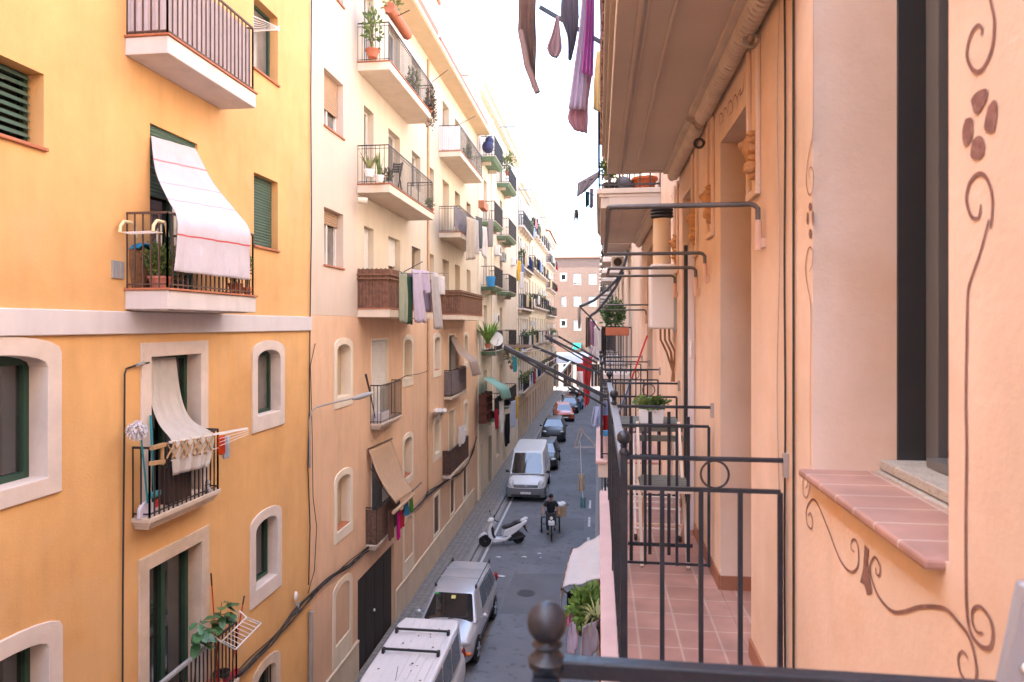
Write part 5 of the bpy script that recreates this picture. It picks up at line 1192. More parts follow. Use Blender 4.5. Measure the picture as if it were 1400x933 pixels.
# motor scooter across the gutter
def scooter(name, label, x, y, rz, paint, group=None, fine=True, cat='motor scooter'):
    t = thing(name, label, cat, (x,y,0), group, local=True, rz=rz)     # front towards local -y
    lean = 0.0
    for yy, r in ((-.70,.255),(.68,.25)):
        g = MB(); g.lathe([(r*.62,-.05),(r*.92,-.055),(r,-.03),(r,.03),(r*.92,.055),(r*.62,.05)], (0,yy,r), 20, 'x'); w = build('wheel', g, RUB, t, smooth=40)
        g = MB(); g.lathe([(.03,-.05),(r*.2,-.05),(r*.22,-.03),(r*.6,-.035),(r*.65,-.045),(r*.65,.045),(r*.6,.035),(r*.22,.03),(r*.2,.05),(.03,.05)], (0,yy,r), 16, 'x'); build('rim', g, RIM, w, smooth=30)
    mp = lambda w,a,b: (w,a,b)
    def pr(nm, poly, hw, m_, bev=.03, sub=0):
        g = MB(); g.prism(poly, mp, -hw, hw); return build(nm, g, m_, t, bevel=bev, seg=3, smooth=50)
    pr('front_fender', [(-.98,.36),(-.90,.50),(-.72,.575),(-.55,.50),(-.50,.38),(-.58,.42),(-.70,.50),(-.84,.45)], .075, paint, .02)
    pr('front_shield', [(-.60,.42),(-.66,.62),(-.60,.84),(-.46,.98),(-.40,.94),(-.50,.74),(-.46,.50),(-.36,.30),(-.44,.26)], .19, paint, .045)
    pr('floor_panel', [(-.46,.24),(-.40,.34),(.06,.30),(.30,.44),(.36,.36),(.12,.20),(-.38,.18)], .17, paint, .03)
    pr('inner_shield', [(-.44,.34),(-.48,.52),(-.44,.76),(-.40,.80),(-.36,.70),(-.36,.50),(-.28,.36)], .15, TRIM, .03)
    pr('rear_body', [(.00,.36),(.04,.62),(.30,.70),(.70,.84),(1.0,.96),(1.02,.90),(.84,.74),(.56,.52),(.34,.40)], .16, paint, .05)
    pr('engine_cover', [(.10,.24),(.16,.40),(.50,.52),(.82,.46),(.84,.36),(.62,.22),(.30,.16)], .13, TRIM, .03)
    pr('seat', [(.00,.66),(.06,.76),(.30,.79),(.42,.82),(.52,.90),(.74,.92),(.80,.88),(.60,.82),(.34,.72)], .14, BLACKP, .045)
    pr('tail_rack', [(.76,.88),(.80,.97),(1.0,1.04),(1.08,1.02),(1.02,.96)], .10, paint, .02)
    pr('mudguard', [(.86,.80),(.94,.72),(1.06,.46),(1.03,.45),(.88,.68)], .07, TRIM, .01)
    g = MB(); g.box(-.09,.09,.965,.985,.60,.72); build('number_plate', g, AMB, t)
    pr('handlebar_cowl', [(-.56,.98),(-.54,1.08),(-.42,1.14),(-.32,1.08),(-.36,.98)], .15, paint, .04)
    ellp(t, 'headlight', (0,-.585,1.0), (.11,.05,.06), LAMPG)
    g = MB(); g.tube([(-.34,-.26,1.05),(-.2,-.38,1.08),(.2,-.38,1.08),(.34,-.26,1.05)], .018, 6); build('handlebar', g, BLACKP, t)
    for sd in (1,-1):
        g = MB(); g.tube([(sd*.24,-.38,1.08),(sd*.34,-.42,1.26)], .009, 5); g.ell((sd*.36,-.42,1.30),(.075,.02,.05)); build('mirror', g, BLACKP, t, smooth=60)
        g = MB(); g.tube([(sd*.06,-.70,.26),(sd*.06,-.54,.70)], .022, 6); build('fork', g, TRIM, t)
    g = MB(); g.tube([(.12,.30,.24),(.15,.62,.26),(.16,.92,.34)], [.03,.055,.05], 8); build('exhaust', g, TRIM, t, smooth=50)
    g = MB(); g.tube([(-.06,.12,.20),(-.20,.10,.01)], .014, 5); build('side_stand', g, IRON, t)
    ellp(t, 'tail_light', (0,.99,.90), (.07,.03,.035), REDL)
    return t
pf, pr_ = on_z(660.5,748,0), on_z(712,743,0)
dd = pf-pr_; mid = (pf+pr_)/2
scooter('motor_scooter', 'white motor scooter parked across the gutter with its wheel against the kerb', mid.x, mid.y, math.atan2(dd.x, -dd.y), mat('white_scooter_paint',(.78,.78,.79),.3,.03,2,coat=.5))
GM = 'motorbikes parked in a row before the street end'
for k, (px, py, m_, lb) in enumerate(((785.5,560,BLACKP,'black motorbike parked nearest in the row before the street end'),(779.5,553,TRIM,'dark motorbike parked close to the left kerb in the row'),(787,550,ORAC,'motorbike with a red fairing in the row before the street end'),(793,546,BLACKP,'black motorbike standing second from the far end of the row'),(787,541,BLACKP,'farthest dark motorbike of the row'))):
    p = on_z(px, py, 0); scooter('motorbike', lb, p.x, p.y, math.radians((80,70,75,85,78)[k]), m_, GM, cat='motorbike')

# ================= people =================
def skin_body(name, joints, edges, m_, par, root=0, sub=2):
    me = bpy.data.meshes.new(name); me.from_pydata([j[0] for j in joints], edges, []); me.update()
    o = bpy.data.objects.new(name, me); COL.objects.link(o); o.parent = par; me.materials.append(m_)
    o.modifiers.new('skin', 'SKIN')
    if not me.skin_vertices: 
        bpy.context.view_layer.objects.active = o
    sv = me.skin_vertices[0].data
    for k, j in enumerate(joints):
        r = j[1]; sv[k].radius = (r, r) if not isinstance(r, tuple) else r
        sv[k].use_root = (k == root)
    o.modifiers['skin'].use_smooth_shade = True
    d = o.modifiers.new('sub', 'SUBSURF'); d.levels = sub; d.render_levels = sub
    return o
SKIN = mat('skin', (.36,.19,.12), .55, .06, 8, sss=.05)
HAIR = mat('black_hair', (.012,.010,.010), .6, .3, 30, .3, 60)
BTEE = mat('black_tee', (.02,.02,.022), .9, .2, 8, .2, 60)
DJEAN = mat('dark_trousers', (.03,.032,.04), .9, .2, 8, .2, 60)
def head(par, c, r=.105, face=(0,-1,0), hairm=HAIR):
    """features on the head end of the body: hair, eyes, nose, mouth, ears"""
    c = Vector(c); f = Vector(face).normalized(); s = Vector((-f.y, f.x, 0)).normalized(); up = s.cross(f)*-1
    if up.z < 0: up = -up
    g = MB(); b = MB(); b.ell((0,0,0),(r*1.0,r*1.08,r*.92),14,9)
    g.add([c + s*p[0] + f*(p[1]-.028) + up*(p[2]+.045) for p in b.v], b.f); build('hair', g, hairm, par, smooth=60)
    for sd in (1,-1):
        g = MB(); g.ell(c + s*(sd*.036)+f*(r*.90)+up*.012,(.013,.010,.008),8,5); build('eye', g, HAIR, par)
        g = MB(); g.ell(c + s*(sd*r*.93)+up*.0,(.018,.022,.032),8,5); build('ear', g, SKIN, par, smooth=60)
    g = MB(); g.ell(c + f*(r*1.02)+up*-.012,(.014,.016,.022),8,5); build('nose', g, SKIN, par, smooth=60)
    g = MB(); g.ell(c + f*(r*.90)+up*-.052,(.024,.008,.007),8,5); build('mouth', g, mat('lips',(.22,.08,.06),.5,.05,5), par, smooth=60)
def hand(joints, edges, wrist_i, wrist, d, sd, curl=(0,0,-1)):
    d = Vector(d).normalized(); cu = Vector(curl).normalized(); a = d.cross(cu).normalized()
    palm = Vector(wrist)+d*.05; joints.append((tuple(palm), .026)); pi = len(joints)-1; edges.append((wrist_i, pi))
    for k in range(4):
        o = palm + a*((k-1.5)*.019) + d*.03
        joints.append((tuple(o), .009)); i0 = len(joints)-1; edges.append((pi,i0))
        q = o + d*(.025+.004*(1.5-abs(k-1.5))) + cu*.015; joints.append((tuple(q), .008)); edges.append((i0,i0+1))
        q2 = q + cu*.028 - d*.004; joints.append((tuple(q2), .007)); edges.append((i0+1,i0+2))
    o = palm - d*.005 + a*(sd*.033); joints.append((tuple(o),.010)); i0 = len(joints)-1; edges.append((pi,i0)); joints.append((tuple(o+a*sd*.012+d*.03+cu*.02),.008)); edges.append((i0,i0+1))
# cargo tricycle with its rider
pt = on_z(752.5, 738, 0)
tri = thing('cargo_tricycle', 'cargo tricycle with a pale box on the back riding down the street', 'tricycle', (pt.x, pt.y+.35, 0), local=True, rz=math.radians(6))
def twheel(x, y, r, w=.05):
    g = MB(); g.lathe([(r*.88,-w/2),(r*.97,-w/2),(r,0),(r*.97,w/2),(r*.88,w/2),(r*.86,0)], (x,y,r), 22, 'x'); wo = build('wheel', g, RUB, tri, smooth=40)
    g = MB()
    for k in range(10):
        a = 6.283*k/10; g.tube([(x,y,r),(x,y+math.cos(a)*r*.9,r+math.sin(a)*r*.9)], .004, 4)
    g.lathe([(.03,-.05),(.03,.05)], (x,y,r), 8, 'x'); build('spokes', g, GREYP, wo)
twheel(0,-.55,.33); twheel(-.38,.72,.33); twheel(.38,.72,.33)
g = MB(); g.tube([(0,-.55,.33),(0,-.42,.75),(0,-.38,1.0)], .022, 6); g.tube([(0,-.42,.72),(0,-.1,.42),(0,.22,.4),(0,.72,.34)], .022, 6); g.tube([(0,.2,.4),(0,.26,.82)], .018, 6); g.tube([(-.38,.72,.33),(.38,.72,.33)], .02, 6); g.tube([(0,.24,.7),(0,.7,.6)], .015, 6); build('frame', g, IRON, tri, smooth=50)
g = MB(); g.tube([(-.34,-.16,1.02),(-.2,-.34,1.06),(.2,-.34,1.06),(.34,-.16,1.02)], .015, 6); build('handlebar', g, IRON, tri)
g = MB(); g.prism([(-.12,-.12),(.12,-.12),(.09,.14),(-.09,.14)], lambda w,a,b:(a,.26+b,.84+w), -.03, .03); build('saddle', g, BLACKP, tri, bevel=.02)
g = MB(); g.lathe([(.02,0),(.06,0),(.065,.05),(.05,.06)], (0,-.46,.9), 12, 'y'); build('front_lamp', g, WHITEP, tri, smooth=40)
g = MB(); g.box(-.12,.12,-.55,-.32,.74,.78); g.obox((0,-.58,.72),(.26,.02,.14)); build('front_carrier', g, WHITEP, tri, bevel=.006)
g = MB(); g.box(-.40,.42,.50,1.0,.66,.70); build('rear_carrier', g, IRON, tri)
t = thing('cardboard_box', 'brown cardboard box with a white top on the carrier of the cargo tricycle', 'box', (pt.x+.25, pt.y+1.1, .7), local=True, rz=math.radians(6))
g = MB(); g.box(-.08,.34,-.18,.26,0,.42); build('box_body', g, mat('cardboard',(.42,.27,.16),.85,.1,6), t, bevel=.008)
g = MB(); g.ell((.10,.04,.46),(.25,.25,.10)); g.ell((.2,.0,.5),(.15,.18,.1)); build('white_bag', g, WHITEP, t, smooth=70)
rider = thing('person', 'person in a black T-shirt and dark trousers riding the cargo tricycle', 'person', (pt.x, pt.y+.35, 0), local=True, rz=math.radians(6))
J = []; E = []
def j(p, r, par=None):
    J.append((p, r)); i = len(J)-1
    if par is not None: E.append((par, i))
    return i
pel = j((0,.24,.93),.135); ab = j((0,.20,1.10),.13,pel); ch = j((0,.12,1.30),.15,ab); nk0 = j((0,.06,1.46),.07,ch); nk = j((0,.03,1.53),.052,nk0); hd = j((0,-.01,1.63),.092,nk); ht = j((0,-.01,1.70),.085,hd)
wr = {}
for sd in (1,-1):
    sh = j((sd*.185,.09,1.41),.062,ch); el = j((sd*.33,-.02,1.19),.045,sh); w_ = j((sd*.32,-.17,1.06),.030,el); wr[sd] = w_
    hp = j((sd*.10,.20,.88),.10,pel); kn = j((sd*.15,-.12,.72 if sd > 0 else .62),.065,hp); ak = j((sd*.13,.06 if sd > 0 else -.02,.40 if sd > 0 else .24),.042,kn); ft = j((sd*.14,-.10 if sd > 0 else -.16,.35 if sd > 0 else .18),.036,ak)
for sd in (1,-1): hand(J, E, wr[sd], J[wr[sd]][0], (0,-.9,-.3), -sd)
skin_body('body', J, E, SKIN, rider)
JJ = [(J[i][0], J[i][1]*1.28) for i in (pel,ab,ch,nk0)]; EE = [(0,1),(1,2),(2,3)]
for sd in (1,-1):
    n = len(JJ); JJ += [((sd*.185,.09,1.41),.088),((sd*.29,.01,1.25),.07)]; EE += [(2,n),(n,n+1)]
skin_body('t_shirt', JJ, EE, BTEE, rider)
JJ = [((0,.24,.92),.155)]; EE = []
for sd in (1,-1):
    n = len(JJ); JJ += [((sd*.10,.20,.88),.115),((sd*.15,-.12,.72 if sd > 0 else .62),.08),((sd*.13,.055 if sd > 0 else -.02,.44 if sd > 0 else .28),.058)]; EE += [(0,n),(n,n+1),(n+1,n+2)]
skin_body('trousers', JJ, EE, DJEAN, rider)
for sd in (1,-1):
    g = MB(); a = Vector((sd*.14,-.06 if sd > 0 else -.12,.345 if sd > 0 else .175)); g.ell(a,(.05,.13,.05)); build('shoe', g, BLACKP, rider, smooth=60)
head(rider, (0,-.015,1.655), .100, (0,-1,-.15))
# walker in pale blue
pw = on_z(793.5, 561, 0)
wk = thing('person', 'person in a pale blue top and jeans walking away beside the parked motorbikes', 'person', (pw.x, pw.y, 0), local=True, rz=math.radians(180))
J = []; E = []
pel = j((0,0,.92),.12); ab = j((0,.0,1.08),.115,pel); ch = j((0,.0,1.28),.135,ab); nk0 = j((0,.0,1.42),.06,ch); nk = j((0,-.01,1.49),.048,nk0); hd = j((0,-.02,1.58),.09,nk); ht = j((0,-.02,1.65),.08,hd)
for sd in (1,-1):
    sh = j((sd*.18,0,1.36),.058,ch); el = j((sd*.25,.04*sd,1.09),.042,sh); w_ = j((sd*.25,-.05-.05*sd,.86),.028,el); wr[sd] = w_
    hp = j((sd*.095,0,.86),.095,pel); kn = j((sd*.10,-.06*sd,.48),.06,hp); ak = j((sd*.10,.10*-sd+.05,.09),.038,kn); ft = j((sd*.11,.10*-sd-.09,.045),.034,ak)
for sd in (1,-1): hand(J, E, wr[sd], J[wr[sd]][0], (0,-.2,-1), -sd, (0,-1,0))
skin_body('body', J, E, SKIN, wk)
JJ = [((0,0,.93),.145),((0,0,1.08),.135),((0,0,1.28),.155),((0,0,1.42),.072)]; EE = [(0,1),(1,2),(2,3)]
for sd in (1,-1):
    n = len(JJ); JJ += [((sd*.18,0,1.36),.07),((sd*.24,.03*sd,1.14),.06)]; EE += [(2,n),(n,n+1)]
skin_body('shirt', JJ, EE, mat('pale_blue_shirt',(.42,.55,.72),.9,.05,5), wk)
JJ = [((0,0,.90),.14)]; EE = []
for sd in (1,-1):
    n = len(JJ); JJ += [((sd*.095,0,.86),.11),((sd*.10,-.06*sd,.48),.078),((sd*.10,.10*-sd+.05,.13),.06)]; EE += [(0,n),(n,n+1),(n+1,n+2)]
skin_body('jeans', JJ, EE, mat('blue_jeans',(.12,.2,.34),.9,.15,8), wk)
head(wk, (0,-.02,1.605), .097, (0,-1,0))
# ================= our own side of the street =================
PEACH = mat('peach_render', (.635,.495,.385), .85, .07, 1.1, .2, 42, streak=.10, speck=((.64,.46,.33), 2.4, .3), col2=(.73,.58,.49), stain=(.64,.42,.28), stain_amt=.6, stain_scale=1.6)
PEACHD = mat('peach_slab_paint', (.55,.50,.44), .8, .05, 2, .2, 40)
MOULD = mat('stone_moulding', (.58,.52,.45), .8, .1, 6, .3, 60)
SKIRT = mat('brown_skirting', (.30,.13,.075), .6, .1, 4)
PAINTB = mat('brown_wall_paint', (.22,.115,.10), .85, .22, 30, .2, 90, stain=(.60,.44,.36), stain_amt=.3, stain_scale=40)
FLOORT = brick_mat('terracotta_floor_tiles', (.41,.24,.20), (.355,.20,.165), (.46,.34,.29), 1.0, .20, .20, .006, 'xy', .3, 0.0, .5)
PINKT = mat('pink_edge_tile', (.52,.35,.315), .6, .08, 5, .1, 60)
SILLT = brick_mat('sill_tiles', (.42,.25,.21), (.38,.22,.185), (.52,.42,.37), 1.0, .45, .138, .004, 'xy', .2, 0.0, .55)
GRAN = mat('granite_sill', (.40,.38,.35), .6, .15, 30, .1, 60, speck=((.12,.115,.11),120,.8))
ALU = mat('dark_aluminium', (.042,.046,.052), .4, .1, 3, metal=.2)
ALUL = mat('mid_aluminium', (.14,.142,.148), .4, .08, 3, metal=.2)
ORNM = mat('ochre_ornament', (.46,.255,.12), .75, .15, 12, .3, 60)
FZ = 7.23
b0 = on_z(748,850,8.36); b1 = on_z(853,598,8.36); b2 = on_z(840,539,8.36); b3 = on_z(834,512,8.36)
RX = .10
S = RIGHT
ry = lambda px: ly(px, XR)
RZZ = lambda px, py: lz(px, py, XR)
RY0, RY1 = -40.0, 12.4
bR = thing('apartment_building', 'peach rendered building close on the right with painted scrolls and ochre plaster heads', 'building', (XR, 4.5, 0))
hW = hole(ry(1297), ry(1111), RZZ(1111,640)-.01, 10.9, d=.42)
hD1 = hole(ry(1027), ry(985), FZ, RZZ(985,196), d=.5)
hD2 = hole(ry(949), ry(933), FZ, RZZ(933,273), d=.4)
hD3 = hole(9.3, 10.3, FZ, RZZ(933,273), d=.4)
hs = [hW, hD1, hD2, hD3]
for fz in (1.1, 4.16, 10.4, 13.5, 16.6):
    for h in ((hD1, hD2, hD3) if fz > 3 else (hD2, hD3)): hs.append(hole(h['u0'], h['u1'], fz, fz+2.3, d=.35))
g = MB(); wall_mesh(g, S, RY0, RY1, 0, 20.0, hs, thick=.6); build('wall', g, PEACH, bR)
g = MB(); S.box(g, .62, 9, RY0+.01, RY1-.01, 0, 19.9); build('building_mass', g, PEACH, bR)
g = MB(); S.box(g, -.25, 9.1, RY0, RY1, 20.0, 20.25); build('roof', g, ROOFW, bR)
for h in hs[1:]: window(S, h, bR, WOODF if h in (hD1,hD3) else WHITEF, GLASS, mull=1, name='balcony_door', bar=.07)
for a, b in ((b1.y-.3, hD1['u0']), (hD1['u1'], hD2['u0']), (hD2['u1'], 6.9)): g = MB(); S.box(g, -.012, 0, a, b, FZ, FZ+.085); build('skirting', g, SKIRT, bR)
g = MB(); S.box(g, 0, hD1['d'], hD1['u1']-.012, hD1['u1']-.002, FZ, FZ+.085); build('skirting', g, SKIRT, bR)
for h in (hD1, hD2): g = MB(); S.box(g, -.001, h['d'], h['u0']+.002, h['u1']-.002, FZ-.02, FZ+.003); build('threshold', g, FLOORT, bR)
# the near window
zs = hW['v0']; Yn, Yf = hW['u0'], hW['u1']
wx = on_y(1226, 445, Yf).x
g = MB()
g.box(wx, wx+.09, Yf-.004, Yf+.02, zs, 10.88); g.box(wx+.09, wx+.12, Yf-.05, Yf+.02, zs, 10.88); g.box(wx+.02, wx+.16, Yn-.02, Yn+.05, zs, 10.88); g.box(wx+.02, wx+.16, Yn, Yf, 10.78, 10.9)
wf = build('window', g, ALU, bR, bevel=.004)
g = MB(); g.box(wx+.075, wx+.165, Yf-.115, Yf-.051, zs+.03, 10.8); g.box(wx+.088, wx+.093, Yf-.05, Yf-.005, zs, 10.8); build('frame_profile', g, ALUL, wf, bevel=.004)
g = MB(); g.box(wx+.10, wx+.17, Yf-.19, Yf-.121, zs+.10, 10.8); g.box(wx+.10, wx+.17, Yn+.05, Yf-.19, zs+.10, zs+.19); build('sash', g, ALU, wf, bevel=.004)
g = MB(); g.box(wx+.13, wx+.14, Yn+.04, Yf-.19, zs+.18, 10.8); build('pane', g, GLASS, wf)
g = MB(); g.box(wx+.04, wx+.17, Yn, Yf-.115, zs+.045, zs+.075); g.box(wx+.05, wx+.075, Yf-.30, Yf-.22, zs+.075, zs+.095); build('bottom_track', g, ALUL, wf, bevel=.004)
g = MB(); g.box(XR-.042, wx-.07, Yn+.012, Yf+.02, zs-.022, zs+.004); so = build('sill', g, SILLT, wf, bevel=.008)
g = MB(); g.box(wx-.068, wx-.02, Yn, Yf-.003, zs-.02, zs+.008); g.box(wx-.018, wx+.02, Yn, Yf-.003, zs-.02, zs+.010); g.box(wx-.055, wx+.20, Yn, Yf-.003, zs+.012, zs+.044); build('stone_sill', g, GRAN, wf, bevel=.004)
# painted scrolls on the wall
def smooth_pts(p, k=6):
    P = [Vector((a,b,0)) for a,b in p]; out = []
    for i in range(len(P)-1):
        p0, p1, p2, p3 = P[max(0,i-1)], P[i], P[i+1], P[min(len(P)-1,i+2)]
        for q in range(k):
            t = q/k; out.append(.5*((2*p1)+(-p0+p2)*t+(2*p0-5*p1+4*p2-p3)*t*t+(-p0+3*p1-3*p2+p3)*t*t*t))
    out.append(P[-1]); return [(v.x, v.y) for v in out]
def scroll(px, w, name='painted_scroll', taper=True):
    P = [on_x(x,y,XR) for x,y in smooth_pts(px)]
    UV = [Vector((p.y,p.z,0)) for p in P]; n = len(UV); L = []; R_ = []
    for i in range(n):
        t = (UV[min(i+1,n-1)]-UV[max(i-1,0)]).normalized(); s = Vector((-t.y,t.x,0))
        ww = w*.5*(1 if not taper else .55+.45*math.sin(math.pi*min(1,(i+.5)/n*1.0)))
        L.append(UV[i]+s*ww); R_.append(UV[i]-s*ww)
    g = MB(); g.add([(XR-.0022,p.x,p.y) for p in L]+[(XR-.0022,p.x,p.y) for p in R_], [(i,i+1,n+i+1,n+i) for i in range(n-1)])
    return build(name, g, PAINTB, bR)
def C5(l): return [(1080+x/2.803, 600+y/2.803) for x,y in l]
def C1(l): return [(1050+x/3.009, y/3.009) for x,y in l]
scroll([(1113,-40),(1113,60),(1113,150),(1111.5,185),(1106,215),(1103,240),(1104,258),(1108,267),(1112,258),(1113,238),(1110,229),(1107,233),(1107.5,245)], .0055)
scroll([(1107,372),(1111,362),(1112,345),(1108,338),(1104,348),(1102,370),(1105,392),(1109,415),(1109.5,450),(1108.5,540),(1109,638)], .0055)
scroll([(1104,642),(1107.5,650),(1108,665),(1104,680),(1099,675),(1099,655),(1103,650),(1105,662),(1102,668)], .0055)
scroll(C5([(72,295),(80,285),(88,310),(85,345),(68,325),(66,270),(85,235),(108,250),(150,350),(195,465),(235,510),(262,490),(265,430),(255,390),(240,390),(237,420),(250,435)]), .0075)
scroll(C5([(332,495),(333,515),(345,525),(348,490),(330,455),(313,475),(312,520),(335,590),(370,640),(405,665),(450,660),(500,645),(570,645),(610,660),(650,705),(690,760),(715,850),(717,920),(700,950),(675,925),(655,890),(648,840),(665,815),(685,840)]), .009)
scroll([(1353.6,300),(1341.6,344.6),(1329.6,379),(1324.4,403),(1322.7,471.5),(1321.7,547),(1322.7,620)]+C5([(677,300),(678,560),(683,680),(700,750),(735,795),(770,800),(782,750),(770,690),(735,645),(705,655),(702,700),(720,740),(742,745)]), .009)
scroll(C1([(920,940),(928,830),(910,745),(875,715),(835,750),(820,820),(840,890),(870,895),(880,840)]), .009)
scroll(C1([(905,-60),(925,30),(935,90),(925,200),(885,285),(850,290),(822,230),(835,150),(865,105),(885,120),(880,145)]), .009)
for pl in (((840,440),(835,410),(860,378),(895,365),(903,385),(890,430),(862,470),(845,462)),((905,440),(930,410),(943,440),(938,500),(925,545),(890,535),(893,490)),((812,490),(838,485),(842,530),(835,575),(812,605),(800,580),(800,530)),((840,580),(862,560),(885,570),(890,620),(875,650),(850,658),(832,640))):
    g = MB(); q = smooth_pts(list(pl)+[pl[0]], 3)[:-1]; g.add([tuple(on_x(x,y,XR-.0022)) for x,y in C1(q)], [tuple(range(len(q)))]); build('painted_petal', g, PAINTB, bR)
for cx, cy, rx, ry_ in ((1107.7,283,2.3,6),(1104,299,1.6,9),(1111.3,297,1.8,9),(1107.8,320,2.2,7)):
    g = MB(); g.add([tuple(on_x(cx+rx*math.cos(a), cy+ry_*math.sin(a), XR-.0022)) for a in [6.283*k/10 for k in range(10)]], [tuple(range(10))]); build('painted_petal', g, PAINTB, bR)
g = MB(); pl = C5([(285,405),(302,425),(298,470),(305,530),(315,590),(295,600),(285,560),(268,550),(280,500),(283,450)]); g.add([tuple(on_x(x,y,XR-.0022)) for x,y in pl], [tuple(range(len(pl)))]); build('painted_leaf', g, PAINTB, bR)
for k in range(2):
    f = (lambda x,y: (x,y)) if k == 0 else (lambda x,y: (918+(x-985)*.38, 243+(y-105)*.50))
    scroll([f(*p) for p in ((985,172),(984,160),(987,155),(989,163),(986,170))], .008)
    scroll([f(*p) for p in ((990,168),(990,152),(993,148),(995,155))], .008)
    scroll([f(*p) for p in ((996,160),(996,145),(1000,138),(1002,150),(998,158))], .008)
    scroll([f(*p) for p in ((1003,152),(1003,138),(1006,130),(1009,140),(1008,150))], .008)
    scroll([f(*p) for p in ((1008,135),(1013,122),(1012,130),(1016,124),(1018,108),(1018,98))], .008)
# ochre plaster ornaments on the piers between the doors
for k, (px, y0, y1, pa) in enumerate(((1033,180,246,True),(973,254,306,False),(951.5,286,335,False),(926,320,360,False))):
    p = on_x(px,(y0+y1)/2,XR); hh = (RZZ(px,y0)-RZZ(px,y1)); s = hh/2; rr = random.Random(k); g = MB()
    g.ell((XR-.01,p.y,p.z+s*.35),(.055,s*.42,s*.52),12,8); g.ell((XR-.05,p.y,p.z+s*.42),(.03,s*.22,s*.2),10,6)
    for q in range(9):
        a = 6.283*q/9; g.ell((XR-.012,p.y+math.cos(a)*s*.46,p.z+s*.36+math.sin(a)*s*.56),(.032,s*.16,s*.15),8,5)
    g.ell((XR-.01,p.y,p.z-s*.45),(.045,s*.34,s*.28),10,6); g.ell((XR-.03,p.y-s*.12,p.z-s*.62),(.03,s*.18,s*.16),8,5); g.ell((XR-.01,p.y,p.z-s*.82),(.03,s*.2,s*.2),8,5)
    build('plaster_ornament', g, ORNM, bR, smooth=60)
    g = MB(); w = s*.95
    S.box(g, -.022, 0, p.y-w, p.y-w+.02, p.z-s*1.5, 10.1); S.box(g, -.022, 0, p.y+w-.02, p.y+w, p.z-s*1.5, 10.1); S.box(g, -.024, 0, p.y-w, p.y+w, p.z-s*1.5-.03, p.z-s*1.5+.004)
    build('panel_frame', g, PEACH, bR, bevel=.006)
for px, py in ((1040,55),(964,196)):
    p = on_x(px,py,XR); g = MB(); r = .03; g.tube([(p.x-.040+r*math.cos(a), p.y, p.z+r*math.sin(a)) for a in [6.283*k/14 for k in range(14)]], .009, 6, closed=True)
    g.tube([(XR,p.y,p.z+r*.2),(p.x-.012,p.y,p.z+r*.2)], .012, 6); build('iron_ring', g, IRON if py > 100 else PIPE, bR, smooth=60)
# slabs with mouldings
def moulded_slab(y0, y1, zt, th, x0, rope):
    g = MB(); zb = zt-th
    g.box(x0+.14, XR, y0+.02, y1-.02, zb, zt-.03)
    so = build('balcony', g, PEACHD, bR)
    g = MB(); 
    for xa, xb, za, zc in ((0,.05,zt-.06,zt),(.025,.09,zt-.10,zt-.06),(.05,.14,zb-.012,zt-.10),(.14,.165,zb-.016,zb),(.18,.195,zb-.010,zb),(.29,.31,zb-.014,zb)):
        i = xa; g.box(x0+xa, x0+xb, y0+xa*.6, y1-xa*.6, za, zc)
        if xb < .15:
            for ya, yb_ in ((y0+xa*.6, y0+xb*.6+.02),(y1-xb*.6-.02, y1-xa*.6)): g.box(x0+xb, XR-.002, ya, yb_, za, zc)
    g.box(x0+.31, XR-.12, y0+.28, y0+.30, zb-.012, zb); build('slab_moulding', g, PEACHD, so, bevel=.008)
    for ya, yb_ in rope:
        g = MB(); n = int((yb_-ya)/.0085)
        for q0 in (0, math.pi): g.tube([(XR-.058+.036*math.cos(q0+k*.62), ya+(yb_-ya)*k/n, zb-.045+.038*math.sin(q0+k*.62)) for k in range(n+1)], .0155, 6)
        g.tube([(XR-.055,ya,zb-.042),(XR-.055,yb_,zb-.042)], .028, 8)
        g.box(XR-.14, XR-.002, ya-.01, yb_+.01, zb-.028, zb-.002)
        build('rope_moulding', g, MOULD, so, smooth=60)
    return so
s1 = moulded_slab(2.45, 6.3, 10.40, .215, .03, ((2.5, on_z(966,160,10.14).y), (on_z(962,170,10.14).y, 6.25)))
s2 = moulded_slab(8.05, 11.6, 10.40, .215, -.02, ((8.1,11.5),))
for so, y0, y1, x0 in ((s1,2.5,6.25,.06),(s2,8.1,11.55,.01)):
    g = MB(); railing_mesh(g, [(XR,y0),(x0,y0),(x0,y1),(XR,y1)], 10.40, 11.45, .12, .009, .016, mid=11.33); build('railing', g, IRON, so)
screen(S, s1, 2.6, 6.2, 10.42, 11.40, XR-.06, REED, near=False, inset=-.03, name='reed_screen')
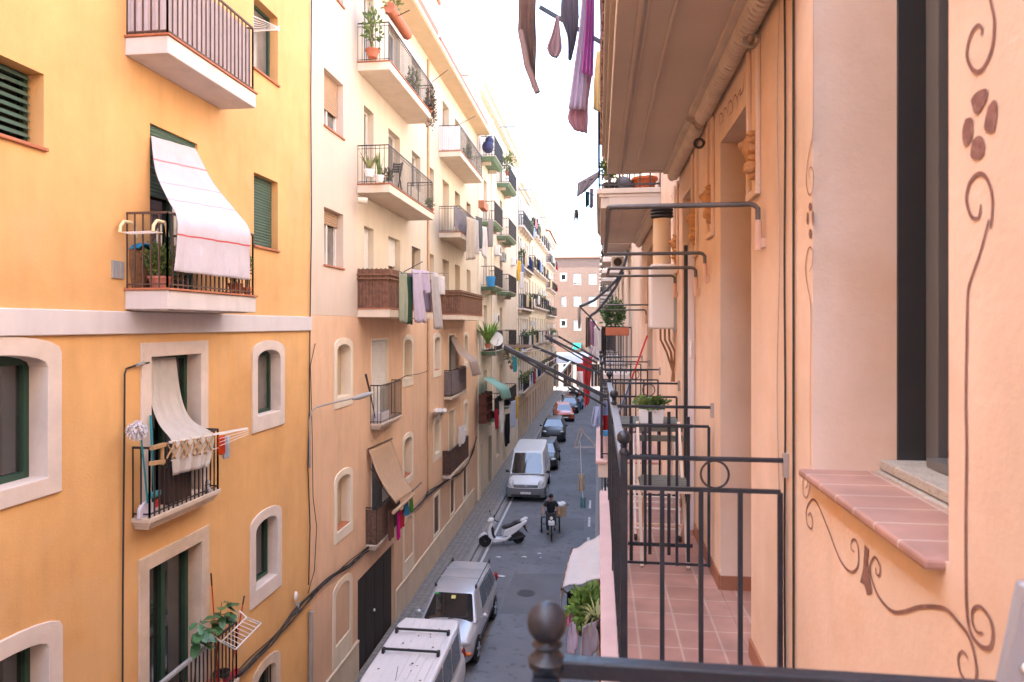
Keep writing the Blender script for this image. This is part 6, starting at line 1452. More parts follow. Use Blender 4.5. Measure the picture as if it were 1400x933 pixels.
# lower balconies on our level and below
def floor_slab(y0, y1, zt, x0):
    g = MB(); g.box(x0+.03, XR, y0, y1, zt-.19, zt-.024); so = build('balcony', g, PEACHD, bR, bevel=.01)
    g = MB(); g.box(RX-.0, XR-.002, y0, y1, zt-.024, zt); build('floor_tiles', g, FLOORT, so)
    g = MB(); g.box(x0, RX-.002, y0-.02, y1+.02, zt-.03, zt+.004); build('tile_edge', g, PINKT, so, bevel=.006)
    return so
def end_rail(par, y, x0, z, ring=True, wall_x=XR, n=4):
    g = MB(); g.tube([(x0,y,z+1.053),(wall_x-.01,y,z+1.053),(wall_x-.01,y,z+1.0)], .0095, 6); build('top_rail', g, IRONG, par, smooth=50)
    g = MB(); g.bar((x0,y,z+.933),(wall_x-.03,y,z+.933),.016); build('second_rail', g, IRONG, par)
    for k in range(n):
        x = x0 + (wall_x-.03-x0)*(k+1)/n; g = MB(); g.bar((x,y,z+.05),(x,y,z+.93),.017); build('baluster', g, IRONG, par)
    g = MB(); g.bar((x0,y,z+.06),(wall_x-.02,y,z+.06),.014); build('bottom_rail', g, IRONG, par)
    if ring:
        g = MB(); c = x0+(wall_x-x0)*.56; g.tube([(c+.053*math.cos(a),y,z+.993+.053*math.sin(a)) for a in [6.283*k/22 for k in range(22)]], .0045, 6, closed=True); build('ring', g, IRON, par, smooth=60)
    g = MB(); g.box(wall_x-.02, wall_x+.01, y-.012, y+.012, z+.99, z+1.08); build('wall_plate', g, PIPE, par)
def post(par, x, y, z, w=.028, r=.0285):
    g = MB(); g.box(x-w/2, x+w/2, y-w/2, y+w/2, z, z+1.065); po = build('post', g, IRONG, par, bevel=.003)
    zz = z+1.065; g = MB(); g.lathe([(w*.68,0),(w*.72,.010),(w*.5,.018),(w*.40,.026),(w*.58,.032),(w*.42,.036)]+[(r*math.sin(a), .064-r*math.cos(a)) for a in [math.pi*(.18+.82*k/11) for k in range(12)]], (x,y,zz), 20); build('ball_finial', g, IRONG, po, smooth=50)
def front_rail(par, x, y0, y1, z):
    g = MB(); g.box(x-.02, x+.02, y0, y1, z+1.045, z+1.06); build('handrail', g, mat('worn_sky_sheen_rail',(.20,.205,.22),.4,.2,12,.15,90,stain=(.06,.05,.05),stain_amt=.5,stain_scale=10), par, bevel=.003)  # sky reflection on the flat top put into the colour as paler grey
    g = MB(); g.bar((x,y0,z+.933),(x,y1,z+.933),.016); g.bar((x,y0,z+.06),(x,y1,z+.06),.016); build('front_bars', g, IRONG, par)
    n = int((y1-y0)/.14)
    for k in range(1, n):
        y = y0+(y1-y0)*k/n; g = MB(); g.bar((x,y,z+.06),(x,y,z+.93),.016); build('baluster', g, IRONG, par)
B1 = floor_slab(b1.y-.06, 6.5, FZ, .012)
for b in (b1,b2,b3): post(B1, RX+.0, b.y, FZ)
end_rail(B1, b1.y, RX, FZ); end_rail(B1, b2.y, RX, FZ, ring=False, n=3); end_rail(B1, b3.y, RX, FZ)
front_rail(B1, RX, b1.y+.02, b3.y-.02, FZ)
# gate like divider of flat bars just beyond the middle post
g = MB(); yd = b2.y+.10; z0, z1 = FZ+.13, FZ+.98
gate_x = [on_y(px,600,yd).x for px in (863,888.5,914.5,941)]
for k, x in enumerate(gate_x):
    g.box(x-.011, x+.011, yd-.006, yd+.006, (FZ+.02 if k in (0,3) else z0-.05), z1 + (0 if k in (0,3) else .03))
g.box(gate_x[0]-.02, gate_x[-1]+.03, yd+.006, yd+.014, z1-.075, z1-.05); g.box(gate_x[0]-.02, gate_x[-1]+.03, yd+.006, yd+.014, z0, z0+.025)
tag(build('divider_gate', g, IRONG, None, bevel=.004), 'dark flat barred divider gate standing across the neighbouring balcony', 'gate')
# own balcony rail
B0 = thing('balcony_railing', 'own iron balcony rail in the foreground with one large ball finial', 'railing', (b0.x, b0.y, FZ))
post(B0, b0.x, b0.y, FZ, .040, .030)
g = MB(); yo = b0.y; g.bar((b0.x,yo,FZ+1.065),(XR-.002,yo,FZ+1.065),.026); build('top_rail', g, IRONG, B0, bevel=.003)
g = MB(); g.bar((b0.x,yo,FZ+.93),(XR-.002,yo,FZ+.93),.016); g.bar((b0.x,yo,FZ+.06),(XR-.002,yo,FZ+.06),.016); build('second_rail', g, IRONG, B0)
for k in range(1,6):
    x = b0.x+(XR-b0.x)*k/6; g = MB(); g.bar((x,yo,FZ+.06),(x,yo,FZ+.93),.016); build('baluster', g, IRONG, B0)
g = MB(); g.box(b0.x-.02, b0.x+.02, -.9, yo-.025, FZ+1.045, FZ+1.058); build('handrail', g, IRONG, B0)
g = MB(); g.box(b0.x-.06, XR, -1.2, b0.y+.05, FZ-.19, FZ-.02); so = build('balcony', g, PEACHD, bR)
g = MB(); g.box(b0.x-.05, XR-.002, -1.2, b0.y+.04, FZ-.02, FZ); build('floor_tiles', g, FLOORT, so)
# next balcony farther along, same level
B2 = floor_slab(7.95, 11.5, FZ, -.03)
for y in (8.1, 9.8, 11.35): post(B2, .04, y, FZ)
end_rail(B2, 8.1, .04, FZ); end_rail(B2, 9.8, .04, FZ, ring=False); end_rail(B2, 11.35, .04, FZ, ring=False); front_rail(B2, .04, 8.12, 11.33, FZ)
# floor below
B3 = floor_slab(6.9, 11.6, FZ-3.05, -.02)
g = MB(); railing_mesh(g, [(XR,7.0),(.03,7.0),(.03,11.5),(XR,11.5)], FZ-3.05, FZ-2.05, .12, .008, .016); build('railing', g, IRON, B3)
# wall cables near the window
for lab, x0, r, m_, wob in (('black cable running straight down the peach wall nearest the window', 1088, .0045, CABLE, 0), ('second black cable to the left of the straight one on the peach wall', 1076, .004, CABLE, .006), ('thin pale wire hanging loosely left of the two black cables', 1067, .002, PIPE, .02)):
    y = ry(x0); g = MB(); g.tube([(XR-.008, y+wob*math.sin(k*.9+x0), 10.15-k*.16) for k in range(20)], r, 6); solo('wall_cable', g, m_, lab, 'cable', smooth=60)
# pipes: washing line frames fixed to the wall
def line_frame(label, near, far, outer, drop=.05):
    t = thing('washing_line', label, 'clothes line frame', on_x(*near,XR))
    A, B = on_x(*near,XR), on_x(*far,XR); ox1 = on_y(outer,0,A.y).x; ox2 = ox1; z = (A.z+B.z)/2
    def corner(y, z, x, s): return [(XR-.03,y,z-.085),(XR-.03,y,z-.02),(XR-.045,y,z-.005),(XR-.06,y,z)]
    P = corner(A.y,A.z,0,0) + [(ox1+.02,A.y,A.z),(ox1+.006,A.y+.006,A.z),(ox1,A.y+.02,A.z),(ox1,B.y-.02,B.z),(ox1+.006,B.y-.006,B.z),(ox1+.02,B.y,B.z)] + corner(B.y,B.z,0,0)[::-1]
    g = MB(); g.tube(P, .0115, 8); build('frame_tube', g, mat('grey_tube',(.12,.115,.115),.45,.2,8,.1,80,metal=.3), t, smooth=50)
    for q in (A,B):
        g = MB(); g.tube([(XR-.03,q.y,q.z-.20),(XR-.03,q.y,q.z-.07)], .016, 8); g.box(XR-.03,XR,q.y-.012,q.y+.012,q.z-.19,q.z-.15); build('wall_socket', g, mat('peach_socket',(.62,.42,.32),.6,.05,4), t, smooth=50)
    return t
line_frame('nearest grey tube washing line frame fixed to the peach wall at eye level', (1046,279), (970,346), 832)
line_frame('second grey tube washing line frame beyond the nearest one', (957,366), (927,377), 833)
line_frame('farthest grey tube washing line frame next to the water heater', (893,417), (886,424), 829)
# water heater
t = thing('water_heater', 'white gas water heater with a fat flue pipe on the peach wall', 'water heater', on_x(928,450,XR))
y = 6.45; a, b = on_y(890,361,y), on_y(924,450,y)
g = MB(); g.box(a.x, b.x, y, y+.34, b.z, a.z); build('casing', g, mat('cream_enamel',(.72,.72,.73),.35,.03,3), t, bevel=.02, seg=3)
g = MB(); g.box(b.x, XR, y+.05, y+.3, b.z+.03, a.z-.05); g.box(b.x-.02, b.x+.008, y-.004, y+.02, b.z-.02, a.z-.12); build('back_plate', g, GREYP, t)
c = on_y(905,325,y+.17); g = MB(); g.tube([(c.x,y+.17,a.z-.01),(c.x,y+.17,a.z+.44)], .083, 18); build('flue', g, mat('cream_flue',(.70,.57,.42),.5,.05,3), t, smooth=50)
g = MB()
for k in range(4): g.lathe([(.10,0),(.11,.012),(.10,.024)], (c.x,y+.17,a.z+.45+k*.03), 16)
build('flue_cap', g, BLACKP, t, smooth=40)
g = MB()
for k, dx in enumerate((.05,.09,.13)): g.tube([(b.x-dx,y+.1,b.z),(b.x-dx,y+.1,b.z-.10),(b.x-dx+.06,y+.14,b.z-.22),(b.x-.02+.02*k,y+.16,b.z-.5)], .010, 6)
build('gas_pipes', g, mat('copper_pipe',(.35,.2,.12),.4,.2,6,metal=.4), t, smooth=50)
# open door leaf
t = thing('door_leaf', 'white and black aluminium door leaf standing open against the peach wall', 'door', (XR, 5.1, FZ))
y = ry(951); xa, xb, xc = on_y(935.5,0,y).x, on_y(940.5,0,y).x, on_y(949,0,y).x
g = MB(); g.box(xb, xc, y, y+.03, FZ+.04, 9.36); build('frame', g, mat('lilac_white_aluminium',(.62,.58,.60),.4,.03,3), t, bevel=.003)
g = MB(); g.box(xa, xb, y+.004, y+.026, FZ+.06, 9.40); build('gasket_edge', g, BLACKP, t, bevel=.003)
g = MB(); g.box(xb+.012, xc-.02, y-.018, y, 8.55, 8.68); build('handle', g, WHITEP, t, bevel=.006)
# folding chair and table, airer, planter
SLATG = mat('grey_green_slats', (.115,.12,.10), .6, .1, 8)
CHW = mat('cream_chair_frame', (.66,.55,.45), .5, .06, 6)
t = thing('folding_chair', 'grey green slatted folding chair with pale frame behind the divider gate', 'chair', (.43, 4.85, FZ))
yb_, x0, x1 = 5.02, .27, .60
g = MB()
for za in (8.055, 7.985): g.box(x0, x1, yb_-.008, yb_+.006, za-.022, za+.022)
build('backrest', g, SLATG, t, bevel=.003)
g = MB()
for k in range(6): y = 4.52+k*.062; g.box(x0+.005, x1-.005, y, y+.048, 7.735, 7.752)
build('seat', g, SLATG, t, bevel=.003)
for x in (x0+.012, x1-.025):
    g = MB(); g.bar((x,yb_+.02,8.10),(x,4.50,FZ+.005),.02); build('leg', g, CHW, t); g = MB(); g.bar((x+.022,4.55,7.73),(x+.022,5.10,FZ+.005),.02); build('leg', g, CHW, t)
g = MB(); g.bar((x0,4.52,7.722),(x1,4.52,7.722),.02); g.bar((x0,4.90,7.722),(x1,4.90,7.722),.02); g.bar((x0,5.06,FZ+.12),(x1,5.06,FZ+.12),.015); build('stretcher', g, CHW, t)
t = thing('bistro_table', 'small grey green slatted table carrying the white planter', 'table', (.40, 5.75, FZ))
g = MB()
for k in range(7): y = 5.45+k*.085; g.box(.15, .66, y, y+.07, 7.99, 8.01)
build('tabletop', g, SLATG, t, bevel=.003)
for x in (.18,.62):
    for y in (5.48,6.0): g = MB(); g.bar((x,y,FZ+.005),(x,y,7.99),.022); build('leg', g, CHW, t)
t = thing('planter', 'two white planters of small leaved green shrubs on the slatted table', 'planter', (.42,5.7,8.01))
for x in (.375,.475):
    g = MB(); g.prism([(-.042,0),(.042,0),(.05,.115),(-.05,.115)], lambda w,a,b:(x+a,5.62+w,8.01+b), -.05, .05); build('pot', g, WHITEP, t, bevel=.006)
    g = MB(); leaves(g, (x,5.62,8.165), (.085,.09,.062), 420, .03, int(x*100), wide=.6, shell=.2); build('foliage', g, LEAF, t)
t = thing('clothes_airer', 'white folded clothes airer on wheels standing on the tiled balcony floor', 'clothes airer', (.4,5.3,FZ))
WT = mat('white_tube', (.76,.75,.75), .4, .03, 4)
for x in (.27,.585):
    g = MB(); g.tube([(x,5.05,FZ+.05),(x+.0,5.35,7.95)], .008, 6); g.tube([(x-.02,5.75,FZ+.05),(x,5.38,7.95)], .008, 6); build('leg', g, WT, t)
g = MB()
for k, (y, z) in enumerate(((5.06,FZ+.09),(5.12,FZ+.22),(5.15,FZ+.30),(5.18,FZ+.38),(5.70,FZ+.12),(5.62,FZ+.26),(5.3,7.8))): g.tube([(.26,y,z),(.60,y,z)], .006 if k else .009, 6)
build('bars', g, WT, t)
for x in (.27,.585):
    g = MB(); g.lathe([(.02,-.012),(.026,0),(.02,.012)], (x,5.05,FZ+.027), 12, 'x'); build('castor', g, BLACKP, t)
t = thing('broom', 'red handled broom leaning on the far balcony railing', 'broom', (.5,8.4,FZ))
A, B = on_y(885,459,8.5), on_y(863,520,8.5); g = MB(); g.tube([A,B], .011, 6); build('handle', g, REDP, t); g = MB(); g.tube([B, B+(B-A)*1.2], .011, 6); build('lower_handle', g, mat('blue_grip',(.06,.14,.3),.5,.1,5), t); g = MB(); e = B+(B-A)*1.2; g.obox(e,(.22,.05,.07)); build('brush_head', g, BLUEP, t, bevel=.01)
t = thing('metal_panel', 'pale grey metal board leaning on the wall at the lower right corner', 'board', (.66,1.05,FZ))
g = MB(); P = [on_y(1372,960,1.0), on_y(1404,805,1.0), on_y(1470,795,1.0), on_y(1470,960,1.0)]; g.add([(p.x,1.0,p.z) for p in P]+[(p.x,1.02,p.z) for p in P], [(0,1,2,3),(7,6,5,4)]+[(i,(i+1)%4,4+(i+1)%4,4+i) for i in range(4)]); build('board', g, mat('pale_grey_metal',(.30,.31,.34),.45,.05,3), t, bevel=.003)
g = MB(); q = on_y(1402,912,1.0); g.ell((q.x,.995,q.z),(.008,.006,.008),10,6); build('bolt', g, WHITEP, t, smooth=60)
# projecting arms of rail mounted drying racks
def rack_arms(label, base1, base2, tip1, tip2, w, zr):
    A, B = on_z(*base1, zr), on_z(*base2, zr); C, D = on_y(*tip1, A.y), on_y(*tip2, B.y)
    t = thing('rail_drying_rack', label, 'drying rack', A)
    g = MB(); g.bar(A,C,w*.62); g.bar(A+Vector((0,0,-w*1.5)),C+Vector((0,0,-w*.3)),w*.35); build('arm', g, IRONG, t, bevel=.004); g = MB(); g.bar(B,D,w*.62); build('arm', g, IRONG, t, bevel=.004)
    g = MB(); g.bar(C,D,w*.55); g.bar(A.lerp(C,.45),B.lerp(D,.45),w*.4); build('crossbar', g, mat('grey_alu',(.36,.37,.38),.4,.1,5,metal=.5), t)
    g = MB()
    for k in range(4): f = .12+.25*k; g.tube([A.lerp(C,f),B.lerp(D,f)], .0025, 4)
    build('line', g, WHITEP, t)
    return A, B, C, D
rack_arms('nearer pair of dark drying rack arms reaching out over the street from the balcony rail', (829,543), (824,513), (689,474), (727,473), .046, 8.27)
rack_arms('farther pair of dark drying rack arms reaching out over the street', (817,497), (819,492), (745,459), (763,460), .05, 8.27)
A = on_y(803,488,11.0)
hang('hung_cloth', 'long narrow red cloth hanging from the farther drying rack arms', 'clothes', A+Vector((0,0,0)), .16, .78, cloth_mat('bright_red_cloth',(.50,.06,.065)), dirv=(1,.1), taper=.45, amp=.02)
hang('hung_cloth', 'white garment next to the long narrow red cloth', 'clothes', on_y(796,508,11.2), .16, .30, WHT, dirv=(1,.1), taper=.7, seed=4)
hang('hung_cloth', 'short red cloth behind the white garment on the farther arms', 'clothes', on_y(797,497,11.6), .2, .3, cloth_mat('bright_red_cloth',(.50,.06,.065)), dirv=(1,.2), taper=.8, seed=5)
hang('hung_cloth', 'blue cloth hanging outside the far balcony below the ball finials', 'clothes', on_y(827,549,9.2), .16, .30, cloth_mat('mid_blue_cloth',(.30,.40,.66)), dirv=(1,.4), seed=6)
hang('hung_cloth', 'dark red cloth below the blue one outside the far balcony', 'clothes', on_y(829,568,9.0), .10, .22, cloth_mat('wine_cloth',(.33,.02,.03)), dirv=(1,.4), seed=7)
hang('hung_cloth', 'pale blue striped cloth sticking out left of the blue one', 'clothes', on_y(817,556,9.6), .12, .26, cloth_mat('ice_cloth',(.50,.58,.75)), dirv=(1,.4), shift=-.4, seed=8)
# lower awning and its balcony contents
t = thing('awning', 'white canvas awning sloping out below the pink balcony edge', 'awning', (.3,10,5.4))
P = [on_y(782,752,11.4), on_y(768,803,8.9)]
def awn(s, q):
    x = .70+(P[0].x-.70)*q; z = 5.84+(P[0].z-5.84)*q - .05*math.sin(math.pi*q)
    return (x+(P[1].x-P[0].x)*q*s, 11.4-2.5*s, z + (P[1].z-P[0].z)*s*q + .018*math.sin(q*26+s*3)*q)
AWW = cloth_mat('white_canvas', (.70,.67,.65), trans=.25)
build('canvas', MB().grid(awn, 12, 24), AWW, t, smooth=60, solid=.006)
def val(s, q):
    a = awn(s, 1.0); return (a[0]-.02*q, a[1], a[2]-.22*q+.015*math.sin(s*30))
build('valance', MB().grid(val, 20, 3), AWW, t, smooth=60, solid=.005)
g = MB(); a0, a1 = awn(0,1), awn(1,1); g.tube([(a0[0],a0[1]+.05,a0[2]),(a1[0],a1[1]-.05,a1[2])], .018, 6); g.tube([a1,(.05,8.9,4.9)], .012, 5); build('front_bar', g, IRONB, t)
zL = FZ-3.05
for lab, y, x, r, n, m_, s_ in (('leafy bright green plant on the balcony rail under the white awning', 8.3, -.16, .26, 700, mat('leaf_fresh',(.10,.20,.04),.5,.4,6,col2=(.17,.28,.06)), .09), ('drooping pale grass plant beside the leafy one under the white awning', 7.75, -.02, .2, 60, LEAFP, .03)):
    z0 = on_y(800,848 if n > 100 else 850, y).z
    t = thing('rail_plant', lab, 'potted plant', (x,y,z0)); c = Vector((x,y,z0-.18)); build('pot', pot(MB(), c, .11, .18), BLACKP, t, smooth=40); g = MB()
    if n > 100: leaves(g, c+Vector((.03,0,.36)), (r*.9,r*1.5,r*.95), n, s_, 3, wide=.7)
    else: blades(g, c+Vector((0,0,.17)), n, .42, s_, 4, 1.1)
    build('foliage', g, m_, t)
GL4 = 'washing below the white awning'
for lab, px, py, y, w, h, m_ in (('black garment at the near corner of the white awning', 780, 808, 8.7, .13, .42, cloth_mat('black_cloth',(.02,.02,.022))), ('pink garment below the black one near the leafy plant', 781, 838, 8.3, .13, .16, cloth_mat('rose_cloth',(.70,.25,.45))), ('ochre garment under the leafy plant', 789, 845, 8.2, .12, .2, cloth_mat('ochre_cloth',(.48,.30,.14))), ('lavender garment hanging lowest left under the leafy plant', 785, 850, 8.0, .13, .36, LAV), ('wide pale violet cloth hanging under the two rail plants', 808, 852, 7.6, .28, .36, cloth_mat('pale_violet_cloth',(.52,.49,.58))), ('violet towel inside the white awning', 812, 795, 9.6, .2, .4, cloth_mat('pale_violet_cloth',(.52,.49,.58)))):
    hang('hung_washing', lab, 'clothes', on_y(px,py,y), w*1.1, h*.9, m_, GL4, dirv=(.8,1), seed=px, taper=1.2, amp=.03, fr=1.2)
t = thing('rail_drying_rack', 'thin pale drying frame hanging low over the road with beige and teal washing', 'drying rack', on_y(795,600,17)); g = MB()
for a, b in (((793,587),(785,613)),((797,588),(789,614)),((785,612),(814,612)),((793,586),(816,612))): g.tube([on_y(*a,17),on_y(*b,17)], .018, 5)
build('rack_frame', g, PIPE, t)
hang('hung_washing', 'beige garment hanging over the road from the low drying frame', 'clothes', on_y(795,648,17), .16, .42, cloth_mat('sand_cloth',(.52,.45,.36)), None, dirv=(1,.2), seed=31)
hang('hung_washing', 'teal garment hanging lowest from the low drying frame over the road', 'clothes', on_y(797,680,17), .15, .26, cloth_mat('deep_teal_cloth',(.15,.30,.34)), None, dirv=(1,.2), seed=32)
g = MB(); g.tube([on_y(793,600,17), on_y(795,648,17), on_y(797,682,17)], .006, 4); solo('cord', g, WHITEP, 'cord joining the low drying frame to the beige and teal garments', 'cord')
# washing from the balcony above
t = thing('rail_drying_rack', 'dark drying rack rods of the balcony above with washing against the sky', 'drying rack', (.05,4.4,11.4))
g = MB(); g.bar(on_y(738,10,6.0), on_y(832,64,6.0), .03); g.bar(on_y(700,-60,4.4), on_y(835,-10,4.4), .03); build('arm', g, IRONG, t)
g = MB()
for k in range(4): f=.05+.28*k; g.tube([on_y(738,10,6.0).lerp(on_y(832,64,6.0),f), on_y(700,-60,4.4).lerp(on_y(835,-10,4.4),f)], .0025, 4)
build('line', g, IRON, t)
GL5 = 'washing against the sky from the balcony above'
BRW = cloth_mat('brown_shawl_cloth', (.22,.15,.13), trans=.3, var=.3); YA = 4.6
cloth('hung_washing', 'brown fringed shawl at the top hanging farthest out against the sky', 'clothes', [(on_y(709,-30,YA),on_y(734,-30,YA)),(on_y(709,20,YA),on_y(732,20,YA)),(on_y(709,50,YA),on_y(733,60,YA)),(on_y(722,88,YA),on_y(732,90,YA)),(on_y(727,120,YA),on_y(732,122,YA))], BRW, GL5, nu=12, nv=16, amp=.012, fr=2)
g = MB(); g.tube([on_y(712,42,YA-.02), on_y(721,90,YA-.02), on_y(735,127,YA-.02)], [.02,.022,.02], 8); solo('cardboard_tube', g, mat('mauve_tube',(.28,.20,.19),.8,.1,6), 'brownish tube rolled in the lower edge of the fringed shawl', 'tube', smooth=50)
cloth('hung_washing', 'small mauve cloth pinched at the top against the sky', 'clothes', [(on_y(761,22,YA+.5),on_y(763.5,22,YA+.5)),(on_y(755,45,YA+.5),on_y(766,45,YA+.5)),(on_y(748,66,YA+.5),on_y(768,68,YA+.5)),(on_y(754,78,YA+.5),on_y(761,80,YA+.5))], cloth_mat('mauve_cloth',(.52,.38,.41),trans=.45), GL5, nu=10, nv=10, amp=.008)
cloth('hung_washing', 'slate grey cloth with a pointed hem against the sky', 'clothes', [(on_y(770,-25,YA+.2),on_y(790,-25,YA+.2)),(on_y(767,20,YA+.2),on_y(791,20,YA+.2)),(on_y(776,50,YA+.2),on_y(788,50,YA+.2)),(on_y(777,82,YA+.2),on_y(781,83,YA+.2))], cloth_mat('slate_grey_cloth',(.20,.19,.24),trans=.3), GL5, nu=12, nv=12, amp=.012)
g_rows = [(on_y(798,-30,YA),on_y(806,-30,YA)),(on_y(792,40,YA),on_y(806,40,YA)),(on_y(784,100,YA),on_y(803,100,YA)),(on_y(777,150,YA),on_y(800,150,YA))]
cloth('hung_washing', 'long pale lavender cloth longest of the washing against the sky', 'clothes', g_rows, cloth_mat('sky_lavender_cloth',(.74,.68,.80),trans=.55), GL5, nu=12, nv=18, amp=.015)
cloth('hung_washing', 'vivid purple cloth doubled over the long lavender one', 'clothes', [(on_y(803,-30,YA-.05),on_y(812,-30,YA-.05)),(on_y(800,40,YA-.05),on_y(812,40,YA-.05)),(on_y(795,100,YA-.05),on_y(811,104,YA-.05))], cloth_mat('purple_cloth',(.68,.28,.66),trans=.55), GL5, nu=12, nv=12, amp=.012)
cloth('hung_washing', 'dusty pink rounded cloth ending lowest under the long lavender one', 'clothes', [(on_y(796,100,YA+.05),on_y(810,100,YA+.05)),(on_y(779,148,YA+.05),on_y(804,140,YA+.05)),(on_y(777,165,YA+.05),on_y(804,165,YA+.05)),(on_y(786,179,YA+.05),on_y(803,183,YA+.05))], cloth_mat('dusty_pink_cloth',(.62,.40,.46),trans=.5), GL5, nu=12, nv=12, amp=.012)
cloth('hung_washing', 'yellow and green cloth half hidden next to the upper slab', 'clothes', [(on_y(816,70,7),on_y(826,70,7)),(on_y(812,110,7),on_y(825,110,7)),(on_y(811,150,7),on_y(823,155,7))], cloth_mat('yellow_print_cloth',(.60,.50,.28),trans=.5), GL5, nu=8, nv=10, amp=.012)
YB = 9.0
cloth('hung_washing', 'grey cloth stretched from the farther upper balcony toward the street', 'clothes', [(on_y(790,250,YB),on_y(822,232,YB)),(on_y(789,262,YB),on_y(818,243,YB)),(on_y(789,270,YB),on_y(800,262,YB))], cloth_mat('smoke_cloth',(.30,.28,.31),trans=.3), None, nu=12, nv=6, amp=.012)
for lab, px, py, w, h, col in (('dark teal strip hanging below the stretched grey cloth', 803, 262, .06, .2, (.03,.10,.13)), ('violet grey strip right of the dark teal one', 809, 258, .06, .26, (.3,.27,.33)), ('small dark scrap hanging lowest below the stretched grey cloth', 788, 287, .05, .12, (.12,.11,.1))):
    hang('hung_washing', lab, 'clothes', on_y(px,py,YB), w, h, cloth_mat('strip_%d' % px, col), None, dirv=(1,.2), seed=px)
g = MB(); g.tube([on_y(824,240,YB), on_y(790,252,YB), on_y(788,290,YB)], .006, 4); g.tube([on_y(822,270,YB), on_y(802,264,YB)], .006, 4); solo('line_rod', g, IRON, 'thin rod carrying the stretched grey cloth off the farther upper balcony', 'rod')
plant('balcony_plant', 'leafy plant at the outer corner of the farther upper balcony', (.13,8.25,10.40), .07, .10, fr=(.11,.12,.13), n=260, size=.05, seed=61, potm=BLACKP, lift=.16)
t = thing('flower_pot', 'orange terracotta bowl on the farther upper balcony', 'flower pot', (.55,8.3,10.4)); build('pot', pot(MB(), (.55,8.3,10.4), .15, .16), mat('orange_pot',(.55,.13,.04),.5,.08,5), t, smooth=40); g = MB(); g.lathe([(.12,.13),(.12,.14)], (.55,8.3,10.4), 12); build('soil', g, SOIL, t)
t = thing('storage_bags', 'dark grey bag between the leafy plant and the orange bowl', 'bag', (.32,8.3,10.4)); g = MB(); g.ell((.30,8.3,10.49),(.11,.12,.10)); g.ell((.38,8.35,10.47),(.07,.1,.08)); build('bag', g, mat('grey_bag',(.10,.105,.13),.7,.3,10), t, smooth=60)
# farther buildings on our side
RWH = mat('right_pale_render', (.68,.56,.46), .85, .06, .7, .2, 20, streak=.12)
def right_block(label, y0, y1, top, wallm, floors, bays):
    bld = thing('apartment_building', label, 'building', (XR,(y0+y1)/2,0)); hs = []; bw = (y1-y0)/bays
    for fl in floors:
        for k in range(bays): c = y0+(k+.5)*bw; hs.append(hole(c-.5,c+.5,fl+.03,fl+2.3,d=.22))
    g = MB(); wall_mesh(g, S, y0, y1, 0, top, hs); build('wall', g, wallm, bld)
    g = MB(); S.box(g, .42, 9, y0+.01, y1-.01, 0, top-.05); build('building_mass', g, wallm, bld)
    g = MB(); S.box(g, -.3, 9.1, y0, y1, top, top+.2); build('roof', g, ROOFW, bld)
    for i, h in enumerate(hs): window(S, h, bld, WOODF, GLASS if i % 2 else GLASSB, mull=1, name='balcony_door', shut=(0,.4)[i % 2], shutm=BEIGEB)
    for fl in floors:
        for k in range(bays):
            c = y0+(k+.5)*bw; b = balcony(S, bld, c-1.0, c+1.0, fl, .60, .16, STONE, IRON, 1.0, .12, tile=None, r=.009, top=.018)
    return bld
right_block('pale building next along on the right with shallow iron balconies', 14.0, 31, 20, RWH, (1.7,4.8,7.75,10.75,13.8), 4)
right_block('beige building farther along on the right', 31.01, 60, 20.5, FARP, (4.2,7.3,10.4,13.5), 6)
right_block('last building along on the right', 60.01, 91, 20, FARC, (4.2,7.3,10.4,13.5), 6)
g = MB(); S.box(g, 0, 8, 12.41, 13.99, 0, 18.5); tag(build('party_wall', g, RWH, None), 'narrow pale wall between the peach building and the next one on the right', 'wall')
YC = 15.0
t = thing('flower_trough', 'long terracotta flower trough hung on the end of a far balcony rail on the right', 'planter', on_y(845,454,YC)); g = MB(); a, b = on_y(828,459,YC), on_y(860,448,YC); g.box(a.x,b.x,YC-.1,YC+.1,a.z,b.z); build('trough', g, TERRAP, t, bevel=.015); g = MB(); leaves(g, ((a.x+b.x)/2-.08,YC+.1,b.z+.28), (.30,.35,.32), 600, .10, 5); build('foliage', g, LEAFD, t)
for lab, pts in (('curved dark awning arm sweeping down from a far upper balcony on the right', ((859,342),(853,365),(843,383),(830,396),(812,411),(799,417),(792,419))), ('second curved dark awning arm right of the sweeping one', ((852,372),(842,392),(828,412),(815,427),(806,433)))):
    g = MB(); g.tube([on_y(*p,YC-.6) for p in pts], .03, 6); solo('folding_awning', g, IRONG, lab, 'awning', smooth=50)
g = MB(); g.tube([on_y(792,419,YC-.6), on_y(808,435,YC-.6), on_y(820,452,YC-.6)], .018, 5); solo('line_rod', g, IRON, 'straight dark rod joining the ends of the two curved awning arms', 'rod')
GL6 = 'washing under the curved awning arms'
for lab, px, py, w, h, col in (('narrow grey hanging at the tip of the curved awning arms', 792, 421, .06, .42, (.45,.42,.40)), ('brown towel under the curved awning arms', 804, 434, .10, .62, (.16,.12,.10)), ('mauve garment right of the brown towel', 810, 439, .12, .52, (.42,.22,.34)), ('white sheet right of the mauve garment', 817, 447, .16, .72, (.70,.68,.68)), ('pale trousers hanging below the brown towel', 808, 474, .1, .3, (.62,.60,.66))):
    hang('hung_washing', lab, 'clothes', on_y(px,py,YC-.6), w, h, cloth_mat('arm_wash_%d' % px, col), GL6, dirv=(1,.2), seed=px)
t = thing('air_conditioner', 'white air conditioner on the far upper balcony on the right', 'air conditioner', on_y(845,357,16.5)); a, b = on_y(836,366,16.5), on_y(853,351,16.5); g = MB(); g.box(a.x,b.x,16.5,16.9,a.z,b.z); build('casing', g, WHITEP, t, bevel=.02); g = MB(); g.lathe([(.1,0),(.1,-.015),(.03,-.015)], ((a.x+b.x)/2,16.5,(a.z+b.z)/2), 14, 'y'); build('fan_grille', g, IRON, t)
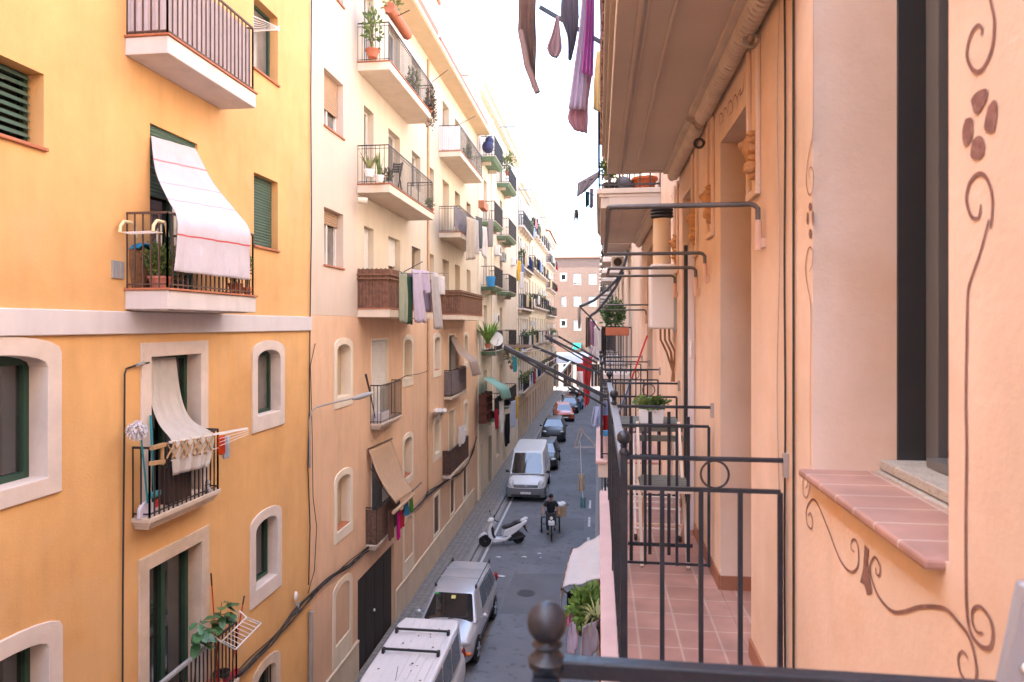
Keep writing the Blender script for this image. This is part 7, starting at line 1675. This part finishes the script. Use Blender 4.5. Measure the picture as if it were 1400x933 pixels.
# wires across the street
for k, (a, b) in enumerate((((742,262),(824,292)), ((745,283),(822,330)), ((728,470),(820,452)))):
    A = on_x(a[0],a[1],XL+.3); B = on_y(b[0],b[1],24+6*k); A = on_y(a[0],a[1],24+6*k+14)
    g = MB(); g.tube([A.lerp(B,f/8)+Vector((0,0,-.5*math.sin(math.pi*f/8))) for f in range(9)], .009, 4); solo('overhead_wire', g, PIPE, ('upper thin wire across the pale sky','second thin wire below the upper one across the pale sky','thin wire low across the street before the brick building')[k], 'wire')
# ================= light, sky, camera =================
SUN_EL, SUN_AZ = math.radians(50), math.radians(255)       # azimuth clockwise from +Y: from the left, a little behind the camera
w = bpy.data.worlds.new('World'); SC.world = w; w.use_nodes = True
nt = w.node_tree; bg = nt.nodes['Background']; sky = nt.nodes.new('ShaderNodeTexSky'); sky.sky_type = 'NISHITA'; sky.sun_disc = False
sky.sun_elevation = SUN_EL; sky.sun_rotation = SUN_AZ; sky.air_density = 1.0; sky.dust_density = 2.0; sky.ozone_density = 1.0
nt.links.new(sky.outputs[0], bg.inputs['Color']); bg.inputs['Strength'].default_value = .15
sun = bpy.data.lights.new('sun', 'SUN'); sun.energy = 2.0; sun.angle = math.radians(.5); sun.color = (1.0,.985,.96)
so = bpy.data.objects.new('sun', sun); COL.objects.link(so)
dirv = Vector((math.sin(SUN_AZ)*math.cos(SUN_EL), math.cos(SUN_AZ)*math.cos(SUN_EL), math.sin(SUN_EL)))
so.rotation_euler = (-dirv).to_track_quat('-Z','Y').to_euler(); so.location = (0,0,40)
cam = bpy.data.cameras.new('camera'); co = bpy.data.objects.new('camera', cam); COL.objects.link(co)
co.location = (0,0,CAMZ); co.rotation_euler = (math.radians(90), 0, TH)
cam.sensor_width = 36; cam.lens = 24; cam.shift_y = -(466.5-HORIZON)/1400; cam.clip_start = .02; cam.clip_end = 2000
cam.dof.use_dof = True; cam.dof.focus_distance = 9.0; cam.dof.aperture_fstop = 5.0
SC.camera = co
SC.view_settings.view_transform = 'Standard'; SC.view_settings.look = 'None'; SC.view_settings.gamma = 1; SC.view_settings.exposure = 3.33
SC.render.engine = 'CYCLES'
SC.cycles.use_denoising = True; SC.cycles.max_bounces = 10; SC.cycles.diffuse_bounces = 6; SC.cycles.use_adaptive_sampling = True
SC.cycles.sample_clamp_indirect = 6
